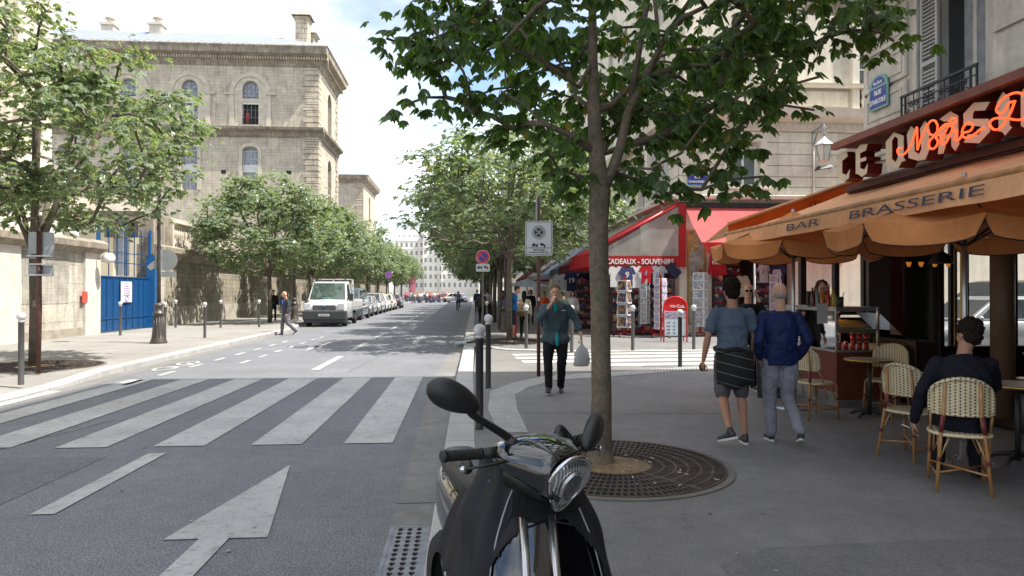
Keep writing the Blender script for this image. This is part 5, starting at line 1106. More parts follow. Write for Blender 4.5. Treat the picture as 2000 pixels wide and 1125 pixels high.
def chair(label):
    t=thing('rattan_chair',label,'chair',(0,0,.1),0,'rattan chairs on the terrace')
    # local: y forward, back at y=-.2
    m=MB(); n=28; pts=[]
    for k in range(n):
        a=2*pi*k/n; pts.append((.215*abs(cos(a))**.75*(1 if cos(a)>0 else -1),.205*abs(sin(a))**.75*(1 if sin(a)>0 else -1)))
    m.prism([(x,y) for x,y in pts],(0,0,.445),(1,0,0),(0,1,0),(0,0,.018)); m.build('seat',M_ws,t)
    m=MB(); m.tube([(x,y,.45) for x,y in pts]+[(pts[0][0],pts[0][1],.45)],.014,6,caps=False); m.build('seat_rim',M_edge,t)
    def bp(u,z): # curved back surface
        return Vector((u,-.19-.05*(z-.6)+.10*(u/.21)**2*.9,z))
    def half(z): # half width of back at height z
        zt=.905; r=.215
        return r if z<.76 else r*math.sqrt(max(0,1-((z-.76)/(zt-.76))**2))
    m=MB(); nu,nv=14,10; 
    for j in range(nv+1):
        z=.615+(.905-.615)*j/nv; h=half(z)
        for i in range(nu+1): m.v.append(tuple(bp(-h+2*h*i/nu,z)))
    for j in range(nv):
        for i in range(nu): a=j*(nu+1)+i; m.f.append([a,a+1,a+nu+2,a+nu+1]); m.m.append(0); m.sm.append(True)
    o=m.build('backrest',M_wb,t,fixn=False); md=o.modifiers.new('s','SOLIDIFY'); md.thickness=.012
    zz=[.615+(.76-.615)*k/4 for k in range(5)]; rim=[bp(.215,z) for z in zz]+[bp(.215*cos(a),.76+.147*sin(a)) for a in [k*pi/16 for k in range(1,16)]]+[bp(-.215,z) for z in reversed(zz)]
    m=MB(); m.tube(rim,.017,7); m.tube([bp(-.215+.43*i/10,.615) for i in range(11)],.013,6); m.build('back_rim',M_wb if 0 else weave('woven_rim',2) ,t)
    for sx in (-1,1):
        m=MB(); top=bp(sx*.12,.87)+Vector((0,-.014,0)); mid=bp(sx*.13,.6)+Vector((0,-.014,0)); m.tube([tuple(top),tuple(mid),(sx*.15,-.185,.44),(sx*.185,-.245,.0)],[.012,.0145,.015,.0135],8); m.build('back_leg',M_cane,t)
        m=MB(); m.tube([(sx*.185,.175,.44),(sx*.2,.2,.0)],[.0145,.0125],8); m.build('front_leg',M_cane,t)
        m=MB(); m.tube([tuple(bp(sx*.132,.605)+Vector((0,-.014,0))),(sx*.149,-.186,.47)],.0165,8); m.build('binding',M_wrap,t); m=MB(); m.tube([(sx*.165,-.211,.27),(sx*.168,-.216,.24)],.0175,8); m.build('binding',M_wrap,t); m=MB(); m.tube([(sx*.191,.187,.27),(sx*.193,.189,.24)],.0175,8); m.build('binding',M_wrap,t)
        m=MB(); m.tube([(sx*.205,-.02,.44),tuple(bp(sx*.212,.62))],.011,6); m.tube([(sx*.205,-.02,.44),(sx*.212,.02,.26)],.008,5); m.build('side_cane',M_cane,t)
        m=MB()
        for y0,y1,s in ((-.2,-.12,1),(.18,.1,1)):
            m.tube([(sx*.165,y0-.01,.25),(sx*.165,y1,.43)],.0075,5); m.tube([(sx*.163,y0,.25),(sx*.09,y0+.02 if y0<0 else y0-.02,.435)],.0075,5)
            m.build('brace',mat('pale_cane',(.42,.27,.13),.5,var=.2),t); m=MB()
    m=MB(); m.tube([(-.175,-.225,.15),(.193,.193,.15)],.009,6); m.tube([(.175,-.225,.157),(-.193,.193,.157)],.009,6); m.tube([(-.176,-.226,.13),(-.194,.194,.13)],.009,6); m.tube([(.176,-.226,.13),(.194,.194,.13)],.009,6); m.build('stretcher',M_cane,t)
    return t
chA=chair('empty rattan chair left of the small round table, in front of the snack counter'); chA.location=(4.48,8.42,.1); chA.rotation_euler=(0,0,R(-78))
dup(chA,(5.5,8.5,.1),R(122),'empty rattan chair right of the small round table, turned towards it')
dup(chA,(4.34,6.32,.1),R(-68),'rattan chair just behind and left of the seated man in the dark suit')
dup(chA,(4.07,5.33,.1),R(-30),'nearest rattan chair, with the seated man in the dark suit on it')
dup(chA,(6.0,6.2,.1),R(100),'rattan chair at the right edge across the table from the seated man')
def table(label,x,y):
    t=thing('bistro_table',label,'table',(x,y,.1),0,'round bistro tables')
    m=MB(); m.lathe([(.29,.715),(.295,.72),(.295,.735),(.285,.738)],32); m.build('table_top',mat('stone_table_top',(.42,.38,.32),.35,var=.1),t)
    m=MB(); m.lathe([(.297,.712),(.303,.714),(.303,.736),(.296,.738)],32,caps=False); m.build('brass_rim',M_brass,t)
    m=MB(); m.tube([(0,0,.02),(0,0,.71)],.026,10); m.build('pedestal',M_cast2,t)
    for k in range(4): a=k*pi/2+.5; m=MB(); m.tube([(0,0,.09),(.18*cos(a),.18*sin(a),.05),(.26*cos(a),.26*sin(a),.0)],[.03,.022,.016],6); m.build('foot',M_cast2,t)
    return t
tb=table('small round bistro table with brass rim between two empty rattan chairs',5.22,8.42)
dup(tb,(5.2,6.05,.1),0,'round bistro table in front of the seated man in the dark suit')
dup(tb,(7.6,8.3,.16),0,'round table inside the cafe beside the red chairs')
# red wooden chairs inside
M_redw=mat('red_chair_wood',(.22,.02,.01),.35,var=.2,coat=.3)
def redchair(label,x,y,rz):
    t=thing('red_chair',label,'chair',(x,y,.16),rz,'red wooden chairs inside the cafe')
    m=MB(); m.lathe([(.2,.44),(.2,.47),(.18,.475)],18); m.build('seat',M_redw,t)
    for sx in (-1,1):
        for sy in (-1,1): m=MB(); m.tube([(sx*.15,sy*.15,.44),(sx*.18,sy*.18,0)],.014,6); m.build('leg',M_redw,t)
        m=MB(); m.tube([(sx*.16,-.16,.45),(sx*.17,-.2,.88)],.013,6); m.build('back_post',M_redw,t)
    m=MB(); m.obox((0,-.2,.8),(.38,.02,.2)); m.build('backrest',M_redw,t,bevel=.01); return t
rc=redchair('red wooden chair inside the cafe nearest the dark door',6.9,8.7,R(60)); dup(rc,(7.0,7.9,.16),R(20),'red wooden chair inside the cafe behind the seated man\'s head'); dup(rc,(8.3,8.3,.16),R(-80),'red wooden chair inside the cafe beyond the brown column')
# ---- snack counter with glass display
ct=thing('snack_counter','dark red snack counter with a glass sandwich display at the terrace corner','counter',(5.6,9.9,.1))
CX0,CX1,CY0,CY1=5.17,6.12,9.12,10.75; M_cred=mat('counter_red_brown',(.15,.035,.022),.4,var=.15,coat=.2)
m=MB(); m.box(CX0,CY0,.2,CX1,CY1,.86); m.build('base_cabinet',M_cred,ct,wp=True,bevel=.008)
m=MB(); m.box(CX0+.03,CY0+.03,.1,CX1,CY1,.2); m.box(CX0-.004,CY0-.004,.2,CX0+.02,CY1,.3); m.build('kick_plate',M_steel,ct,wp=True)
m=MB(); m.box(CX0-.02,CY0-.02,.86,CX1,CY1,.885); m.build('counter_top',M_steel,ct,wp=True)
M_gl,t_,b_,o_=newmat('display_glass'); tr=nd(t_,'ShaderNodeBsdfTransparent'); gl=nd(t_,'ShaderNodeBsdfGlossy'); gl.inputs['Roughness'].default_value=.03; fr_=nd(t_,'ShaderNodeFresnel'); fr_.inputs[0].default_value=1.35; mx_=nd(t_,'ShaderNodeMixShader'); tr.inputs[0].default_value=(.85,.88,.86,1)
t_.links.new(fr_.outputs[0],mx_.inputs[0]); t_.links.new(tr.outputs[0],mx_.inputs[1]); t_.links.new(gl.outputs[0],mx_.inputs[2]); t_.links.new(mx_.outputs[0],o_.inputs[0])
for z,th in ((1.13,.05),(1.43,.06)): m=MB(); m.box(CX0+.02,CY0+.02,z,CX0+.62,CY1-.02,z+th); m.build('shelf',M_steel,ct,wp=True)
for z in (1.115,1.415): m=MB(); m.tube([(CX0+.08,CY0+.1,z),(CX0+.08,CY1-.1,z)],.012,6); m.build('strip_lamp',mat('warm_strip_lamp',(1,.62,.28),.4,var=0,emis=6),ct,wp=True)
for x,y in ((CX0+.02,CY0+.02),(CX0+.62,CY0+.02),(CX0+.02,CY1-.04)): m=MB(); m.box(x-.015,y-.015,.885,x+.015,y+.015,1.49); m.build('corner_post',M_steel,ct,wp=True)
m=MB(); m.poly([(CX0+.005,CY0+.03,.89),(CX0+.005,CY1,.89),(CX0+.005,CY1,1.43),(CX0+.005,CY0+.03,1.43)]); m.poly([(CX0+.03,CY0+.005,.89),(CX0+.6,CY0+.005,.89),(CX0+.6,CY0+.005,1.43),(CX0+.03,CY0+.005,1.43)]); m.build('glass_pane',M_gl,ct,wp=True)
m=MB(); m.add([(CX0+.64,CY0+.01,.89),(CX1+.1,CY0+.01,.89),(CX1+.1,CY0+.01,1.02),(CX0+.64,CY0+.01,1.4),(CX0+.64,CY0+.6,.89),(CX1+.1,CY0+.6,.89),(CX1+.1,CY0+.6,1.02),(CX0+.64,CY0+.6,1.4)],[[0,1,2,3],[3,2,6,7]]); m.build('sloping_glass',M_gl,ct,wp=True)
m=MB(); m.box(CX0+.66,CY0+.03,.885,CX1+.05,CY0+.5,.95); m.build('drip_tray',mat('beige_tray',(.35,.30,.22),.5),ct,wp=True)
m=MB(); m.box(CX1+.1,CY0-.15,.1,CX1+.45,CY1,1.02); m.build('side_cabinet',M_woodk,ct,wp=True,bevel=.01)
# goods on it
rg=random.Random(11)
def bottle(name,label,x,y,z,h,r,c,group,glassy=.15):
    t=thing(name,label,name.replace('_',' '),(x,y,z),0,group)
    m=MB(); m.lathe([(r*.95,0),(r,.01),(r,h*.58),(r*.45,h*.78),(r*.38,h*.93),(r*.3,h*.93)],12); m.build('body',mat('bottle_%02d%02d%02d'%tuple(int(v*99) for v in c),c,glassy,var=.06),t)
    m=MB(); m.lathe([(r*.42,h*.93),(r*.42,h),(r*.3,h)],10); m.build('cap',mat('cap_dark',(.06,.06,.07),.4),t); return t
W=[('ketchup_bottle','red sauce bottle with straws standing on the display counter',(.45,.02,.015)),('juice_bottle','orange juice bottle on top of the display counter',(.6,.22,.02)),('mustard_bottle','yellow mustard bottle at the right end of the counter top',(.5,.38,.03)),('water_bottle','pale blue water bottle on top of the display counter',(.2,.32,.36)),('sauce_bottle','dark red bottle left of the water bottle on the counter top',(.12,.02,.02))]
for (n_,l_,c_),px in zip(W,(1617,1604,1627,1595,1587)):
    q_=QY(px,596,CY0+.12); bottle(n_,l_,q_.x,CY0+.12,1.49,.27 if px!=1617 else .24,.033,c_,None)
t=thing('straw_holder','bunch of orange straws standing in the red sauce holder','straws',(QY(1617,590,CY0+.12).x,CY0+.12,1.7))
for k in range(6): m=MB(); a=k*pi/3; m.tube([(.012*cos(a),.012*sin(a),0),(.03*cos(a),.03*sin(a),.1)],.005,4); m.build('straw',mat('orange_plastic',(.7,.25,.1),.4),t)
q_=QY(1582,585,CY0+.2); m=MB(); m.box(-.05,-.02,0,.05,0,.22); t=thing('menu_stand','small dark menu card standing on the counter','menu',(q_.x,CY0+.2,1.49)); m.build('card',mat('dark_card',(.05,.055,.05),.5),t); m=MB(); m.box(-.055,-.03,0,.055,.02,.015); m.build('foot',M_steel,t)
q_=QY(1640,590,CY0+.2); t=thing('cutlery_pot','dark pot of cutlery at the right end of the counter top','pot',(q_.x,CY0+.2,1.49)); m=MB(); m.lathe([(.05,0),(.055,.14),(.045,.14)],12); m.build('pot',mat('dark_pot',(.06,.055,.05),.4),t); m=MB(); m.tube([(0,0,.05),(.07,0,.2)],.006,4); m.build('spoon',mat('red_spoon',(.3,.05,.04),.4),t)
cg='red drink cans in the counter display'
can0=None
pos=['at the near left','second from the left','in the middle','fourth from the left','at the near right end']
for k in range(8):
    x=CX0+.12+.095*(k%5)+ (.19 if k>=5 else 0)-(0 if k<5 else .0); z=.886+(.125 if k>=5 else 0); x=CX0+.10+.1*k if k<5 else CX0+.30+.1*(k-5)
    lb='red drink can in the bottom row of the display, '+pos[k] if k<5 else 'red drink can in the upper row of the display, '+['left of the three','middle of the three','right of the three'][k-5]
    if can0 is None:
        can0=thing('drink_can',lb,'can',(x,CY0+.1,z),0,cg); m=MB(); m.lathe([(.028,0),(.033,.008),(.033,.108)],14); m.build('body',mat('red_can',(.35,.02,.02),.25,.3,var=.2,sc=30),can0); m=MB(); m.lathe([(.033,.108),(.027,.118),(.025,.116)],14); m.build('lid',M_steel,can0)
    else: dup(can0,(x,CY0+.1,z),0,lb)
for k,(c_,l_) in enumerate([((.25,.35,.38),'clear blue bottle in the lower left of the display'),((.4,.45,.42),'clear glass bottle second in the lower display'),((.45,.47,.42),'pale bottle third in the lower display'),((.3,.12,.03),'amber bottle deeper in the lower display')]): bottle('water_bottle',l_,CX0+.1,CY0+.35+.25*k,.886,.22,.03,c_,'bottles in the lower display')
M_bread=mat('bread_crust',(.42,.22,.07),.6,var=.35,sc=25,bump=.4); M_fill=mat('sandwich_filling',(.5,.42,.28),.7,var=.4,sc=50)
for k in range(5):
    t=thing('sandwich','filled baguette %s of the five in the lit display'%['nearest','second','middle','fourth','farthest'][k],'sandwich',(CX0+.3,CY0+.12+.1*k,1.22+.03*(k%2)),0,'sandwiches in the display')
    m=MB(); m.ell((0,0,.02),(.24,.045,.03),14,6); m.build('bread_top',M_bread,t); m=MB(); m.ell((0,0,-.02),(.24,.048,.025),14,6); m.build('bread_bottom',M_bread,t); m=MB(); m.ell((0,-.005,0),(.22,.05,.012),14,5); m.build('filling',M_fill,t)
for k in range(6):
    t=thing('wrapped_roll','paper wrapped roll %s along the street side of the display'%['nearest the corner post','second','third','fourth','fifth','farthest'][k],'roll',(CX0+.12,CY0+.68+.14*k,1.22),0,'wrapped rolls in the display')
    m=MB(); m.ell((0,0,0),(.05,.055,.075),10,7); m.build('paper',mat('paper_wrap',(.55,.5,.42),.7,var=.35,sc=30),t); m=MB(); m.ell((0,-.01,.06),(.04,.045,.03),8,6); m.build('bread',M_bread,t)
q_=QY(1607,575,CY0-.02); m=MB(); m.box(-.075,0,-.14,.075,.004,.14); o=m.build('price_list',mat('paper_white',(.5,.5,.5),.7,var=.05),loc=(q_.x,CY0-.01,1.4)); tag(o,'white price list taped to the corner of the display case','price list')
# folded blackboard leaning by the counter
t=thing('menu_board','dark chalk menu board standing on the pavement against the red counter','menu board',(4.72,9.95,.1),R(-14))
m=MB(); m.add([(-.28,0,0),(.28,0,0),(.28,.12,.75),(-.28,.12,.75),(-.28,.03,0),(.28,.03,0),(.28,.15,.75),(-.28,.15,.75)],[[0,1,2,3],[4,7,6,5],[0,3,7,4],[1,5,6,2],[3,2,6,7],[0,4,5,1]]); m.build('frame',M_cast2,t)
m=MB(); m.add([(-.25,-.003,.03),(.25,-.003,.03),(.25,.108,.72),(-.25,.108,.72)],[[0,1,2,3]]); m.build('slate',mat('chalkboard',(.03,.032,.035),.8,var=.4,sc=30),t)
# ================================================================= SOUVENIR SHOP FRONT
M_red=cloth('red_awning_canvas',(.62,.045,.05),tr=.3); M_pink=cloth('sun_bleached_red_canvas',(.62,.13,.13),tr=.3); M_redf=mat('red_painted_frame',(.35,.012,.015),.4,var=.1)
M_dkred=cloth('dark_red_canvas',(.14,.012,.02),tr=.2); M_white=mat('white_painted_metal',(.6,.6,.58),.4,var=.06)
M_plas,t_,b_,o_=newmat('clear_plastic_sheet'); tr=nd(t_,'ShaderNodeBsdfTransparent'); df=nd(t_,'ShaderNodeBsdfPrincipled'); df.inputs['Base Color'].default_value=(.5,.48,.45,1); df.inputs['Roughness'].default_value=.18
n_=noise_(t_,1.1,2,nd(t_,'ShaderNodeTexCoord').outputs['Object'],.4,.3); r_=ramp(t_,n_.outputs[0],[(.35,.4),(.7,.62)]); mx_=nd(t_,'ShaderNodeMixShader')
t_.links.new(r_.outputs[0],mx_.inputs[0]); t_.links.new(tr.outputs[0],mx_.inputs[1]); t_.links.new(df.outputs[0],mx_.inputs[2]); t_.links.new(mx_.outputs[0],o_.inputs[0])
ZA=QY(1310,403,YH).z
t=thing('shop_awning','red awning with clear plastic gable and white lettering over the postcard racks','awning',(6,YH,3))
XA=4.55; za=QY(1150,508,YH-.1).z; zb=QY(1250,500,YH-.1).z; zc_=QY(1250,521,YH-.1).z; xr0=X(1323); xr1=X(1337); Yg=YH-.1
m=MB(); m.box(XA,Yg-.06,zc_,xr1,Yg,zb); m.box(xr0,Yg-.061,zb,xr1,Yg,ZA+.1); m.tube([(XA,Yg-.03,zb+.05),(xr0,Yg-.03,ZA+.1)],.07,6); m.build('frame',M_redf,t,wp=True)
m=MB(); m.poly([(XA+.1,Yg-.02,zb),(xr0,Yg-.02,zb),(xr0,Yg-.02,ZA)]); m.build('plastic_gable',M_plas,t,wp=True)
m=MB(); m.add([(XA,Yg,zb+.1),(XH+.1,Yg,ZA+.15),(XH+.1,Yg+4.4,ZA+.15),(XA,Yg+4.4,zb+.1),(XA,Yg,zc_),(XA,Yg+4.4,zc_)],[[0,1,2,3],[0,3,5,4]]); m.build('canopy',M_red,t,wp=True)
o=text('CADEAUX - SOUVENIRS',.27,mat('white_lettering',(.75,.72,.7),.6,var=0),'lettering',t,face((0,0,0),(1,0,0),(0,0,1)),bold=.006)
wd=max(v.co.x for v in o.data.vertices)-min(v.co.x for v in o.data.vertices); xa_,xb_=X(1183)-.02,X(1313); o.matrix_local=face(Vector(((xa_+xb_)/2,Yg-.068,(zb+zc_)/2-.02))-Vector(t.location),(1,0,0),(0,0,1))@Matrix.Diagonal(((xb_-xa_)/wd,1,1,1))
t=thing('shop_awning','sun bleached red awning sloping over the side street door of the souvenir shop','awning',(9,YH-1,4))
yf=22.8; zf=QY(1367,473,yf).z; x0_=QY(1338,405,YH-.05).x; zt_=QY(1338,404,YH-.05).z; x1_=X(1700)
m=MB(); n=14
for i in range(n):
    a=x0_+(x1_-x0_)*i/n; b=x0_+(x1_-x0_)*(i+1)/n
    m.add([(a,YH-.05,zt_),(b,YH-.05,zt_),(b,(YH+yf)/2,(zt_+zf)/2-.05),(a,(YH+yf)/2,(zt_+zf)/2-.05),(b,yf,zf),(a,yf,zf)],[[0,1,2,3],[3,2,4,5]],0,True)
m.build('canopy',M_pink,t,wp=True)
zv=QY(1380,495,yf).z; m=MB(); m.add([(x0_,yf,zf),(x1_,yf,zf),(x1_,yf+.05,zv),(x0_+.25,yf+.05,zv)],[[0,1,2,3]]); m.build('valance',M_red,t,wp=True)
m=MB(); m.box(x0_-.3,YH-.16,zt_,x1_,YH-.02,zt_+.16); m.build('roller_box',M_cast2,t,wp=True)
m=MB(); q_=QY(1474,600,23.0); m.tube([(q_.x,23,.1),(q_.x,23,3.3)],.035,8); o=m.build('awning_post',M_white); tag(o,'slim white post under the bleached red awning behind the young man','post')
# awnings further along the street front
for i,(y0,y1,xf,zl,M_,lab) in enumerate([(30.2,34.5,4.9,2.95,M_dkred,'dark red awning with plastic gable, next after the lettered red one'),(36,42,5.4,3.0,mat('charcoal_canvas',(.05,.055,.06),.8),'charcoal awning of the third shop front along the street'),(43,50,5.6,2.9,mat('blue_grey_canvas',(.22,.25,.31),.8),'blue grey awning with faint lettering further along'),(52,60,5.7,3.,mat('striped_grey_canvas',(.3,.28,.25),.8),'grey beige awning far along the street front'),(62,75,5.9,3,M_dkred,'farthest dark awning along the street front')]):
    t=thing('shop_awning',lab,'awning',(6,y0,3)); m=MB(); zt2=4.6
    m.add([(xf,y0,zl),(XH,y0,zt2),(XH,y1,zt2),(xf,y1,zl),(xf,y0,zl-.35),(xf,y1,zl-.35)],[[0,1,2,3],[0,3,5,4]]); m.build('canopy',M_,t,wp=True)
    m=MB(); m.tube([(xf,y0,zl),(XH,y0,zt2)],.05,5); m.box(xf,y0-.03,zl-.35,XH,y0,zl-.1); m.build('frame',M_redf if i in (0,) else M_,t,wp=True)
    if i<3: m=MB(); m.poly([(xf+.1,y0-.01,zl-.1),(XH,y0-.01,zl-.1),(XH,y0-.01,zt2-.05)]); m.build('plastic_gable',M_plas,t,wp=True)
# picture card material: small coloured pictures
def clutter(name,cols,sc,white=.0):
    m,t,b,o=newmat(name); oc=nd(t,'ShaderNodeTexCoord').outputs['Object']; v=nd(t,'ShaderNodeTexVoronoi'); v.inputs['Scale'].default_value=sc; t.links.new(oc,v.inputs[0])
    sp=nd(t,'ShaderNodeSeparateXYZ'); t.links.new(v.outputs['Color'],sp.inputs[0]); r=ramp(t,sp.outputs[0],[(i/len(cols),c) for i,c in enumerate(cols)]); r.color_ramp.interpolation='CONSTANT'
    n=noise_(t,sc*3,4,oc); r2=ramp(t,n.outputs[0],[(.35,.6),(.65,1.3)]); t.links.new(mul(t,r.outputs[0],r2.outputs[0]),b.inputs['Base Color']); b.inputs['Roughness'].default_value=.4; return m
M_card=[clutter('night_postcard',[(.03,.03,.10),(.25,.14,.05),(.05,.05,.16),(.40,.24,.08),(.1,.06,.05)],16),clutter('day_postcard',[(.30,.35,.42),(.42,.36,.28),(.2,.25,.32),(.5,.5,.52),(.25,.2,.16)],18),clutter('violet_postcard',[(.3,.25,.42),(.45,.4,.5),(.2,.18,.3),(.5,.3,.35)],20)]
M_shirtmix=clutter('stacked_souvenirs',[(.04,.04,.08),(.35,.04,.05),(.4,.38,.36),(.08,.07,.06),(.06,.12,.3),(.3,.22,.1),(.02,.02,.02)],9); M_frw=mat('white_card_frame',(.62,.62,.62),.4,var=.03)
def rack(label,cx,cy,rz,rows,cw,chh,z0,mi,faces=4):
    t=thing('postcard_rack',label,'postcard rack',(cx,cy,.121),rz,'red postcard racks outside the souvenir shop')
    m=MB(); H=z0+rows*chh
    m.box(-.035,-.035,.1,.035,.035,H+.12)
    for k in range(4): a=k*pi/2+pi/4; m.tube([(0,0,.14),(.4*cos(a),.4*sin(a),.1)],.02,6)
    m.build('post',M_redf,t); 
    for k in range(4): a=k*pi/2+pi/4; m=MB(); m.lathe([(.0,0),(.03,.02),(.03,.05),(.012,.08)],8,(.4*cos(a),.4*sin(a),0)); m.build('caster',M_iron,t)
    for f in range(faces):
        a=f*pi/2+pi/4; Mr=Matrix.Rotation(a,3,'Z'); fm=MB(); cm=MB()
        for r in range(rows):
            z=z0+r*chh; c=Mr@Vector((0,-.16-.02,z+chh*.5)); tilt=Mr@Matrix.Rotation(R(-8),3,'X')
            fm.obox(c,(cw,.012,chh*.96),tilt); c2=Mr@Vector((0,-.19,z+chh*.52)); cm.obox(c2,(cw*.8,.012,chh*.74),tilt)
        g=fm.build('card_pocket_column',M_frw,t); cc=cm.build('postcards',M_card[mi]); cc.parent=g
    return t
def rk(px,py): v=P(px,py,.12); return v.x,v.y
x_,y_=rk(1219,658); rack('red postcard rack with four rows of large night pictures',x_,y_,R(8),4,.36,.42,.32,0)
x_,y_=rk(1259,655); rack('middle red postcard rack with narrow columns of grey pictures',x_,y_,R(20),7,.25,.235,.42,1)
x_,y_=rk(1290,660); rack('red postcard rack with violet pictures next to the red drinks board',x_,y_,R(-12),7,.24,.25,.30,2)
x_,y_=rk(1245,640); rack('red postcard rack standing behind the first two racks in the shade',x_,y_+.5,R(30),7,.25,.235,.42,1)
x_,y_=rk(1368,657); rack('grey map and magnet rack beside the gold framed display window',x_,y_,R(5),6,.42,.32,.35,1)
x_,y_=rk(1525,655); rack('white card rack at the right end of the souvenir shop front',x_,y_+.4,R(0),8,.3,.25,.4,2)
x_,y_=rk(1242,648); rack('small white card rack squeezed between the first and the middle red rack',x_,y_,R(35),7,.24,.235,.42,1)
x_,y_=rk(1311,648); rack('violet card rack partly hidden behind the red drinks board',x_,y_,R(15),7,.24,.25,.35,2)
# drinks A-board
p=P(1319,668,.121); t=thing('advertising_board','red arched drinks board with Coca-Cola lettering and a white price panel','sign',(p.x,p.y,.121),R(-6))
m=MB(); w2_=.36; pts=[(w2_,.0),(w2_,1.12)]+[(w2_*cos(a),1.12+w2_*.85*sin(a)) for a in [k*pi/10 for k in range(1,10)]]+[(-w2_,1.12),(-w2_,0)]
M_cola=mat('bright_red_enamel',(.62,.02,.02),.3,var=.05)
m.tube([(x,0,z) for x,z in pts],.022,6); m.tube([(-w2_,.5,0),(-w2_,.02,1.1)],.02,5); m.tube([(w2_,.5,0),(w2_,.02,1.1)],.02,5); m.build('frame',M_cola,t)
m=MB(); m.prism([(w2_-.02,.98),(w2_-.02,1.12)]+[((w2_-.02)*cos(a),1.12+(w2_-.02)*.85*sin(a)) for a in [k*pi/10 for k in range(1,10)]]+[(-w2_+.02,1.12),(-w2_+.02,.98)],(0,.0,0),(1,0,0),(0,0,1),(0,.02,0)); m.build('arched_panel',M_cola,t)
m=MB(); m.box(-w2_+.03,-.004,.2,w2_-.03,.02,.97); m.build('price_panel',mat('price_panel',(.55,.6,.66),.3,var=.06),t)
m=MB(); m.box(-w2_+.04,-.008,.74,w2_-.04,-.004,.95); m.build('picture_strip',M_card[2],t)
m=MB()
for i in range(4):
    for j in range(3): m.box(-.26+.2*j,-.008,.26+.11*i,-.26+.2*j+(.06 if j else .1),-.004,.30+.11*i)
m.build('prices',mat('grey_print',(.15,.16,.2),.5,var=0),t); text('Coca-Cola',.14,mat('white_lettering'),'lettering',t,face((0,-.006,1.13),(1,0,0),(0.12,0,1)),bold=.003,sx=.95)
# gold framed window with poster
t=thing('display_window','gold framed display window with a faded poster and a yellow price tag','window',(X(1360),YH-.1,2.2))
m=MB(); a,b=X(1341),X(1378); z0_,z1_=.5,QY(1360,450,YH).z
for q_ in ((a,a+.06,z0_,z1_),(b-.06,b,z0_,z1_),(a+.06,b-.06,z1_-.06,z1_),(a+.06,b-.06,z0_,z0_+.06)): fh.box(m,*q_,-.05,.05)
m.build('frame',mat('gold_frame',(.45,.28,.08),.35,.6,var=.2),t,wp=True); m=MB(); fh.box(m,a+.06,b-.06,z0_+.06,z1_-.06,-.01,.04); m.build('poster',clutter('faded_poster',[(.25,.27,.22),(.30,.33,.30),(.33,.28,.12),(.28,.30,.2),(.38,.42,.42)],1.6),t,wp=True)
m=MB(); fh.box(m,X(1362),X(1370),QY(1360,541,YH).z,QY(1360,533,YH).z,-.07,-.055); m.build('price_tag',mat('yellow_tag',(.6,.65,.08),.6,var=0),t,wp=True)
# clothes
def shirt(name,label,px,py,Y,w_,h_,c,pr=None,txt=None,tilt=0,group='football shirts hanging under the red awning',hood=False):
    q_=QY(px,py,Y); t=thing(name,label,'shirt',(q_.x,Y,q_.z),0,group); t.rotation_euler=(0,tilt,R(random.Random(px).uniform(-12,12)))
    m=MB(); W=w_/2; pts=[(-.14*w_,0),(-.36*w_,-.03*h_),(-.56*w_,-.34*h_),(-.40*w_,-.42*h_),(-.33*w_,-.30*h_),(-.34*w_,-h_),(.34*w_,-h_),(.33*w_,-.30*h_),(.40*w_,-.42*h_),(.56*w_,-.34*h_),(.36*w_,-.03*h_),(.14*w_,0),(.07*w_,-.06*h_),(-.07*w_,-.06*h_)]
    if hood: pts=[(-.14*w_,0),(-.40*w_,-.05*h_),(-.56*w_,-.85*h_),(-.40*w_,-.9*h_),(-.33*w_,-.35*h_),(-.34*w_,-h_),(.34*w_,-h_),(.33*w_,-.35*h_),(.40*w_,-.9*h_),(.56*w_,-.85*h_),(.40*w_,-.05*h_),(.14*w_,0),(0,.1*h_)]
    m.prism(pts,(0,0,0),(1,0,0),(0,0,1),(0,.03,0)); m.build('fabric',cloth('shirt_%02d%02d%02d'%tuple(int(v*99) for v in c),c,tr=.15,bump=.5,bsc=14),t)
    m=MB(); m.tube([(-.2*w_,.015,-.03),(0,.015,.05),(.2*w_,.015,-.03)],.008,4); m.tube([(0,.015,.05),(0,.015,.12)],.005,4); m.build('hanger',M_iron,t)
    if pr:
        m=MB(); 
        for k,cc in enumerate(pr): m.obox((0+.03*k-.03,-.006,-.42*h_-.0),(.05,.006,.16),Matrix.Rotation(R(12),3,'Y'),mi=k)
        m.build('emblem',[mat('print_%d%d%d'%tuple(int(v*9) for v in cc),cc,.6,var=0) for cc in pr],t)
    if txt: text(txt[0],txt[1],mat('white_lettering'),'print',t,face((0,-.008,-.42*h_),(1,0,0),(0,0,1)),bold=.006)
yb=YH-.35
shirt('tshirt','white shirt at the left end under the lettered red beam, next to the tree trunk',1203,520,yb,.62,.75,(.66,.66,.66))
shirt('tshirt','navy shirt with a large white 9 under the lettered beam',1225,521,yb-.05,.58,.72,(.08,.09,.22),None,('9',.3))
shirt('tshirt','plain white shirt between the navy 9 shirt and the red shirt',1243,519,yb,.6,.8,(.70,.70,.70))
shirt('tshirt','bright red shirt with a round blue and white emblem',1262,519,yb-.08,.5,.62,(.60,.03,.04),[(.1,.2,.5),(.7,.7,.7),(.6,.05,.05)])
shirt('tshirt','black shirt half hidden between the red and grey shirts',1272,521,yb+.1,.4,.72,(.02,.015,.025))
shirt('tshirt','light grey shirt with a blue and red oval emblem',1286,519,yb-.05,.6,.68,(.36,.38,.40),[(.1,.2,.5),(.7,.7,.7),(.6,.05,.05)])
shirt('tshirt','dark navy shirt blown sideways at the right end of the lettered beam',1304,519,yb,.5,.55,(.03,.035,.07),None,None,R(-50))
y2_=30.0
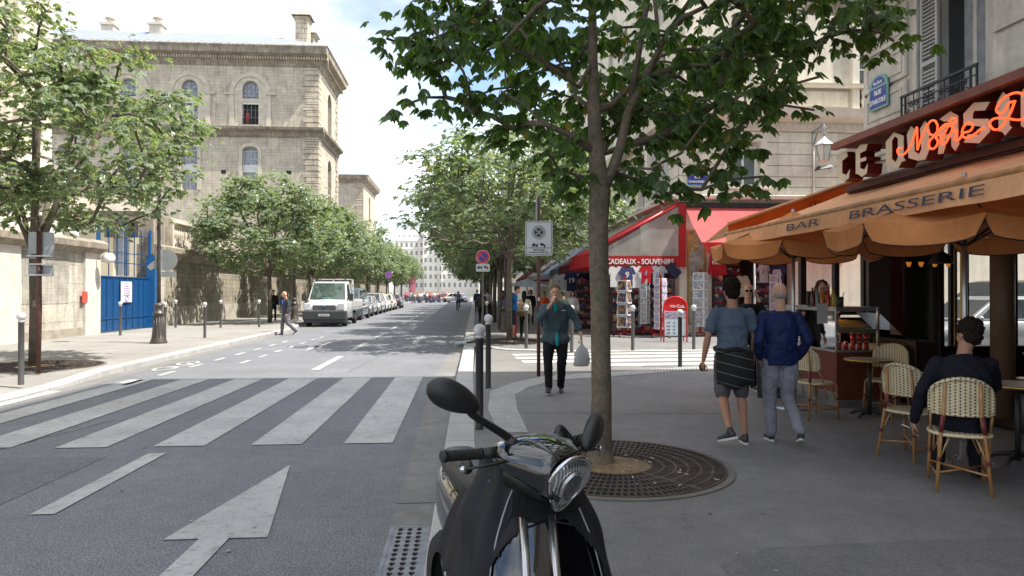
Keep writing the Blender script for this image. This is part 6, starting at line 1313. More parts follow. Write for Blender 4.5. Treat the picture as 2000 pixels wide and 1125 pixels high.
shirt('tshirt','white shirt with a small blue print left of the dark blue 19 shirt',1093,535,y2_,.6,.8,(.55,.55,.60),[(.1,.1,.4),(.5,.5,.6)])
shirt('tshirt','dark blue shirt with a large white 19 left of the tree trunk',1116,533,y2_-.1,.62,.8,(.03,.04,.12),None,('19',.3))
shirt('tshirt','narrow white shirt with blue figure next to the black shirt',1128,534,y2_,.45,.8,(.55,.55,.60),[(.1,.1,.4)])
shirt('tshirt','black shirt with a red and white print next to the tree trunk',1141,533,y2_-.1,.6,.85,(.02,.02,.022),[(.5,.05,.05),(.5,.5,.5)])
shirt('hoodie','red hooded sweatshirt with PARIS lettering by the side street door',1401,492,YH-.2,.66,.95,(.42,.02,.03),None,('PARIS',.17),0,'garments round the side street door',True)
shirt('polo_shirt','cream polo shirt with dark collar hanging in the shop door',1450,538,YH+.1,.55,.8,(.42,.38,.30),None,None,0,'garments round the side street door')
shirt('tshirt','pale shirt with print hanging at the right jamb of the shop door',1492,515,YH-.2,.5,.7,(.4,.4,.42),[(.4,.05,.05)],None,0,'garments round the side street door')
shirt('tshirt','navy shirt with white print hanging at the far right of the souvenir shop',1520,515,YH-.3,.62,.95,(.025,.03,.07),[(.5,.5,.5),(.5,.5,.5)],None,0,'garments round the side street door')
# stacks of goods inside and in front of the shop (shelves full of small things)
def shelf(label,x0,y0,x1,y1,z1,M_=None):
    t=thing('souvenir_shelf',label,'shelf',((x0+x1)/2,(y0+y1)/2,.12),0,'shelves of small souvenirs')
    m=MB(); m.box(x0,y0,.12,x1,y1,z1); m.build('carcass',M_cast2,t,wp=True); rr=random.Random(int(x0*100)); m=MB(); n=int(z1/.35)
    for r in range(n):
        z=.3+r*.35; x=x0+.03
        while x<x1-.1:
            w_=rr.uniform(.08,.2); h_=rr.uniform(.1,.28); m.box(x,y0-.07,z,x+w_*.85,y0-.002,z+h_); x+=w_
    o=m.build('goods',M_shirtmix,t,wp=True); o['kind']='stuff'; m=MB()
    for r in range(n): m.box(x0,y0-.1,.27+r*.35,x1,y0-.001,.29+r*.35)
    m.build('boards',M_redf,t,wp=True)
shelf('low shelf of souvenirs behind the postcard racks under the plastic gable',XA+.9,YH-.0,XH-.3,YH+.3,2.0)
shelf('shelf of scarves and bags left of the tree trunk under the second awning',4.9,29.0,7.6,29.3,2.2)
shelf('tall shelf of goods inside the side street door',X(1400),YH+1.2,X(1470),YH+1.5,2.9)
shelf('shelf of goods inside the right half of the side street door',X(1480),YH+.5,X(1543),YH+.8,2.9)
shelf('shelf of magnets on the pavement between the gold framed window and the door',X(1384),YH-.5,X(1400),YH-.3,2.2)
t=thing('cafe_umbrella','pale blue grey umbrella over the farther shop front behind the strolling couple','umbrella',(QY(1030,560,34).x,34,.12))
m=MB(); m.lathe([(1.15,1.85),(.6,2.05),(.02,2.25)],10,caps=False); m.build('canopy',mat('blue_grey_cloth',(.42,.46,.52),.8),t); m=MB(); m.tube([(0,0,0),(0,0,2.3)],.02,6); m.build('pole',M_steel,t)
# ground floor fronts further along: dark shop windows
# ================================================================= VEHICLES
M_tyre=mat('tyre_rubber',(.02,.02,.02),.85,var=.2); M_rim=mat('alloy_rim',(.35,.36,.37),.35,.8,var=.1); M_cglass=mat('car_glass',(.03,.04,.045),.05,var=.3,sc=2,spec=.9); M_lamp=mat('headlamp_glass',(.5,.52,.55),.08,var=.1,spec=.9); M_tail=mat('tail_lamp_red',(.40,.015,.015),.15,var=.05); M_bump=mat('grey_plastic_bumper',(.035,.038,.042),.6,var=.1)
def paint(name,c=(.6,.6,.6),met=.0): return mat(name,c,.25,met,var=.04,coat=.8)
def wheel(t,x,y,r,w_=.2):
    s=1 if x>0 else -1
    m=MB(); a=m; n=20; pr=[(r*.62,-w_/2),(r*.93,-w_/2),(r,-w_/2+.03),(r,w_/2-.03),(r*.93,w_/2),(r*.62,w_/2)]; prev=None
    for (rr,xx) in pr:
        ri=m.ring([(x+xx*s,y+rr*cos(2*pi*k/n),r+rr*sin(2*pi*k/n)) for k in range(n)])
        if prev: m.bridge(prev,ri)
        prev=ri
    wh=m.build('wheel',M_tyre,t); m=MB(); xo=x+s*(w_/2-.03)
    m.v=[]; c=m.ring([(xo,y+r*.64*cos(2*pi*k/n),r+r*.64*sin(2*pi*k/n)) for k in range(n)]); m.cap(c)
    for k in range(5): a=2*pi*k/5; m.obox((xo+s*.01,y+r*.33*cos(a),r+r*.33*sin(a)),(.02,r*.55,.05),Matrix.Rotation(a,3,'X'))
    o=m.build('rim',M_rim); o.parent=wh; return wh
def car(name,label,cat,loc,rz,L,W,H,col,prof,belt,gh,wr=.31,wy=None,group=None,bump=None,tail=False,scale=1):
    # prof: (y,ztop) hood/boot line along the length; gh: greenhouse (y0bottom,y0top,y1top,y1bottom), rear to front
    t=thing(name,label,cat,loc,rz,group); w_=W/2; m=MB(); prev=None; n=len(prof)
    for i,(y,z) in enumerate(prof):
        e=min(i,n-1-i); k=(1,.0)[0]; ww=w_*(.86 if e==0 else .96 if e==1 else 1.); zl=.28 if e==0 else .2
        z=max(z,zl+.1); zb=min(z,belt)
        pts=[(-ww*.9,zl),(-ww,zl+.12),(-ww,(zl+zb)/2+.08),(-ww*.97,zb-.05),(-ww*.88,z-.01),(-ww*.5,z+.02),(0,z+.03)]; pts=pts+[(-x,q) for x,q in reversed(pts[:-1])]
        ri=m.ring([(x,y,q) for x,q in pts])
        if prev: m.bridge(prev,ri,0)
        else: m.cap(ri,0,True)
        prev=ri
    m.cap(prev)
    m.build('body',col,t)
    y0,y1,y2,y3=gh; wb,wt=w_*.93,w_*.74; zb=belt-.02; zt=H
    A=[(-wb,y0,zb),(wb,y0,zb),(wb,y3,zb),(-wb,y3,zb)]; B=[(-wt,y1,zt-.04),(wt,y1,zt-.04),(wt,y2,zt-.05),(-wt,y2,zt-.05)]; C=[(-wt*.8,y1+.15,zt),(wt*.8,y1+.15,zt),(wt*.8,y2-.2,zt),(-wt*.8,y2-.2,zt)]
    m=MB(); m.add(A+B+C,[[0,1,5,4],[1,2,6,5],[2,3,7,6],[3,0,4,7],[4,5,9,8],[5,6,10,9],[6,7,11,10],[7,4,8,11],[8,9,10,11]]); m.build('roof',col,t,bevel=.02)
    def pane(nm,a,b,c,d,mu=.06,mv=.1,cut=None):
        a,b,c,d=[Vector(q) for q in (a,b,c,d)]; nn=(b-a).cross(d-a).normalized()
        def pt(u,v): return a.lerp(b,u).lerp(d.lerp(c,u),v)+nn*.006
        for (u0,u1) in (cut or [(mu,1-mu)]): g=MB(); g.poly([pt(u0,mv),pt(u1,mv),pt(u1,1-mv*.8),pt(u0,1-mv*.8)]); g.build(nm,M_cglass,t,fixn=False)
    pane('windscreen',A[2],A[3],B[3],B[2]); pane('rear_window',A[0],A[1],B[1],B[0],.1,.15)
    pane('side_window',A[1],A[2],B[2],B[1],cut=[(.06,.34),(.37,.62),(.65,.93)]); pane('side_window',A[3],A[0],B[0],B[3],cut=[(.07,.35),(.38,.63),(.66,.94)])
    f=prof[-1][0]; r=prof[0][0]; wy=wy or (r+.75,f-.8)
    for y in wy:
        for s in (-1,1):
            m=MB(); nn=18; ri=[(s*(w_+.004),y+(wr+.06)*cos(2*pi*k/nn),wr+(wr+.06)*sin(2*pi*k/nn)) for k in range(nn)]; m.poly(ri); m.build('wheel_arch',M_bump,t); wheel(t,s*(w_-.09),y,wr)
    for s in (-1,1):
        m=MB(); m.ell((s*w_*.66,f-.06,belt-.22),(w_*.24,.09,.09),12,6); m.build('headlight',M_lamp,t)
        m=MB(); m.ell((s*w_*.78,r+.06,belt-.14),(w_*.16,.09,.12),10,6); m.build('tail_lamp',M_tail,t)
        m=MB(); m.ell((s*(w_+.09),y3-.15,belt+.03),(.09,.06,.07),8,6); m.build('mirror',col,t)
    m=MB(); m.box(-w_*.5,f-.02,belt-.36,w_*.5,f+.012,belt-.2); m.box(-w_*.7,f-.02,.24,w_*.7,f+.012,.38); m.build('grille',M_bump,t); m=MB(); m.box(-.26,f+.012,.42,.26,f+.025,.53); m.build('number_plate',mat('plate_white',(.6,.6,.58),.4,var=0),t); m=MB(); m.box(-.26,r-.03,.5,.26,r-.012,.61); m.build('number_plate',mat('plate_white'),t)
    return t
HB=[(-2.0,.5),(-1.95,.85),(-1.4,.9),(0,.92),(.9,.9),(1.6,.78),(1.95,.66),(2.02,.45)]
SD=[(-2.3,.5),(-2.26,.86),(-1.5,.95),(0,.93),(1.0,.92),(1.8,.8),(2.2,.68),(2.27,.45)]
VN=[(-2.45,.6),(-2.42,1.1),(-1.5,1.15),(0,1.12),(1.3,1.1),(2.0,.98),(2.3,.8),(2.38,.5)]
GRP='cars parked along the left kerb'
xk=lambda px,y: QY(px,600,y).x
car('parked_van','dark grey van parked just behind the white flatbed truck','van',(-7.0,43.3,0),pi,4.9,1.9,1.95,paint('grey_blue_paint',(.10,.115,.135),.4),VN,1.12,(-2.3,-2.15,.9,1.75),.33,None,GRP)
car('parked_car','silver hatchback parked behind the grey van','car',(-7.1,49.6,0),pi,4,1.75,1.45,paint('silver_paint',(.33,.34,.35),.6),HB,.92,(-1.9,-1.5,.3,1.0),.3,None,GRP)
car('parked_car','pale silver people carrier parked third behind the truck','car',(-7.15,55,0),pi,4.3,1.8,1.62,paint('pale_silver_paint',(.45,.46,.46),.5),[(y*1.06,z+.05) for y,z in HB],.98,(-2.0,-1.7,.5,1.3),.31,None,GRP)
car('parked_car','white hatchback with red tail lights parked fourth behind the truck','car',(-7.2,60.3,0),0,4,1.75,1.45,paint('white_paint',(.6,.6,.6)),HB,.92,(-1.9,-1.5,.3,1.0),.3,None,GRP)
car('parked_car','cream small car with red tail lights parked fifth behind the truck','car',(-7.2,65.6,0),0,4,1.75,1.5,paint('cream_paint',(.5,.47,.4)),HB,.92,(-1.9,-1.6,.3,1.0),.3,None,GRP)
car('parked_car','dark blue car with bright red tail lights, last of the parked row','car',(-7.15,72,0),0,4,1.75,1.45,paint('navy_paint',(.015,.02,.05)),HB,.92,(-1.9,-1.5,.3,1.0),.3,None,GRP)
car('parked_car','silver saloon parked in the side street, seen through the cafe windows','car',(QY(1935,600,16.4).x,16.4,.09),R(90+4),4.6,1.8,1.5,paint('silver_blue_paint',(.36,.39,.42),.5),SD,.94,(-1.7,-1.1,.5,1.35),.31,None,'cars seen through the cafe')
car('parked_car','dark tall car parked behind the silver saloon in the side street','car',(QY(1985,600,19.3).x,19.6,.09),R(90+4),4.6,1.85,1.95,paint('dark_grey_paint',(.03,.032,.036),.2),VN,1.12,(-2.2,-1.9,.7,1.5),.34,None,'cars seen through the cafe')
car('moving_car','white taxi crossing the far end of the road','car',(-1.2,112,0),R(70),4.5,1.8,1.5,paint('white_paint'),SD,.94,(-1.7,-1.1,.5,1.35),.31,None,'cars at the far junction')
car('moving_car','small red car at the far junction left of the white taxi','car',(-4.2,122,0),R(85),4,1.75,1.45,paint('red_paint',(.4,.03,.03)),HB,.92,(-1.9,-1.5,.3,1.0),.3,None,'cars at the far junction')
# --- white flatbed truck
YT=33.6; xt=QY(635,600,YT+.2).x
t=thing('flatbed_truck','white flatbed truck with dark bumper parked facing the viewer, first at the left kerb','truck',(xt,YT,0),pi)
Mw=paint('truck_white',(.66,.67,.66)); f_=0   # local: front at y=+0, body towards -y (rotated by pi)
m=MB(); w_=1.0; prev=None
for (y,z,k) in ((.0,.98,.90),(-.06,1.08,.95),(-.5,1.22,.99),(-.85,1.32,1),(-2.2,1.32,1)):
    pts=[(-w_*k,.42),(-w_*k,.9),(-w_*k*.97,z-.06),(-w_*k*.8,z),(0,z+.03)]; pts+= [(-a,b) for a,b in reversed(pts[:-1])]
    ri=m.ring([(a,y,b) for a,b in pts]); 
    if prev: m.bridge(prev,ri)
    else: m.cap(ri)
    prev=ri
m.cap(prev); m.build('cab_body',Mw,t)
A=[(-.96,-.78,1.28),(.96,-.78,1.28),(.97,-2.2,1.28),(-.97,-2.2,1.28)]; B=[(-.82,-1.35,2.2),(.82,-1.35,2.2),(.84,-2.15,2.24),(-.84,-2.15,2.24)]
m=MB(); m.add(A+B,[[0,1,5,4],[1,2,6,5],[2,3,7,6],[3,0,4,7],[4,5,6,7]]); m.build('cab_roof',Mw,t,bevel=.05)
def tp(nm,a,b,c,d,u0,u1,v0,v1,M_):
    a,b,c,d=[Vector(q) for q in (a,b,c,d)]; nn=(b-a).cross(d-a).normalized(); nn=nn if nn.dot(a-Vector((0,-1.5,1.7)))>0 else -nn
    pt=lambda u,v: a.lerp(b,u).lerp(d.lerp(c,u),v)+nn*.012
    g=MB(); g.poly([pt(u0,v0),pt(u1,v0),pt(u1,v1),pt(u0,v1)]); g.build(nm,M_,t,fixn=False)
M_ws2=mat('windscreen_green_glass',(.045,.07,.06),.06,var=.4,sc=2.5,spec=.9)
tp('windscreen',A[0],A[1],B[1],B[0],.04,.96,.04,.93,M_ws2); tp('side_window',A[1],A[2],B[2],B[1],.08,.75,.05,.86,M_cglass); tp('side_window',A[3],A[0],B[0],B[3],.25,.92,.05,.86,M_cglass)
m=MB(); m.box(-.28,-.87,1.33,.28,-.83,1.42); m.build('dashboard_parcel',mat('turquoise_bag',(.05,.4,.36),.5,var=.1),t)
m=MB(); m.box(-1.03,-.5,.34,1.03,.09,.78); m.box(-.99,.06,.2,.99,-.2,.36); m.build('bumper',M_bump,t,bevel=.05)
m=MB(); m.box(-.55,.0,.82,.55,.055,1.06); m.build('grille',M_bump,t,bevel=.02)
m=MB(); [m.box(-.5,.055,.86+.08*k,.5,.07,.885+.08*k) for k in range(3)]; m.build('grille_slats',mat('light_grey_plastic',(.2,.2,.2),.4),t)
m=MB(); m.ell((0,.07,.97),(.11,.02,.05),14,6); m.build('badge',mat('blue_oval_badge',(.04,.06,.2),.3,var=0),t)
m=MB(); m.box(-.2,-.42,1.235,.3,-.38,1.25); m.build('bonnet_vent',M_bump,t)
for s in (-1,1):
    m=MB(); m.obox((s*.8,-.0,.98),(.34,.14,.34)); m.build('headlight',M_lamp,t,bevel=.04)
    m=MB(); m.box(s*1.02,-.82,1.42,s*1.07,-.75,1.46); m.box(*( (s*1.05,-.86,1.25,s*1.25,-.76,1.62) )); m.build('wing_mirror',M_bump,t,bevel=.02)
m=MB(); m.box(-.26,.09,.52,.26,.1,.63); o=m.build('number_plate',mat('plate_white'),t); text('508 MRV 75',.085,M_ink,'plate_text',t,face((0,.103,.575),(-1,0,0),(0,0,1)))
wheel(t,-.88,-.7,.34); wheel(t,.88,-.7,.34); wheel(t,-.82,-3.9,.34); wheel(t,.82,-3.9,.34)
m=MB(); m.box(-.45,-2.25,.45,.45,-5.4,.62); m.box(-.9,-2.6,.3,-.6,-3.3,.6); m.build('chassis',M_bump,t)
m=MB(); m.box(-1.02,-2.45,.78,1.02,-5.5,.9); m.box(-1.04,-2.45,.9,-1.0,-5.5,1.3); m.box(1.0,-2.45,.9,1.04,-5.5,1.3); m.box(-1.0,-5.5,.9,1.0,-5.46,1.3); m.build('tipper_bed',Mw,t,bevel=.008)
m=MB()
for x in (-1.0,-.95,.95,1.0,0): m.box(x-.025,-2.42,.9,x+.025,-2.36,2.35)
for z in (1.3,1.7,2.0,2.32): m.box(-1.0,-2.42,z,1.0,-2.36,z+.05)
m.build('headboard_rack',Mw,t)
m=MB(); m.lathe([(.05,2.24),(.05,2.34),(.02,2.36)],8,(-.7,-1.8,0)); m.lathe([(.05,2.24),(.05,2.36),(.02,2.38)],8,(.7,-1.7,0)); m.build('roof_marker',M_bump,t)
# bicycle of the cyclist
def bicycle(label,loc,rz):
    t=thing('bicycle',label,'bicycle',loc,rz)
    for y in (-.52,.52):
        m=MB(); m.tube([(0,y+.33*cos(a),.34+.33*sin(a)) for a in [k*pi/12 for k in range(25)]],.018,6,caps=False); wq=m.build('wheel',M_tyre,t)
        m=MB(); [m.tube([(0,y,.34),(0,y+.32*cos(a),.34+.32*sin(a))],.003,3) for a in [k*pi/6 for k in range(12)]]; o=m.build('spokes',M_steel); o.parent=wq
    m=MB(); 
    for a,b in (((0,-.52,.34),(0,-.05,.3)),((0,-.05,.3),(0,-.2,.85)),((0,-.05,.3),(0,.38,.85)),((0,-.18,.78),(0,.36,.88)),((0,-.52,.34),(0,-.2,.78)),((0,.52,.34),(0,.36,.98))): m.tube([a,b],.016,6)
    m.build('frame',mat('dark_bike_paint',(.05,.02,.02),.4),t); m=MB(); m.tube([(-.28,.2,1.02),(-.1,.36,1.04),(.1,.36,1.04),(.28,.2,1.02)],.013,6); m.build('handlebar',M_steel,t)
    m=MB(); m.ell((0,-.24,.92),(.08,.13,.035),10,6); m.build('saddle',M_iron,t); m=MB(); m.box(-.03,-.9,.55,.03,-.86,.62); m.build('rear_light',M_tail,t); return t
bicycle('bicycle ridden away by the man in the grey top in the middle of the road',(-.35,58.3,0),0)
# ================================================================= STREET FURNITURE
M_boll=mat('dark_bollard_paint',(.028,.026,.027),.5,var=.15,sc=8); M_bollg=mat('weathered_bollard_paint',(.075,.072,.07),.55,var=.15); M_ball=mat('chipped_white_ball',(.52,.52,.52),.5,var=.3,sc=14)
def bollard(label,x,y,z,M_=M_boll,lean=0):
    t=thing('bollard',label,'bollard',(x,y,z),0,'ball topped bollards'); t.rotation_euler=(lean,lean*.5,0)
    m=MB(); m.lathe([(.052,0),(.046,.02),(.046,1.04),(.05,1.045),(.05,1.06),(.035,1.07)],16); m.build('post',M_,t)
    m=MB(); m.lathe([(.047,1.06),(.047,1.085),(.03,1.095)],16); m.ell((0,0,1.155),(.072,.072,.072),18,12); m.build('ball_top',M_ball,t); return t
BL=[('nearest bollard with chipped white ball, beside the kerb behind the scooter',.2,7.97,.1),('second dark bollard on the near pavement with a scrap of tape under its ball',.43,11.35,.1),('slim bollard on the far corner, left of the brown sign pole',1.78,18.97,.121),('bollard behind the man with the carrier bag',2.89,17.92,.121),('bollard in front of the postcard racks on the far corner',4.58,18.11,.121),('dark bollard on the near side of the side street in front of the drinks board',4.65,14.32,.1),('bollard on the far corner left of the map rack',6.33,18.31,.121),('bollard with its white ball between the two strolling men',7.74,17.27+.9,.121),('short bollard by the kerb beyond the no parking sign',.95,26.5,.121)]
b0=None
for i,(l,x,y,z) in enumerate(BL):
    if i in (0,2):
        b=bollard(l,x,y,z,M_boll if i==0 else M_bollg,0); 
        if i==0: b0=b
        else: b1=b
    else: dup(b0 if i in (1,5) else b1,(x,y,z),R(40*i),l)
for px,py,l in ((41,751,'left foreground bollard beside the tree with the grey sign'),(235,655,'bollard standing in front of the blue gate'),(322,660,'bollard half hidden behind the ornate lamp base'),(343,640,'bollard against the shaded wall right of the ornate lamp'),(400,660,'bollard between the ornate lamp and the man in the suit'),(431,640,'bollard against the wall left of the second tree'),(506,639,'bollard just left of the second left hand tree')):
    v=P(px,py,.125); dup(b1,(v.x,v.y,.125),0,l)
M_lam=mat('street_lamp_bronze',(.085,.075,.07),.45,.4,var=.15,sc=5)
def lamp(label,x,y,z=.12,h=5.4,M_=None):
    M_=M_ or M_lam; t=thing('street_lamp',label,'street lamp',(x,y,z),0,'ornate cast iron street lamps')
    m=MB(); m.lathe([(.245,0),(.245,.06),(.22,.09),(.225,.12),(.19,.17),(.165,.42),(.14,.76),(.13,.86),(.17,.89),(.17,.94),(.12,.97),(.105,1.1),(.135,1.14),(.135,1.19),(.075,1.25)],20)
    for k in range(12): a=2*pi*k/12; m.tube([(.188*cos(a),.188*sin(a),.17),(.162*cos(a),.162*sin(a),.42),(.136*cos(a),.136*sin(a),.84)],.011,5)
    m.build('base',M_,t)
    m=MB(); m.lathe([(.06,1.23),(.055,2.5),(.045,h-.9),(.08,h-.88),(.05,h-.8),(.045,h-.3)],12)
    for k in range(2): m.tube([(.06*cos(a),.06*sin(a),1.3+a*.1) for a in [k*pi+q_*.6 for q_ in range(36)]],.011,4)
    m.build('post',M_,t); m=MB(); m.lathe([(.06,h-.3),(.24,h+.25),(.22,h+.26)],6,sm=False); m.build('lantern_glass',mat('milky_glass'),t); m=MB(); m.lathe([(.28,h+.26),(.12,h+.42),(.03,h+.55)],8); m.build('lantern_roof',M_,t); return t
l0=lamp('ornate fluted street lamp on the left pavement right of the blue gate',-9.28,21.65)
dup(l0,(-9.52,39.58,.12),0,'second ornate street lamp, left of the white truck'); dup(l0,(1.72,27.31,.12),R(20),'ornate street lamp on the right pavement behind the blue backpack')
dup(l0,(-9.6,70,.12),0,'third ornate street lamp on the left, above the parked cars'); dup(l0,(1.9,47,.12),0,'farther ornate street lamp in the right hand row of trees')
for k,(x,y,s) in enumerate(((-10.5,120,'left'),(-8.5,150,'middle'),(-6.,170,'right'))): dup(l0,(x,y,.1),0,'tall lamp by the river, %s of the three beyond the parked cars'%s)
M_pole=mat('maroon_brown_pole',(.085,.03,.022),.5,var=.12); M_sback=mat('grey_sign_back',(.30,.32,.33),.45,.3,var=.12,sc=2)
def rrect(w,h,r,n=5):
    o=[]
    for cx,cz,a0 in ((w/2-r,h/2-r,0),(-w/2+r,h/2-r,pi/2),(-w/2+r,-h/2+r,pi),(w/2-r,-h/2+r,1.5*pi)): o+=[(cx+r*cos(a0+pi/2*k/n),cz+r*sin(a0+pi/2*k/n)) for k in range(n+1)]
    return o
M_sw=mat('sign_white',(.52,.55,.57),.35,var=.04); M_sk=mat('sign_black',(.03,.035,.04),.5,var=0); M_sg=mat('sign_grey',(.30,.32,.33),.5,var=0)
def annulus(m,r0,r1,y0,y1,cz,n=36,mi=0):
    for k in range(n):
        a,b=2*pi*k/n,2*pi*(k+1)/n; m.add([(r*cos(q_),y0,cz+r*sin(q_)) for r,q_ in ((r0,a),(r1,a),(r1,b),(r0,b))],[[0,1,2,3]],mi)
def towing(m,cx,cz,s,mi=0):   # little picture of a tow truck lifting a car
    m.prism([(cx+s*a,cz+s*b) for a,b in ((-1,-.1),(-1,.12),(-.75,.3),(-.55,.3),(-.5,.12),(-.1,.1),(-.1,-.1))],(0,0,0),(1,0,0),(0,0,1),(0,.002,0),mi)
    m.prism([(cx+s*a,cz+s*b) for a,b in ((-.4,.1),(-.02,.42),(.02,.38),(-.3,.1))],(0,0,0),(1,0,0),(0,0,1),(0,.002,0),mi)
    m.prism([(cx+s*a,cz+s*b) for a,b in ((.15,.22),(.4,.38),(.7,.25),(1.,-.0),(.95,-.18),(.2,.08))],(0,0,0),(1,0,0),(0,0,1),(0,.002,0),mi)
    for a,b in ((-.8,-.14),(-.3,-.14),(.35,.02),(.85,-.2)): m.prism([(cx+s*a+.11*s*cos(q_),cz+s*b+.11*s*sin(q_)) for q_ in [k*pi/4 for k in range(8)]],(0,-.0005,0),(1,0,0),(0,0,1),(0,.002,0),mi)
# restricted parking sign
v=P(1052,735,.1); Zp=lambda py: QY(1052,py,v.y).z-.1; t=thing('road_sign','white restricted parking sign for tricycles on a maroon pole','sign',(v.x,v.y,.1),R(-3))
m=MB(); m.lathe([(.036,0),(.036,Zp(384)),(.01,Zp(383))],14); m.build('pole',M_pole,t)
zs=(Zp(432)+Zp(500))/2; hs=Zp(432)-Zp(500); ws=(QY(1080,450,v.y).x-QY(1027,450,v.y).x)
pn=MB(); pn.prism(rrect(ws,hs,.045),(0,-.05,zs),(1,0,0),(0,0,1),(0,.012,0)); pnl=pn.build('panel',M_sw,t)
m=MB(); out_=rrect(ws-.03,hs-.03,.035); inn=rrect(ws-.05,hs-.05,.028); n=len(out_)
for k in range(n): a,b,c,d=out_[k],out_[(k+1)%n],inn[(k+1)%n],inn[k]; m.poly([(p_[0],-.0512,zs+p_[1]) for p_ in (a,b,c,d)])
zl_=zs-hs*.5+hs*.22; m.poly([(-ws/2+.02,-.0513,zl_),(ws/2-.02,-.0513,zl_),(ws/2-.02,-.0513,zl_+.01),(-ws/2+.02,-.0513,zl_+.01)])
zc=zs+hs*.17; cM=MB(); annulus(cM,.0,.085,-.0516,0,zc); m.v+=[] ; m.build('border',M_sk,t)
g=MB(); annulus(g,.088,.135,-.0514,0,zc); 
for a in (R(45),R(-45)): g.obox((0,-.0522,zc),(.19,.001,.022),Matrix.Rotation(a,3,'Y'))
g.build('ring_symbol',M_sg,t); cM.build('disc_symbol',M_sk,t)
m=MB(); towing(m,0,-0,.13); m.v=[(x,y-.0535,z+zs-hs*.2) for x,y,z in m.v]; m.build('tow_symbol',M_sk,t)
text('TRICYCLES',.045,M_sk,'lettering',t,face((0,-.053,zl_-.035),(1,0,0),(0,0,1)),ext=.0005,bold=.0015); text('TRANSPORT DE PERSONNES',.032,M_sk,'lettering',t,face((0,-.053,zl_-.08),(1,0,0),(0,0,1)),ext=.0005,bold=.001,sx=.95)
m=MB(); m.prism([(-.30,Zp(430)-0.0),(-.30,Zp(388)),(-.2,Zp(383)),(.0,Zp(383)),(.0,Zp(430))],(0,0,0),(0,1,0),(0,0,1),(.014,0,0)); m.v=[(x-.045,y+.15,z) for x,y,z in m.v]; m.build('edge_on_panel',M_sback,t)
m=MB(); m.box(-.05,-.04,zs+.1,.05,.04,zs+.13); m.box(-.05,-.04,zs-.13,.05,.04,zs-.1); m.build('clamp',M_sback,t); m=MB(); zz=Zp(583); m.box(-.02,-.038,zz-.045,.02,-.0365,zz+.02); m.build('sticker',M_sw,t)
# no parking sign
v=QY(943,640,21.3); v.z=.12; Zq=lambda py: QY(945,py,v.y).z-.12; t=thing('road_sign','round blue and red no parking sign above a small towing plate','sign',(v.x,v.y,.12))
m=MB(); m.lathe([(.03,0),(.03,Zq(492))],10); m.build('pole',mat('grey_pole',(.12,.12,.12),.5),t); rr=.22; zc=Zq(502)
M_blue3=mat('sign_blue',(.03,.06,.35),.4,var=0); M_rd3=mat('sign_red',(.55,.03,.03),.4,var=0)
m=MB(); m.prism([(rr*cos(k*pi/16),zc+rr*sin(k*pi/16)) for k in range(32)],(0,-.05,0),(1,0,0),(0,0,1),(0,.01,0)); m.build('rim',M_sw,t)
m=MB(); annulus(m,.14,.205,-.052,0,zc); m.obox((0,-.0535,zc),(.3,.002,.045),Matrix.Rotation(R(45),3,'Y')); m.build('red_ring',M_rd3,t); m=MB(); annulus(m,0,.14,-.0515,0,zc); m.build('blue_disc',M_blue3,t)
zc2=Zq(523); m=MB(); m.prism(rrect(.43,.24,.03),(0,-.05,zc2),(1,0,0),(0,0,1),(0,.01,0)); m.build('plate',M_sw,t); m=MB(); towing(m,0,0,.17); m.v=[(x,y-.053,z+zc2) for x,y,z in m.v]; m.build('tow_symbol',M_sk,t)
# sign seen from behind on the left
v=P(75,730,.125); Zr=lambda py: QY(75,py,v.y).z-.125; t=thing('road_sign','back of a grey road sign on a maroon pole by the left tree','sign',(v.x,v.y,.125),R(8))
m=MB(); m.lathe([(.04,0),(.04,Zr(452))],12); m.build('pole',M_pole,t); k_=v.length/F*1.15
for (za,zb_) in ((505,453),(539,518)):
    z0_,z1_=Zr(za),Zr(zb_); m=MB(); m.prism([(x,z+(z0_+z1_)/2) for x,z in rrect(.44,z1_-z0_,.04)],(0.02,.045,0),(1,0,0),(0,0,1),(0,.012,0)); m.build('panel',M_sback,t)
m=MB()
for za in (500,516,537): m.box(-.2,-.045,Zr(za)-.012,.24,.045,Zr(za)+.012)
m.build('bracket',mat('light_bracket',(.5,.5,.5),.4,.5),t); m=MB(); m.box(-.15,.03,Zr(501),-.06,.044,Zr(496)); m.build('sticker',M_ink,t)
v=Vector((-9.35,21.9,.125)); t=thing('road_sign','grey back of a round road sign behind the first ornate lamp','sign',v,R(5)); z_=QY(318,508,21.9).z-.125
m=MB(); m.lathe([(.03,0),(.03,z_+.3)],8); m.build('pole',M_sback,t); m=MB(); m.prism([(.16+.33*cos(k*pi/14),z_+.33*sin(k*pi/14)) for k in range(28)],(0,.05,0),(1,0,0),(0,0,1),(0,.012,0)); m.build('panel',M_sback,t); m=MB(); m.prism([(-.2,z_-.32),(.1,z_-.15),(.05,z_+.1),(-.3,z_-.2)],(-.1,.04,0),(1,0,0),(0,0,1),(0,.01,0)); m.build('arrow_plate',M_sback,t); m=MB(); m.box(-.05,.05,z_-.52,.45,.06,z_-.36); m.build('lower_plate',M_sback,t)
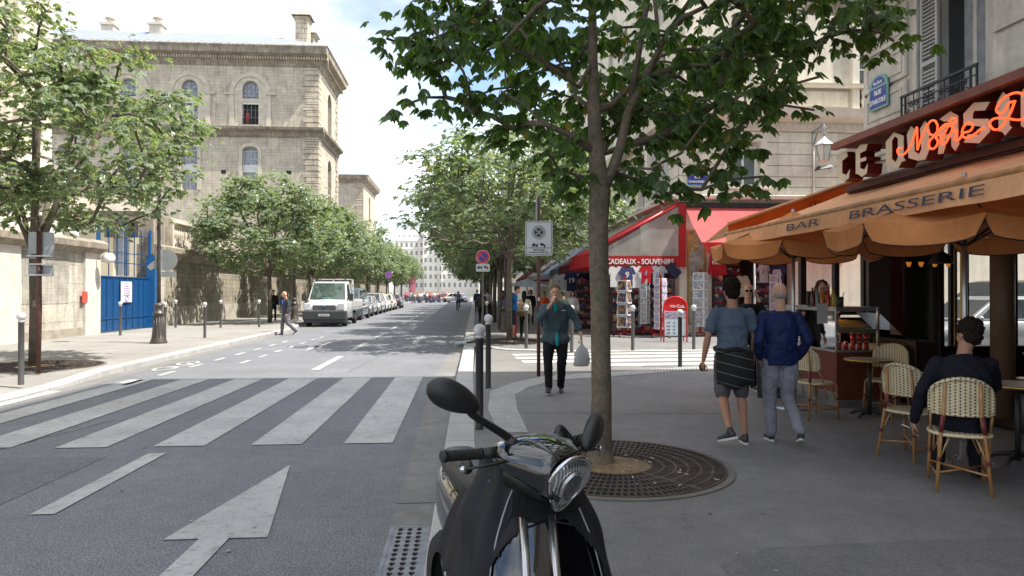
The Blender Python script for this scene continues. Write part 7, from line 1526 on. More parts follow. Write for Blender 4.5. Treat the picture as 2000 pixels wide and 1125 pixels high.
# pink banner + info panels far away
for px,py,Y,w_,h_,c,l in ((797,0,0,0,0,0,0),)[:0]: pass
v=QY(805,556,100); m=MB(); m.box(-.5,-.05,-1.1,.5,.05,1.1); t=thing('banner','pink hanging banner beyond the parked cars','banner',(v.x,100,v.z)); m.build('cloth',mat('pink_banner',(.62,.22,.28),.7),t); m=MB(); m.tube([(0,.1,-3.4),(0,.1,1.4)],.05,5); m.build('pole',M_iron,t)
v=QY(759,539,68); t=thing('road_sign','violet round sign hanging among the left hand trees far down the street','sign',(v.x,68,.1)); m=MB(); m.lathe([(.04,0),(.04,v.z)],6); m.build('pole',M_iron,t); m=MB(); m.prism([(.35*cos(k*pi/10),v.z+.35*sin(k*pi/10)) for k in range(20)],(0,-.05,0),(1,0,0),(0,0,1),(0,.02,0)); m.build('panel',mat('violet_sign',(.3,.1,.4),.5),t)
# drains
def drain(label,x0,y0,x1,y1,nx,ny):
    t=thing('drain_grate',label,'drain',((x0+x1)/2,(y0+y1)/2,.0),0,'iron gutter drains')
    m=MB(); m.box(x0,y0,.005,x1,y1,.0062); m.build('pit',M_pit,t,wp=True)
    m=MB(); W=(x1-x0)/nx; H=(y1-y0)/ny; fr2=.018
    m.box(x0-.01,y0-.01,.004,x0+fr2,y1+.01,.02); m.box(x1-fr2,y0-.01,.004,x1+.01,y1+.01,.02); m.box(x0+fr2,y0-.01,.004,x1-fr2,y0+.01,.02); m.box(x0+fr2,y1-.01,.004,x1-fr2,y1+.01,.02)
    for i in range(nx):   # wavy bars
        xc=x0+W*(i+.5); L_=[];R_=[]
        for j in range(ny*6+1):
            y=y0+.01+(y1-y0-.02)*j/(ny*6); d=W*.30+W*.12*cos(2*pi*j/6.); L_.append((xc-d,y,.017)); R_.append((xc+d,y,.017))
        for j in range(ny*6): m.add([L_[j],R_[j],R_[j+1],L_[j+1]]+[(p_[0],p_[1],.006) for p_ in (L_[j],R_[j],R_[j+1],L_[j+1])],[[0,1,2,3],[0,3,7,4],[1,5,6,2]])
    for j in range(1,ny): y=y0+H*j; m.box(x0+fr2,y-.011,.006,x1-fr2,y+.011,.0135)
    m.build('grate',mat('worn_steel_grate',(.20,.20,.205),.45,.5,var=.3,sc=9),t,wp=True,fixn=False); return t
drain('wavy barred iron gutter drain in the foreground left of the scooter',-.50,3.55,-.235,4.93,4,18)
drain('small gutter drain at the far corner of the side street',-.22,22.2,.02,22.9,4,3)
# rolled gutter cloth
m=MB(); rr_=random.Random(3)
for k in range(9): m.ell((-.02+rr_.uniform(-.12,.12),21.2+rr_.uniform(-.08,.08),.07+rr_.uniform(0,.05)),(.09,.07,.06),8,5)
o=m.build('crumpled_cloth',mat('pale_blue_cloth',(.4,.52,.56),.9,var=.2,sc=12)); tag(o,'crumpled pale blue cloth lying in the gutter at the far corner','cloth')
# ================================================================= PEOPLE
wtex=bpy.data.textures.new('cloth_folds','CLOUDS'); wtex.noise_scale=.10; wtex.noise_depth=2
htex=bpy.data.textures.new('hair_tufts','CLOUDS'); htex.noise_scale=.022; htex.noise_depth=1
def skinmat(name,c): return mat(name,c,.5,var=.10,sc=9,bump=.08,bsc=90,spec=.35,sss=.12)
M_skin=skinmat('light_skin',(.50,.28,.19)); M_skin2=skinmat('tanned_skin',(.36,.19,.12))
def hairmat(n,c): return mat(n,c,.75,var=.45,sc=60,bump=1.,bsc=110,spec=.12)
DEF=dict(pel=(0,0,.95),che=(0,0,1.27),nec=(0,-.01,1.455),hea=(0,.025,1.615),shR=(.178,-.015,1.385),shL=(-.178,-.015,1.385),elR=(.235,-.04,1.14),elL=(-.235,-.04,1.14),wrR=(.25,.04,.89),wrL=(-.25,.04,.89),
  hipR=(.09,0,.92),hipL=(-.09,0,.92),knR=(.10,.02,.50),knL=(-.10,.02,.50),anR=(.10,-.03,.09),anL=(-.10,-.03,.09),toR=(.12,.15,.03),toL=(-.12,.15,.03))
def lerp(a,b,t): return a+(b-a)*t
def person(label,loc,rz,pose={},h=1.75,fat=1.,skin=None,top=None,sleeve=1.,topz=None,bottom=None,leglen=1.,shoes=(.03,.03,.035),sole=(.5,.5,.5),hair=('short',(.02,.014,.01)),lo=False,hands=True,look=0,vox=.0075,group=None,jacket=0,fingers=None,loose=1.,eyes=True):
    t=thing('person',label,'person',loc,rz,group); t.scale=(h/1.75,)*3
    J={k:Vector({**DEF,**pose}[k]) for k in DEF}; skin=skin or M_skin; v_=.02 if lo else vox
    def limb(m,pts,rs,n=10,sy=1.): m.tube([tuple(p) for p in pts],rs,n,sy=sy,round_=True)
    def fin(m,name,M_,vx,dis=0,par=t,sm=6,tex=None):
        o=m.build(name,M_,par,fixn=False,smooth=True); md=o.modifiers.new('r','REMESH'); md.mode='VOXEL'; md.voxel_size=vx; md.use_smooth_shade=True
        md=o.modifiers.new('s','SMOOTH'); md.iterations=sm; md.factor=.5
        if dis and not lo: md=o.modifiers.new('d','DISPLACE'); md.texture=tex or wtex; md.strength=dis; md.mid_level=.5; md.texture_coords='LOCAL'
        return o
    right_s=(J['shR']-J['shL']).normalized(); right_h=(J['hipR']-J['hipL']).normalized()
    def torso(m,grow,z0=0.,z1=1.,belly=1.,skirt=0,R0=None):
        sp=[J['pel']+Vector((0,0,-.10)),J['pel'],J['pel'].lerp(J['che'],.45),J['che'],J['che'].lerp(J['nec'],.55),J['nec']+Vector((0,0,-.01))]
        rs=[(.155,.105),(.165,.112),(.142*fat,.105*fat*belly),(.165*lerp(1,fat,.6),.118*fat),(.15,.098),(.060,.060)]
        prof=R0 or [0,1,2,3,4,5]; prev=None
        pts=spl([tuple(sp[i]) for i in prof],4); nn=len(pts); k=0
        for i,p in enumerate(pts):
            f=i/4; a=int(min(f,len(prof)-2)); q=f-a; rx=lerp(rs[prof[a]][0],rs[prof[a+1]][0],q)+grow; ry=lerp(rs[prof[a]][1],rs[prof[a+1]][1],q)+grow
            tt=(Vector(pts[min(i+1,nn-1)])-Vector(pts[max(i-1,0)])).normalized(); rt=right_h.lerp(right_s,min(1,i/nn*1.3)); rt=(rt-tt*rt.dot(tt)).normalized(); fw=tt.cross(rt)*-1
            off=fw*(.03*(fat-1)*4*max(0,sin(pi*min(1,i/nn*1.25))))
            ri=m.ring([Vector(p)+off+rt*(rx*cos(2*pi*j/20)*(1 if True else 1))+fw*(ry*sin(2*pi*j/20)) for j in range(20)])
            if prev: m.bridge(prev,ri)
            else: m.cap(ri,0,True)
            prev=ri
        m.cap(prev)
    hd=J['hea']; up=(hd-J['nec']).normalized(); up=(up+Vector((0,0,2))).normalized(); yaw=look; fwd=Vector((sin(-yaw)*-1,cos(yaw),0)); fwd=(fwd-up*fwd.dot(up)).normalized(); rt=fwd.cross(up)
    H=Matrix((rt,fwd,up)).transposed()
    def hp(x,y,z): return hd+H@Vector((x,y,z))
    # ---- skin: head, neck, arms, hands, shins as one surface
    m=MB(); m.ell(hp(0,-.012,.03),(.076,.095,.092),18,12,M=H); m.ell(hp(0,.012,-.045),(.058,.072,.075),16,10,M=H); m.ell(hp(0,.052,-.088),(.03,.028,.024),10,8,M=H)
    for s in (-1,1): m.ell(hp(s*.077,-.01,-.015),(.009,.018,.03),8,6,M=H); m.ell(hp(s*.034,.058,-.03),(.024,.02,.02),8,6,M=H)
    limb(m,[hp(0,.078,.012),hp(0,.098,-.026)],[.0095,.014],8); m.ell(hp(0,.075,.026),(.045,.012,.008),10,5,M=H); m.ell(hp(0,.078,-.062),(.024,.01,.009),10,5,M=H)
    limb(m,[J['nec']+Vector((0,-.01,-.05)),J['nec'].lerp(hd,.35)+Vector((0,-.008,0)),hp(0,-.02,-.04)],[.062,.054,.056],12)
    for S_ in 'RL':
        sh,el,wr=J['sh'+S_],J['el'+S_],J['wr'+S_]
        limb(m,[sh.lerp(el,.12),sh.lerp(el,.4),el,el.lerp(wr,.3),wr],[.038,.042,.036,.038,.024])
        d=(wr-el).normalized(); fo=(pose.get('fd'+S_)); d=Vector(fo).normalized() if fo else (d+Vector((0,0,-.15))).normalized()
        pal=Vector(pose.get('pn'+S_,(-1 if S_=='R' else 1,0,0))).normalized(); pal=(pal-d*pal.dot(d)).normalized(); sd=d.cross(pal)
        HM=Matrix((sd,pal,d)).transposed(); pc=wr+d*.05
        m.ell(pc,(.038,.015,.05),12,8,M=HM)
        if lo or not hands: m.ell(pc+d*.06+pal*.015,(.034,.018,.045),8,6,M=HM)
        else:
            cu=pose.get('cu'+S_,.5); L_=[.072,.082,.078,.06]
            for k in range(4):
                b=wr+d*.088+sd*(.029-.0193*k); a=0; p_=[b-d*.02,b]; dd=d; q=b
                for j,seg in enumerate((.42,.32,.26)):
                    a+=cu*(1.1 if j else .8); dd=d*cos(a)+pal*sin(a); q=q+dd*L_[k]*seg; p_.append(q)
                limb(m,p_,[.0085,.0088,.0085,.0078,.0068],7)
            s_=1; b=wr+d*.03+sd*.032; td=(d*.7+sd*.55+pal*.45*(.5+cu)).normalized(); limb(m,[b-sd*.012,b+td*.03,b+td*.045+(d*.5+pal*.5*cu).normalized()*.022],[.0115,.0105,.008],7)
        hi,kn,an=J['hip'+S_],J['kn'+S_],J['an'+S_]
        if leglen<1: limb(m,[hi.lerp(kn,.6),kn,kn.lerp(an,.28)+Vector((0,-.012,0)),kn.lerp(an,.65),an],[.062,.05,.054,.038,.033])
    body=fin(m,'body',skin,v_,0,sm=3)
    # ---- clothes
    if top is not None:
        m=MB(); torso(m,.016*loose,belly=1.1 if fat>1.1 else 1.,R0=[0,1,2,3,4,5] if topz is None else topz)
        for S_ in 'RL':
            sh,el,wr=J['sh'+S_],J['el'+S_],J['wr'+S_]; r0=.064*loose
            limb(m,[J['nec'].lerp(sh,.18)+Vector((0,0,-.035)),J['nec'].lerp(sh,.6)+Vector((0,0,-.028)),sh+Vector((0,0,-.014))],[.056,.060,.060],10)
            if sleeve<=.5: limb(m,[sh,sh.lerp(el,sleeve*1.6*.6),sh.lerp(el,sleeve*1.6)],[.06*loose**.5,.058*loose,.06*loose])
            else: limb(m,[sh,sh.lerp(el,.5),el,el.lerp(wr,.5),el.lerp(wr,min(1.,(sleeve-.5)*2*.98))],[.06*loose**.5,.056*loose,.051*loose,.047*loose,.04*loose])
        if jacket: # open hem flare
            m.ell(J['pel']+Vector((0,0,-.05)),(.185*fat,.135*fat,.13),16,8)
        fin(m,'top',top,v_*1.25,.034)
    if bottom is not None:
        m=MB(); m.ell(J['pel']+Vector((0,-.01,-.01)),(.172,.125,.12),16,10)
        for S_ in 'RL':
            hi,kn,an=J['hip'+S_],J['kn'+S_],J['an'+S_]; L2=an+Vector((0,0,.0))
            if leglen>=1: limb(m,[hi,hi.lerp(kn,.45),kn,kn.lerp(L2,.5),L2+(kn-L2).normalized()*.02],[.098,.088*loose,.066*loose,.06*loose,.056*loose])
            else: limb(m,[hi,hi.lerp(kn,.5),hi.lerp(kn,min(1,leglen*1.9))],[.1,.094,.088])
        fin(m,'trousers' if leglen>=1 else 'shorts',bottom,v_*1.25,.03)
    for S_ in 'RL':
        an,to=J['an'+S_],J['to'+S_]; d=(to-an); d=Vector((d.x,d.y,d.z+.055)); 
        ln=d.normalized(); sd=ln.cross(Vector((0,0,1))).normalized(); u_=sd.cross(ln); FM=Matrix((sd,ln,u_)).transposed(); base=an-u_*.055
        m=MB(); m.ell(base+ln*.11,(.042,.075,.032),12,8,M=FM); m.ell(base-ln*.01+u_*.015,(.036,.05,.045),12,8,M=FM); m.ell(base+ln*.05+u_*.01,(.038,.08,.036),12,8,M=FM); limb(m,[an-u_*.02,an+Vector((0,0,.005))],[.038,.038],8)
        sh_=fin(m,'shoe',mat('shoe_%02d%02d%02d'%tuple(int(x*99) for x in shoes),shoes,.5,var=.1),.006 if not lo else .015,0)
        if not lo:
            pr=[];n=20
            for k in range(n):
                a=2*pi*k/n; x=.043*cos(a)*(1 if sin(a)>0 else .85); y=.055+.135*sin(a); pr.append(base+sd*x+ln*(y)-u_*.034)
            m=MB(); m.add([tuple(p) for p in pr]+[tuple(p+u_*.022) for p in pr],[list(range(n)),list(range(n,2*n))]+[[i,(i+1)%n,(i+1)%n+n,i+n] for i in range(n)]); o=m.build('sole',mat('sole_%02d'%int(sole[0]*99),sole,.6,var=.05)); o.parent=sh_
    # ---- hair and face
    kind,hc=hair; Mh=hairmat('hair_%02d%02d%02d'%tuple(int(x*99) for x in hc),hc); m=MB()
    if kind=='short': m.ell(hp(0,-.026,.052),(.084,.098,.088),18,12,M=H); m.ell(hp(0,-.055,-.01),(.07,.055,.06),14,8,M=H)
    elif kind=='thick': m.ell(hp(0,-.02,.062),(.092,.108,.098),18,12,M=H); m.ell(hp(0,-.055,-.01),(.08,.06,.075),14,8,M=H)
    elif kind=='bald': m.ell(hp(0,-.040,-.02),(.0735,.062,.05),14,8,M=H); 
    elif kind=='long': m.ell(hp(0,-.026,.045),(.09,.1,.09),18,12,M=H); limb(m,[hp(0,-.06,.0),hp(0,-.085,-.12),hp(0,-.09,-.3)],[.085,.085,.05],12)
    elif kind=='bob': m.ell(hp(0,-.03,.045),(.095,.1,.09),18,12,M=H); [limb(m,[hp(s*.07,-.01,.02),hp(s*.085,-.0,-.1)],[.04,.035],8) for s in (-1,1)]; m.ell(hp(0,-.06,-.04),(.09,.06,.1),14,8,M=H)
    elif kind=='blond_back': m.ell(hp(0,-.035,.045),(.083,.095,.085),18,12,M=H)
    ho=fin(m,'hair',Mh,v_,.030 if kind in('thick','long','bob') else .008,sm=2,tex=htex)
    if not lo and eyes:
        for s in (-1,1):
            m=MB(); m.ell(hp(s*.031,.071,.004),(.0125,.008,.0075),10,6,M=H); e=m.build('eye',mat('eye_white',(.55,.52,.5),.2,var=0),t); m=MB(); m.ell(hp(s*.031,.078,.004),(.0055,.003,.0055),8,5,M=H); o=m.build('iris',mat('dark_iris',(.02,.015,.012),.1,var=0)); o.parent=e
        m=MB(); m.ell(hp(0,.082,-.066),(.021,.006,.0055),10,5,M=H); m.build('mouth',mat('lips',(.30,.10,.08),.5,var=0),t)
        m=MB(); [m.ell(hp(s*.031,.083,.021),(.017,.005,.0035),8,5,M=H) for s in (-1,1)]; m.build('eyebrows',Mh,t)
    return t,J,hp,H
def gp(px,py,z=.1): return P(px,py,z)
def rot2(t,v): return Matrix.Rotation(t.rotation_euler.z,3,'Z')@(Vector(v)*t.scale.x)+t.location
def toward(v): return math.atan2(-v[0],v[1])   # rz so that +y looks along v
# 1 front man: hand at his mouth, carrier bag in the other hand (his left = -x when he faces +y)
g=gp(1085,770); face_cam=toward((-g.x-.2,-g.y))
C_den=cloth('faded_teal_jacket',(.048,.075,.088),tr=0,var=.18,sc=6,bump=.4,bsc=25)
t1,J1,hp1,H1=person('heavy man in a teal jacket walking towards the viewer, hand at his mouth',(g.x,g.y,.1),face_cam,
 dict(hea=(-.0,.05,1.60),nec=(0,.0,1.45),che=(0,.0,1.24),pel=(0,-.02,.92),shR=(.20,-.02,1.355),shL=(-.20,.0,1.36),elR=(.24,.24,1.18),wrR=(.05,.26,1.44),fdR=(-.35,-.25,1),pnR=(-.6,-.8,.1),cuR=.75,elL=(-.33,-.02,1.14),wrL=(-.40,.07,.92),fdL=(-.1,.1,-1),pnL=(1,0,0),cuL=1.0,
  hipR=(.10,0,.90),hipL=(-.10,0,.90),knR=(.115,.10,.50),anR=(.10,.10,.12),toR=(.12,.28,.12),knL=(-.10,.04,.50),anL=(-.08,-.22,.10),toL=(-.09,-.05,.03)),
 h=1.74,fat=1.32,skin=M_skin,top=C_den,sleeve=.80,bottom=cloth('black_trousers',(.010,.010,.012),tr=0,bump=.4,bsc=15),hair=('short',(.12,.085,.055)),shoes=(.05,.05,.05),sole=(.12,.11,.1),jacket=1,loose=1.12)
m=MB(); m.ell((0,.125,1.36),(.042,.03,.07),10,8); m.ell((-.03,.155,.87),(.03,.022,.11),10,8); m.build('undershirt',cloth('turquoise_cotton',(.02,.26,.30),tr=0),t1)
m=MB(); m.add([(-.16,.175,1.315),(-.09,.185,1.315),(-.09,.188,1.33),(-.16,.178,1.33)],[[0,1,2,3]]); m.build('chest_badge',mat('badge_white',(.5,.3,.3),.5,var=0),t1)
m=MB()
for s in (-1,1): m.add([(s*.02,.12,1.47),(s*.10,.10,1.46),(s*.11,.17,1.36),(s*.04,.185,1.34)],[[0,1,2,3]])
o=m.build('collar',C_den,t1); md=o.modifiers.new('s','SOLIDIFY'); md.thickness=.012
hb=rot2(t1,(-.41,.08,.80)); bag=thing('carrier_bag','thin white plastic carrier bag hanging from the heavy man\'s hand','bag',hb,.3)
M_bag,t_,b_,o_=newmat('thin_plastic_bag'); b_.inputs['Base Color'].default_value=(.66,.66,.66,1); b_.inputs['Roughness'].default_value=.25; tl=nd(t_,'ShaderNodeBsdfTranslucent'); tl.inputs[0].default_value=(.7,.7,.7,1); mx_=nd(t_,'ShaderNodeMixShader'); mx_.inputs[0].default_value=.4; t_.links.new(b_.outputs[0],mx_.inputs[1]); t_.links.new(tl.outputs[0],mx_.inputs[2]); t_.links.new(mx_.outputs[0],o_.inputs[0]); n_=noise_(t_,18,5,nd(t_,'ShaderNodeTexCoord').outputs['Object'],.6,2); bumpn(t_,b_,n_.outputs[0],.8,.03)
m=MB(); prev=None
for z,rx,ry in ((0,.02,.015),(-.04,.045,.02),(-.08,.085,.04),(-.15,.12,.06),(-.24,.135,.08),(-.32,.13,.075),(-.345,.10,.05)):
    ri=m.ring([(rx*cos(a)*(1+.12*sin(5*a+z*40)),ry*.8*sin(a)*(1+.2*cos(7*a+z*30)),z) for a in [k*2*pi/24 for k in range(24)]])
    if prev: m.bridge(prev,ri)
    prev=ri
m.cap(prev); m.build('bag_body',M_bag,bag); m=MB(); m.tube([(.0,0,-.02),(.015,.01,.03),(0,.0,.07),(-.015,-.01,.03),(0,0,-.02)],.006,5); m.build('handle',M_bag,bag)
m=MB(); m.ell((0,0,-.24),(.08,.05,.07),10,8); m.build('contents',mat('bag_contents',(.2,.17,.1),.8,var=.6,sc=20),bag)
# 2 young man, back view, jumper round his waist
g=gp(1428,862); rzb=toward((.08,1))
M_tee=cloth('slate_blue_tshirt',(.085,.115,.16),tr=0,var=.1,bump=.35,bsc=16)
t2,J2,hp2,H2=person('young man from behind in slate t-shirt and shorts with striped jumper round his waist',(g.x-.02,g.y-.08,.1),rzb,
 dict(shR=(.185,-.015,1.385),shL=(-.185,-.015,1.385),elR=(.245,.0,1.14),wrR=(.255,.08,.90),elL=(-.265,-.03,1.14),wrL=(-.30,.02,.885),cuL=.8,cuR=.6,knR=(.11,.05,.50),anR=(.13,-.02,.085),toR=(.14,.15,.03),knL=(-.10,.03,.50),anL=(-.13,-.34,.20),toL=(-.22,-.20,.09)),
 h=1.735,fat=1.0,skin=M_skin2,top=M_tee,sleeve=.42,bottom=cloth('grey_shorts',(.10,.10,.105),tr=0,bump=.3),leglen=.47,hair=('thick',(.013,.009,.007)),shoes=(.028,.032,.035),sole=(.55,.55,.55),loose=1.08)
Mj,t_,b_,o_=newmat('striped_black_jumper'); sp_=nd(t_,'ShaderNodeSeparateXYZ'); t_.links.new(nd(t_,'ShaderNodeTexCoord').outputs['Object'],sp_.inputs[0]); m1=nd(t_,'ShaderNodeMath',operation='MULTIPLY_ADD'); m1.inputs[1].default_value=.25; t_.links.new(sp_.outputs[0],m1.inputs[0]); t_.links.new(sp_.outputs[2],m1.inputs[2]); m2=nd(t_,'ShaderNodeMath',operation='MULTIPLY'); m2.inputs[1].default_value=9.5; t_.links.new(m1.outputs[0],m2.inputs[0]); m3=nd(t_,'ShaderNodeMath',operation='FRACT'); t_.links.new(m2.outputs[0],m3.inputs[0])
r_=ramp(t_,m3.outputs[0],[(0,(.008,.008,.01)),(.90,(.008,.008,.01)),(.91,(.16,.17,.17)),(.96,(.16,.17,.17)),(.97,(.008,.008,.01))]); r_.color_ramp.interpolation='CONSTANT'; t_.links.new(r_.outputs[0],b_.inputs['Base Color']); b_.inputs['Roughness'].default_value=.9
m=MB(); prev=None; n=24
for z,rx,ry,a0 in ((.99,.172,.13,0),(.93,.178,.14,0),(.80,.182,.145,0),(.70,.178,.145,0),(.62,.165,.14,0)):
    ri=m.ring([(.02+rx*cos(pi+pi*k/(n-1)*1.0)*(1+.02*sin(7*k)),-.02+ry*sin(pi+pi*k/(n-1)),z+.03*sin(k*.5)) for k in range(n)])
    if prev:
        for i in range(n-1): m.f.append([prev[i],prev[i+1],ri[i+1],ri[i]]); m.m.append(0); m.sm.append(True)
    prev=ri
o=m.build('tied_jumper',Mj,t2,fixn=False); md=o.modifiers.new('s','SOLIDIFY'); md.thickness=.02; m=MB(); m.tube([(.18*cos(a),-.01+.15*sin(a),1.0+.015*sin(3*a)) for a in [k*2*pi/20 for k in range(21)]],.024,8); o=m.build('tied_sleeves',Mj,t2)
m=MB(); m.ell((-.30,.06,.80),(.035,.012,.05),8,6); o=m.build('phone',M_iron); o.location=rot2(t2,(0,0,0)); o.rotation_euler=(0,0,rzb); o.name='mobile_phone'; tag(o,'dark phone held in the young man\'s left hand','phone')
# 3 bald man
g=gp(1525,858); t3,J3,hp3,H3=person('bald man seen from behind in a navy blouson and pale grey trousers, hands in pockets',(g.x-.09,g.y-.18,.1),toward((.10,1)),
 dict(shR=(.185,-.01,1.375),shL=(-.185,-.01,1.375),elR=(.265,-.09,1.12),wrR=(.21,.05,.93),elL=(-.265,-.09,1.12),wrL=(-.20,.06,.93),knR=(.09,.04,.50),anR=(.10,-.30,.17),toR=(.14,-.17,.06),knL=(-.09,.09,.51),anL=(-.06,.12,.09),toL=(-.06,.30,.03),hea=(0,.03,1.625)),
 h=1.70,fat=1.12,skin=M_skin,top=cloth('navy_blouson',(.010,.018,.075),tr=0,bump=.5,bsc=14,rough=.6),sleeve=1,bottom=cloth('pale_grey_trousers',(.20,.205,.235),tr=0,bump=.4,bsc=14),hair=('bald',(.28,.26,.24)),shoes=(.02,.02,.022),sole=(.5,.5,.48),loose=1.16,hands=False)
# 4 woman with sunglasses, phoning, half hidden behind the young man
g=gp(1437,762); q4=QY(1461,575,g.y); t4,J4,hp4,H4=person('woman in dark clothes with sunglasses holding a phone to her ear behind the young man',(q4.x,g.y,.1),toward((-.25,-1)),
 dict(elL=(-.28,.10,1.20),wrL=(-.15,.10,1.53),fdL=(.3,-.1,1),pnL=(1,0,0),cuL=.7,hea=(0.0,.02,1.66)),h=1.70,fat=.95,skin=M_skin,top=cloth('black_top',(.012,.012,.013),tr=0),sleeve=.9,bottom=cloth('black_trousers'),hair=('blond_back',(.35,.25,.14)),shoes=(.03,.025,.02),eyes=True)
m=MB(); [m.ell(hp4(s*.033,.083,.006),(.030,.012,.022),12,6,M=H4) for s in (-1,1)]; m.tube([hp4(-.075,-.01,.01),hp4(-.06,.07,.01),hp4(.06,.07,.01),hp4(.075,-.01,.01)],.005,5); m.build('sunglasses',mat('black_lens',(.005,.005,.006),.08,var=0),t4)
o_=rot2(t4,(-.10,.07,1.62)); m=MB(); m.obox((0,0,0),(.012,.07,.13)); o=m.build('mobile_phone',mat('silver_phone',(.4,.4,.42),.3,.4),loc=o_,rz=t4.rotation_euler.z); tag(o,'silver phone at the ear of the woman with sunglasses','phone')
# 5 snack seller
q5=QY(1605,562,10.35); t5,J5,hp5,H5=person('dark haired woman standing behind the snack counter bottles',(q5.x,10.35,.16),toward((-.45,-1)),dict(hea=(0,.05,1.62)),h=1.72,fat=.95,top=cloth('dark_red_top',(.10,.015,.015),tr=0),sleeve=.5,bottom=cloth('black_trousers'),hair=('bob',(.05,.02,.012)))
# 6 seated man in dark suit on the nearest chair
rz6=R(-30); c6=Vector((4.12,5.34,.1)); C_suit=cloth('charcoal_navy_suit',(.009,.010,.016),tr=0,bump=.3,bsc=12)
sit=dict(pel=(0,-.02,.56),che=(0,-.03,.90),nec=(.0,.02,1.12),hea=(.04,.07,1.275),shR=(.185,.02,1.035),shL=(-.185,-.0,1.035),elR=(.25,.20,.84),wrR=(.12,.42,.78),fdR=(-.3,1,.1),pnR=(0,0,-1),elL=(-.31,-.02,.78),wrL=(-.36,.06,.52),fdL=(-.1,.3,-1),hipR=(.1,.02,.53),hipL=(-.1,.02,.53),knR=(.14,.42,.53),knL=(-.15,.42,.53),anR=(.14,.38,.10),anL=(-.14,.46,.10),toR=(.16,.56,.03),toL=(-.16,.64,.03))
t6,J6,hp6,H6=person('seated man in a dark suit with tousled dark hair on the nearest rattan chair',c6,rz6,sit,h=1.70,fat=1.12,skin=M_skin2,top=C_suit,sleeve=1.,bottom=C_suit,hair=('thick',(.018,.012,.010)),shoes=(.015,.012,.01),sole=(.02,.02,.02),loose=1.15,look=R(-35))
m=MB(); m.tube([(-.375,.09,.43),(-.44,.09,.455)],.005,6); o=m.build('cigarette',mat('cigarette_white',(.6,.6,.6),.7,var=0),loc=c6,rz=rz6); tag(o,'white cigarette in the seated man\'s left hand','cigarette')
# 7 seated woman at the right edge
sit7=dict(sit); sit7.update(elL=(-.27,.18,.84),wrL=(-.14,.40,.78),fdL=(.2,1,0),hea=(0,.06,1.275))
t7,J7,hp7,H7=person('person in a black top seated at the right edge of the terrace',(6.0,6.2,.1),R(100),sit7,h=1.7,top=cloth('black_top'),sleeve=1.,bottom=cloth('maroon_trousers',(.12,.02,.03),tr=0),hair=('long',(.03,.018,.012)),shoes=(.02,.02,.02))
t8,_,_,_=person('person in a blue top with dark hair seated inside the cafe at the right edge',(8.6,8.6,.16),R(120),sit7,h=1.7,top=cloth('blue_top',(.03,.06,.16),tr=0),sleeve=.45,bottom=cloth('black_trousers'),hair=('long',(.025,.015,.01)),vox=.012)
# 9 man in a suit with a phone, crossing on the left
v=P(553,655,0); t9,J9,hp9,H9=person('man in a grey suit jacket, phone at his ear, stepping off the left kerb',(v.x+.1,v.y,0),toward((-.9,-.55)),
 dict(elR=(.27,.14,1.22),wrR=(.13,.13,1.55),fdR=(-.2,0,1),knL=(-.10,-.02,.50),anL=(-.10,-.38,.17),toL=(-.1,-.26,.06),knR=(.1,.1,.5),anR=(.1,.12,.09),toR=(.11,.3,.03),hea=(0,.06,1.62)),h=1.72,fat=1.1,top=cloth('grey_blue_jacket',(.045,.052,.07),tr=0),sleeve=1,bottom=cloth('grey_trousers',(.13,.125,.15),tr=0),hair=('bald',(.4,.38,.36)),shoes=(.06,.05,.05),vox=.011,loose=1.12,jacket=1)
m=MB(); m.ell((0,.14,1.28),(.04,.03,.13),8,6); m.build('shirt_front',cloth('blue_shirt',(.06,.14,.45),tr=0),t9)
FG='people further down the right pavement'
def lo(label,x,y,z,dirv,top,bottom,hair=('short',(.03,.02,.015)),**k): return person(label,(x,y,z),toward(dirv),k.pop('pose',{}),top=top,bottom=bottom,hair=hair,lo=True,group=k.pop('group',FG),**k)
C_blk=cloth('black_trousers')
# group by the tree on the far right pavement
a=P(1018,662,.12); tw,Jw,_,_=lo('woman in a cream jumper with brown shoulder bag and long dark hair, seen from behind',a.x+.1,a.y,.12,(.2,1),cloth('cream_jumper',(.50,.46,.36),tr=0),C_blk,('long',(.03,.015,.01)),h=1.62)
def bagon(tq_,c,pos,sz,name='shoulder_bag',label=''):
    b=thing(name,label,'bag',rot2(tq_,pos),tq_.rotation_euler.z); m=MB(); m.ell((0,0,0),sz,12,8); m.build('bag_body',cloth('bagcloth_%02d%02d%02d'%tuple(int(x*99) for x in c),c,tr=0,var=.3,sc=20),b); m=MB(); m.tube([(0,0,sz[2]*.8),(.06,.02,sz[2]*.8+.25),(.1,.1,sz[2]+.5)],.012,5); m.build('strap',M_iron,b); return b
bagon(tw,(.16,.09,.05),(-.1,-.2,.92),(.15,.05,.1),label='brown patterned shoulder bag of the woman in the cream jumper')
lo('figure in red trousers standing left of the woman in the cream jumper',a.x-.25,a.y+.35,.12,(.5,1),cloth('blue_top'),cloth('red_trousers',(.45,.05,.05),tr=0),h=1.55)
a2=P(998,668,.12); tm,_,_,_=lo('tall man in a bright blue t-shirt bending his head next to the tree trunk',a2.x+.12,a2.y+.6,.12,(1,-.1),cloth('bright_blue_tshirt',(.02,.12,.32),tr=0),cloth('dark_shorts',(.03,.035,.05),tr=0),('short',(.06,.04,.03)),h=1.84,sleeve=.45,leglen=.47,pose=dict(hea=(0,.13,1.56),nec=(0,.06,1.45),elR=(.24,.14,1.14),wrR=(.14,.36,1.14),elL=(-.24,.14,1.14),wrL=(-.12,.36,1.14)))
bagon(tm,(.03,.07,.20),(0,-.2,1.15),(.15,.1,.24),'backpack','blue backpack worn by the tall man in the bright blue t-shirt')
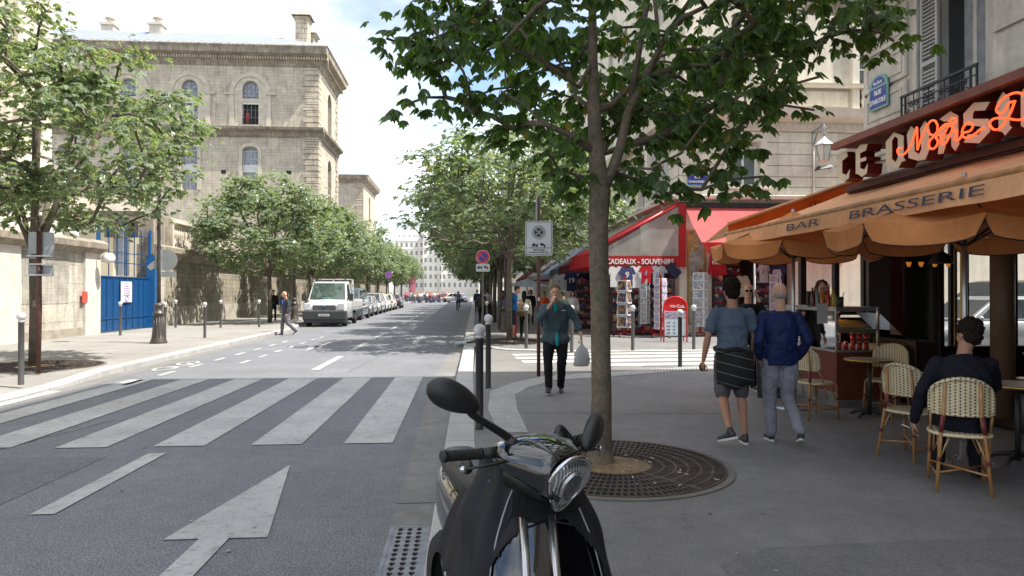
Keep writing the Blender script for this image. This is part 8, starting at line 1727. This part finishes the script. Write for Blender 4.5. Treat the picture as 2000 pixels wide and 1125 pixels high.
a3=P(941,632,.12); tg,_,_,_=lo('woman with long dark hair in an olive jacket standing behind the no parking sign',a3.x,a3.y,.12,(.1,1),cloth('olive_jacket',(.05,.048,.03),tr=0),C_blk,('long',(.05,.025,.012)),h=1.66,loose=1.1)
bagon(tg,(.22,.09,.03),(.14,-.18,1.12),(.12,.07,.17),'backpack','small tan backpack of the woman in the olive jacket')
lo('man in a blue suit at the kerb left of the woman in the olive jacket',P(926,600,.12).x-.1,52,.12,(.1,1),cloth('blue_suit',(.03,.045,.12),tr=0),cloth('blue_suit'),('short',(.02,.015,.01)),h=1.75)
lo('man in a pale shirt and black trousers between the tree trunks',QY(952,600,40).x,40,.12,(-.1,1),cloth('pale_lilac_shirt',(.42,.42,.50),tr=0),C_blk,('short',(.02,.015,.01)),h=1.75,sleeve=.8)
lo('woman in a white cardigan standing by the scarves left of the near tree',QY(1119,600,27).x,27,.12,(-.3,-1),cloth('white_cardigan',(.55,.55,.55),tr=0),cloth('pale_blue_jeans',(.3,.35,.42),tr=0),('bob',(.02,.014,.01)),h=1.62)
lo('figure in dark clothes in front of the grey awning shop',QY(1036,600,33).x,33,.12,(-.3,-1),C_blk,C_blk,('bob',(.02,.014,.01)),h=1.7)
lo('figure in an orange red top beside the grey awning shop',QY(1063,600,31).x,31,.12,(-.6,-1),cloth('orange_red_top',(.6,.08,.02),tr=0),C_blk,('short',(.02,.014,.01)),h=1.6)
lo('man in a grey cap behind the heavy man\'s shoulder',QY(1104,600,24).x,24.5,.12,(-.6,1),cloth('dark_green_top',(.03,.05,.04),tr=0),C_blk,('thick',(.05,.06,.06)),h=1.62)
lo('figure in dark clothes behind the second left hand tree',QY(534,600,37.5).x,37.5,.12,(.3,-1),C_blk,C_blk,('short',(.02,.014,.01)),h=1.7,group='people on the left pavement')
lo('person in a red top between the farther trees on the right',QY(983,600,45).x,45,.12,(0,1),cloth('red_top',(.45,.03,.03),tr=0),C_blk,h=1.68)
# cyclist
cyc=dict(pel=(0,-.22,1.0),che=(0,-.02,1.28),nec=(0,.08,1.47),hea=(0,.13,1.62),shR=(.19,.07,1.42),shL=(-.19,.07,1.42),elR=(.26,.22,1.2),wrR=(.26,.4,1.05),elL=(-.26,.22,1.2),wrL=(-.26,.4,1.05),hipR=(.09,-.2,.98),hipL=(-.09,-.2,.98),knR=(.11,.15,.75),anR=(.11,-.05,.38),toR=(.11,.12,.34),knL=(-.11,.1,.6),anL=(-.11,-.1,.18),toL=(-.11,.07,.14))
person('cyclist in a grey lilac top riding away in the middle of the road',(-.35,58.3,0),0,cyc,top=cloth('grey_lilac_top',(.13,.12,.16),tr=0),sleeve=.45,bottom=C_blk,hair=('short',(.02,.014,.01)),lo=True,h=1.75)
lo('pedestrian with a striped top crossing the far end of the road',-3.0,108,.02,(1,.1),cloth('striped_red_top',(.3,.12,.12),tr=0),cloth('tan_shorts',(.3,.2,.14),tr=0),h=1.75,group='people at the far junction',leglen=.47)
# crowd near the river: countless tiny figures
rc_=random.Random(9); m=MB()
for k in range(150):
    y=rc_.uniform(105,150); px=rc_.uniform(790,905) if k%4 else rc_.uniform(690,800); x=QY(px,600,y).x; hh=rc_.uniform(1.5,1.85); c=rc_.randrange(6)
    if -3.5<x<2 and y<118: continue
    m.tube([(x-.08,y,0),(x-.06,y,hh*.5)],[.06,.09],5,5,round_=False); m.tube([(x+.1,y,0),(x+.06,y,hh*.5)],[.06,.09],5,5); m.tube([(x,y,hh*.48),(x,y,hh*.7),(x,y,hh*.84)],[.17,.2,.1],7,c); m.tube([(x-.22,y,hh*.8),(x-.27,y,hh*.5)],[.05,.04],5,c); m.tube([(x+.22,y,hh*.8),(x+.27,y,hh*.5)],[.05,.04],5,c); m.ell((x,y,hh*.93),(.09,.1,.12),7,5,6)
cs=[(.6,.6,.6),(.25,.3,.5),(.5,.1,.12),(.06,.06,.08),(.5,.45,.35),(.12,.13,.2),(.4,.24,.17)]
o=m.build('crowd',[mat('crowd_colour_%s'%'abcdefg'[i],c,.8,var=0) for i,c in enumerate(cs)],fixn=False); tag(o,'distant crowd of tourists standing at the far end of the street','crowd',kind='stuff')
# ================================================================= FOREGROUND SCOOTER
M_gb=mat('gloss_black_paint',(.004,.004,.005),.04,var=0,coat=1.,spec=.8); M_mb=mat('matt_black_plastic',(.012,.012,.013),.42,var=.15,sc=20,bump=.08,bsc=300); M_rub=mat('black_rubber_grip',(.010,.010,.010),.6,var=.1,bump=.5,bsc=160)
M_chr=mat('polished_chrome',(.62,.63,.65),.07,1.,var=0); M_apr=cloth('black_apron_fabric',(.010,.010,.013),tr=0,bump=.35,bsc=7,rough=.7); M_apr.node_tree.nodes['Principled BSDF'].inputs['Specular IOR Level'].default_value=.4; M_seat=mat('dark_grey_seat_vinyl',(.026,.027,.031),.42,var=.1,bump=.15,bsc=120); M_sil=mat('brushed_silver_strip',(.5,.5,.5),.25,.9,var=.05)
fw=Vector((sin(R(17)),-cos(R(17)),0)); rzs=toward(fw); lean=R(-2)
sc=thing('scooter','black motor scooter with large mirrors and a black leg apron parked in the foreground','scooter',(0,0,0),rzs); sc.rotation_euler=(0,lean,rzs)
RM=sc.rotation_euler.to_matrix(); Cw=Vector((.25,2.22,1.178)); Lc=Vector((0,0,1.05)); sc.location=Cw-RM@Lc
B=Matrix.Translation(Lc)@Matrix.Rotation(R(17),4,'Z')   # handlebar frame
def bars(m): m.v=[tuple(B@Vector(v)) for v in m.v]; return m
def loft(m,secs,n=20,pw=1.,capit=True):
    prev=None
    for (y,cx,cz,rx,rz_) in secs:
        ri=m.ring([(cx+rx*abs(cos(a))**pw*(1 if cos(a)>0 else -1),y,cz+rz_*abs(sin(a))**pw*(1 if sin(a)>0 else -1)) for a in [2*pi*k/n for k in range(n)]])
        if prev: m.bridge(prev,ri)
        elif capit: m.cap(ri,0,True)
        prev=ri
    if capit: m.cap(prev)
    return m
def sub(o,l=2): md=o.modifiers.new('s','SUBSURF'); md.levels=l; md.render_levels=l; return o
m=loft(MB(),[(-.135,0,-.005,.05,.02),(-.115,0,-.005,.12,.035),(-.05,0,-.002,.16,.052),(.0,0,-.012,.16,.064),(.06,0,-.028,.13,.075),(.115,0,-.045,.098,.085),(.150,0,-.055,.08,.082)],28,.85); bars(m); head=sub(m.build('headset_cowl',M_gb,sc,fixn=True),1)
m=MB()  # raised centre spine of the cowl running to the lamp
for s in (-1,1): m.tube([(s*.03,-.09,.03),(s*.055,.0,.045),(s*.06,.07,.04),(s*.05,.13,.022)],[.004,.009,.010,.005],8)
bars(m); m.build('cowl_ridge',M_gb,sc)
m=MB(); m.ell((.075,-.03,.04),(.018,.018,.006),12,6); bars(m); m.build('bolt_recess',mat('recess_black',(.002,.002,.002),.5,var=0),sc)
# headlamp: teardrop lens leaning back
def drop(k,n=36,w=.078,h=.118):
    o=[]
    for i in range(n):
        a=2*pi*i/n; x=w*cos(a)*(1-.46*(-sin(a) if sin(a)<0 else 0)**1.2); z=h*sin(a)*(1 if sin(a)<0 else .66); o.append((x*k,z*k))
    return o
tl_=R(-24); TM=Matrix.Rotation(tl_,3,'X')
def lampv(x,z,y): v=TM@Vector((x,y,z)); return (v.x,v.y+.148,v.z-.055)
m=MB(); pts=drop(1.0); m.tube([lampv(x,z,.0) for x,z in pts]+[lampv(*pts[0],.0)],.0075,8,caps=False); bars(m); m.build('headlight_rim',M_chr,sc)
M_refl,t_,b_,o_=newmat('fluted_reflector'); tcg=nd(t_,'ShaderNodeTexCoord'); wv=nd(t_,'ShaderNodeTexWave'); wv.inputs['Scale'].default_value=30; wv.inputs['Distortion'].default_value=.6; t_.links.new(tcg.outputs['Object'],wv.inputs[0]); r_=ramp(t_,wv.outputs[0],[(0,(.22,.24,.26)),(.5,(.55,.57,.58)),(1,(.82,.83,.82))]); t_.links.new(r_.outputs[0],b_.inputs['Base Color']); b_.inputs['Metallic'].default_value=.85; b_.inputs['Roughness'].default_value=.12; bumpn(t_,b_,wv.outputs[0],.2,.002); b_.inputs['Coat Weight'].default_value=1
m=MB(); prev=None
for k,y in ((1.,.0),(.85,.012),(.66,.019),(.4,.023),(.12,.025)):
    ri=m.ring([lampv(x,z,y) for x,z in drop(k)])
    if prev: m.bridge(prev,ri)
    prev=ri
m.cap(prev); bars(m); hl_=m.build('headlight',M_refl,sc)
m=MB(); 
for (rr,y) in ((.046,.028),(.043,.031),): m.tube([lampv(.012+rr*.86*cos(a),-.008+rr*1.12*sin(a),y) for a in [k*pi/14 for k in range(29)]],.0035,6,caps=False)
bars(m); o=m.build('projector_ring',M_chr); o.parent=hl_
m=MB(); m.ell((0,0,0),(.038,.012,.05),18,10); m.v=[lampv(x+.012,z-.008,y+.026) for x,y,z in m.v]; bars(m); o=m.build('projector_lens',mat('smoky_lens',(.06,.065,.07),.03,.3,var=.6,sc=18,coat=1.)); o.parent=hl_
# column and front panel below the lamp
m=loft(MB(),[(-.10,0,-.09,.07,.06),(0,0,-.095,.07,.06),(.07,0,-.10,.055,.045)],20); bars(m); m.build('steering_column',M_mb,sc)
for s in (1,-1):
    m=MB(); m.tube([(s*.13,-.045,.005),(s*.19,-.055,.004)],[.02,.018],14); bars(m); m.build('switch_housing',M_mb,sc)
    m=MB(); pr=[(0,.0165),(.006,.018)]; n=26
    pp=[];rr=[]
    for k in range(n+1): f=k/n; pp.append((s*(.195+.125*f),-.056-.012*f,.004+.004*f)); rr.append(.0165+.0012*(k%2)+(.003 if k in (0,n) else 0))
    m.tube(pp,rr,16); bars(m); g_=m.build('grip',M_rub,sc); m=MB(); m.tube([(s*.319,-.0685,.008),(s*.331,-.0695,.008)],[.021,.017],16); bars(m); o=m.build('bar_end',M_mb); o.parent=g_
    m=MB(); m.tube(spl([(s*.13,.0,-.01),(s*.18,.018,-.012),(s*.24,.012,-.016),(s*.285,-.006,-.022)],6),[.009]*3+[.0075]*10+[.006]*6,10,sy=.7); m.ell((s*.292,-.009,-.023),(.0115,.0115,.0115),12,8,mi=1); bars(m); m.build('brake_lever',[mat('dark_anodised_lever',(.05,.05,.05),.3,.8),M_chr],sc)
    # mirrors
    mx0=(s*.10,-.02,.038)
    mc=(.325,-.02,.195) if s>0 else (-.25,-.01,.035)
    c=Vector(mc); st=[mx0,(s*.12,-.03,.06),(c.x-s*.075,c.y,c.z-(.062 if s>0 else .03)),(c.x-s*.05,c.y,c.z-(.038 if s>0 else .01))]
    m=MB(); m.tube(spl([tuple(Vector(q)) for q in st],5),[.017,.0165,.015,.0145,.014,.0135,.013,.0125,.012,.012,.0115,.011,.0105,.0105,.0105,.0105],12); m.lathe([(.026,-.012),(.022,.006),(.016,.012)],16,(mx0[0],mx0[1],mx0[2]))
    for k in range(4): m.tube([Vector(st[2]).lerp(Vector(st[3]),.1+.25*k),Vector(st[2]).lerp(Vector(st[3]),.2+.25*k)],[.0135,.0105],12)
    bars(m); stem=m.build('mirror_stem',M_mb,sc)
    MM=Matrix.Rotation(R(-14),3,'Z')@Matrix.Rotation(R(-24),3,'Y') if s>0 else Matrix.Rotation(R(25),3,'Z')@Matrix.Rotation(R(30),3,'Y')
    m=MB(); n=26; prev=None
    for (y,k) in ((-.012,.93),(-.008,1.),(.004,.99),(.016,.9),(.025,.70),(.031,.4),(.033,.08)):
        ri=m.ring([c+MM@Vector(((.092*cos(a)*(1. if cos(a)*s<0 else 1.)+.0)*k,y,(.045*sin(a)*(1+.22*cos(a)*s))*k)) for a in [2*pi*j/n for j in range(n)]])
        if prev: m.bridge(prev,ri)
        prev=ri
    m.cap(prev); bars(m); mo=m.build('mirror',M_mb,sc); m=MB(); m.poly([c+MM@Vector((.08*cos(a),-.0125,.045*sin(a)*(1+.22*cos(a)*s))) for a in [2*pi*j/n for j in range(n)]]); bars(m); o=m.build('mirror_glass',M_chr); o.parent=mo
# front shield (body frame)
def shp(u,z,off=0):  # u -1..1 across, z height
    hw=.235-.10*max(0,(z-.62)/.36)**1.6-.05*max(0,(.55-z)/.3)**2
    a=u*R(80); return Vector(((hw+off)*sin(a)-.035,.02+(.165+off)*cos(a)-.10-.42*max(0,(z-.55))**1.1,z))
nu,nv=28,20; m=MB()
for j in range(nv+1):
    for i in range(nu+1): m.v.append(tuple(shp(-1+2*i/nu,.25+.68*j/nv)))
for j in range(nv):
    for i in range(nu): a=j*(nu+1)+i; m.f.append([a,a+1,a+nu+2,a+nu+1]); m.m.append(0); m.sm.append(True)
o=m.build('front_shield',M_gb,sc,fixn=False); md=o.modifiers.new('s','SOLIDIFY'); md.thickness=.012
for s in (-1,1): m=MB(); m.tube([shp(s*.17-.0*z,z,.004) for z in [.3+.058*k for k in range(10)]],.0036,8); m.build('trim_strip',M_sil,sc)
m=MB(); m.prism([(x*.03,z*.016) for x,z in ((-1,-1),(1,-1),(1,1),(-1,1))],shp(0,.9,.006),(1,0,0),(0,0,1),(0,.004,0)); m.prism([(-.1,-.012),(-.055,-.012),(-.06,.012),(-.1,.012)],shp(0,.9,.004),(1,0,0),(0,0,1),(0,-.004,0)); m.build('badge_plate',M_sil,sc)
m=loft(MB(),[(-.20,0,.86,.13,.10),(-.13,0,.88,.12,.09),(-.08,0,.88,.09,.06)],20); m.build('inner_panel',M_mb,sc)
# leg apron: fabric hugging the shield with an arched opening at the front
def fold(u,z): return .010*sin(u*19+z*9)+.008*sin(u*7-z*21)+.012*max(0,abs(u)-.5)*sin(z*26+u*5)
nu,nv=64,40; m=MB(); idx={}
def apt(i,j):
    if (i,j) in idx: return idx[i,j]
    u=-1.15+2.3*i/nu; z=.20+.80*j/nv; fl=.02+.05*max(0,(.95-z))*abs(u); p=shp(u,min(z,.97),fl+fold(u,z)*min(1,abs(u)*1.5+.15)); p.z=z; idx[i,j]=len(m.v); m.v.append(tuple(p)); return idx[i,j]
for j in range(nv):
    for i in range(nu):
        u=-1.15+2.3*(i+.5)/nu; z=.20+.80*(j+.5)/nv
        open_=abs(u)<.86*math.sqrt(max(0,1-((z-.2)/.63)**2.6)) if z<.83 else False
        if open_ or (z>.955+.02*cos(u*3) and abs(u)<.35) : continue
        m.f.append([apt(i,j),apt(i+1,j),apt(i+1,j+1),apt(i,j+1)]); m.m.append(0); m.sm.append(True)
o=m.build('leg_apron',M_apr,sc,fixn=False); md=o.modifiers.new('s','SOLIDIFY'); md.thickness=.006; md=o.modifiers.new('u','SUBSURF'); md.levels=1; md.render_levels=1
m=MB()   # strap across the front
for k in range(12):
    u0,u1=-.42+.80*k/12,-.42+.80*(k+1)/12; f=lambda u,dz: tuple(shp(u,.885+dz-.015*u,.058))
    m.add([f(u0,-.034),f(u1,-.034),f(u1,.034),f(u0,.034)],[[0,1,2,3]],0,False)
o=m.build('strap',mat('velcro_black',(.004,.004,.004),.95,var=.2,sc=60,bump=.5,bsc=400),sc,fixn=False); md=o.modifiers.new('s','SOLIDIFY'); md.thickness=.007
M_pipe=mat('reflective_piping',(.35,.36,.37),.5,var=0)
for s in (-1,1):
    pts=[]
    for k in range(22):
        z=.21+.62*k/21; u=s*.86*math.sqrt(max(0,1-((z-.2)/.63)**2.6)); pts.append(shp(u+s*.02,z,.03+fold(u,z)*.5))
    m=MB(); m.tube(pts,.004,6); m.build('piping',M_apr,sc)
    m=MB(); m.tube([shp(s*(.22+.42*k/9)+.0,.985-.012*k-.0006*k*k*k*(.6),.028) for k in range(10)],.0028,5); m.build('piping',M_pipe,sc)
# apron lying back over the footwell, seat and rear body
m=MB(); nu,nv=30,26
for j in range(nv+1):
    y=-.02-.62*j/nv; zc=.955-.12*(j/nv)-.06*sin(pi*j/nv); 
    for i in range(nu+1):
        a=-1+2*i/nu; hw=.165+.02*sin(pi*j/nv); x=a*hw*1.05; z=zc-.28*abs(a)**2.6-.05*abs(a)+.012*sin(a*9+j*.7)+.016*sin(j*.9+a*4); m.v.append((x-.03+.004*sin(j),y,z))
for j in range(nv):
    for i in range(nu): a=j*(nu+1)+i; m.f.append([a,a+1,a+nu+2,a+nu+1]); m.m.append(0); m.sm.append(True)
o=m.build('apron_back',M_apr,sc,fixn=False); md=o.modifiers.new('s','SOLIDIFY'); md.thickness=.008; sub(o,1)
m=loft(MB(),[(-1.18,-.07,.78,.06,.03),(-1.12,-.07,.78,.10,.06),(-.9,-.07,.77,.12,.075),(-.62,-.07,.77,.125,.08),(-.42,-.06,.80,.12,.09),(-.30,-.05,.82,.10,.08),(-.22,-.04,.82,.06,.05)],24,.8); sub(m.build('seat',M_seat,sc),1)
m=loft(MB(),[(-1.3,-.07,.62,.05,.08),(-1.2,-.07,.62,.10,.14),(-.9,-.07,.58,.14,.19),(-.6,-.07,.56,.15,.21),(-.35,-.06,.5,.145,.19),(-.28,-.05,.43,.11,.13)],24,.8); sub(m.build('rear_body',mat('gloss_brown_reflection',(.03,.024,.016),.08,.5,var=0,coat=1.),sc),1)  # rear panel colour holds painted brownish reflections
m=MB(); m.box(-.17,-.5,.28,.17,-.02,.34); m.build('footboard',M_mb,sc,bevel=.02)
m=MB(); m.ell((.10,-.46,.90),(.025,.05,.03),12,8); m.build('passenger_handle',M_mb,sc)
for y in (.16,-.98):
    m=MB(); n=28; prev=None
    for rr,xx in ((.14,-.045),(.21,-.05),(.235,-.02),(.235,.02),(.21,.05),(.14,.045)):
        ri=m.ring([(xx,y+rr*cos(a),.237+rr*sin(a)) for a in [2*pi*k/n for k in range(n)]])
        if prev: m.bridge(prev,ri)
        prev=ri
    wq=m.build('wheel',M_tyre,sc); m=MB()
    for k in range(5): a=2*pi*k/5; m.tube([(0,y,.237),(0,y+.15*cos(a),.237+.15*sin(a))],.014,6)
    o=m.build('rim',M_rim); o.parent=wq
m=loft(MB(),[(-.06,0,.42,.07,.06),(.05,0,.50,.085,.05),(.2,0,.50,.085,.05),(.36,0,.40,.07,.05)],18); m.build('front_mudguard',M_gb,sc)
m=MB(); [m.tube([(s*.05,.0,.85),(s*.055,.16,.24)],.016,8) for s in (-1,1)]; m.build('fork',M_sil,sc); m=MB(); m.tube([(-.1,-.5,.3),(-.19,-.42,.04)],.012,6); m.build('side_stand',M_mb,sc)
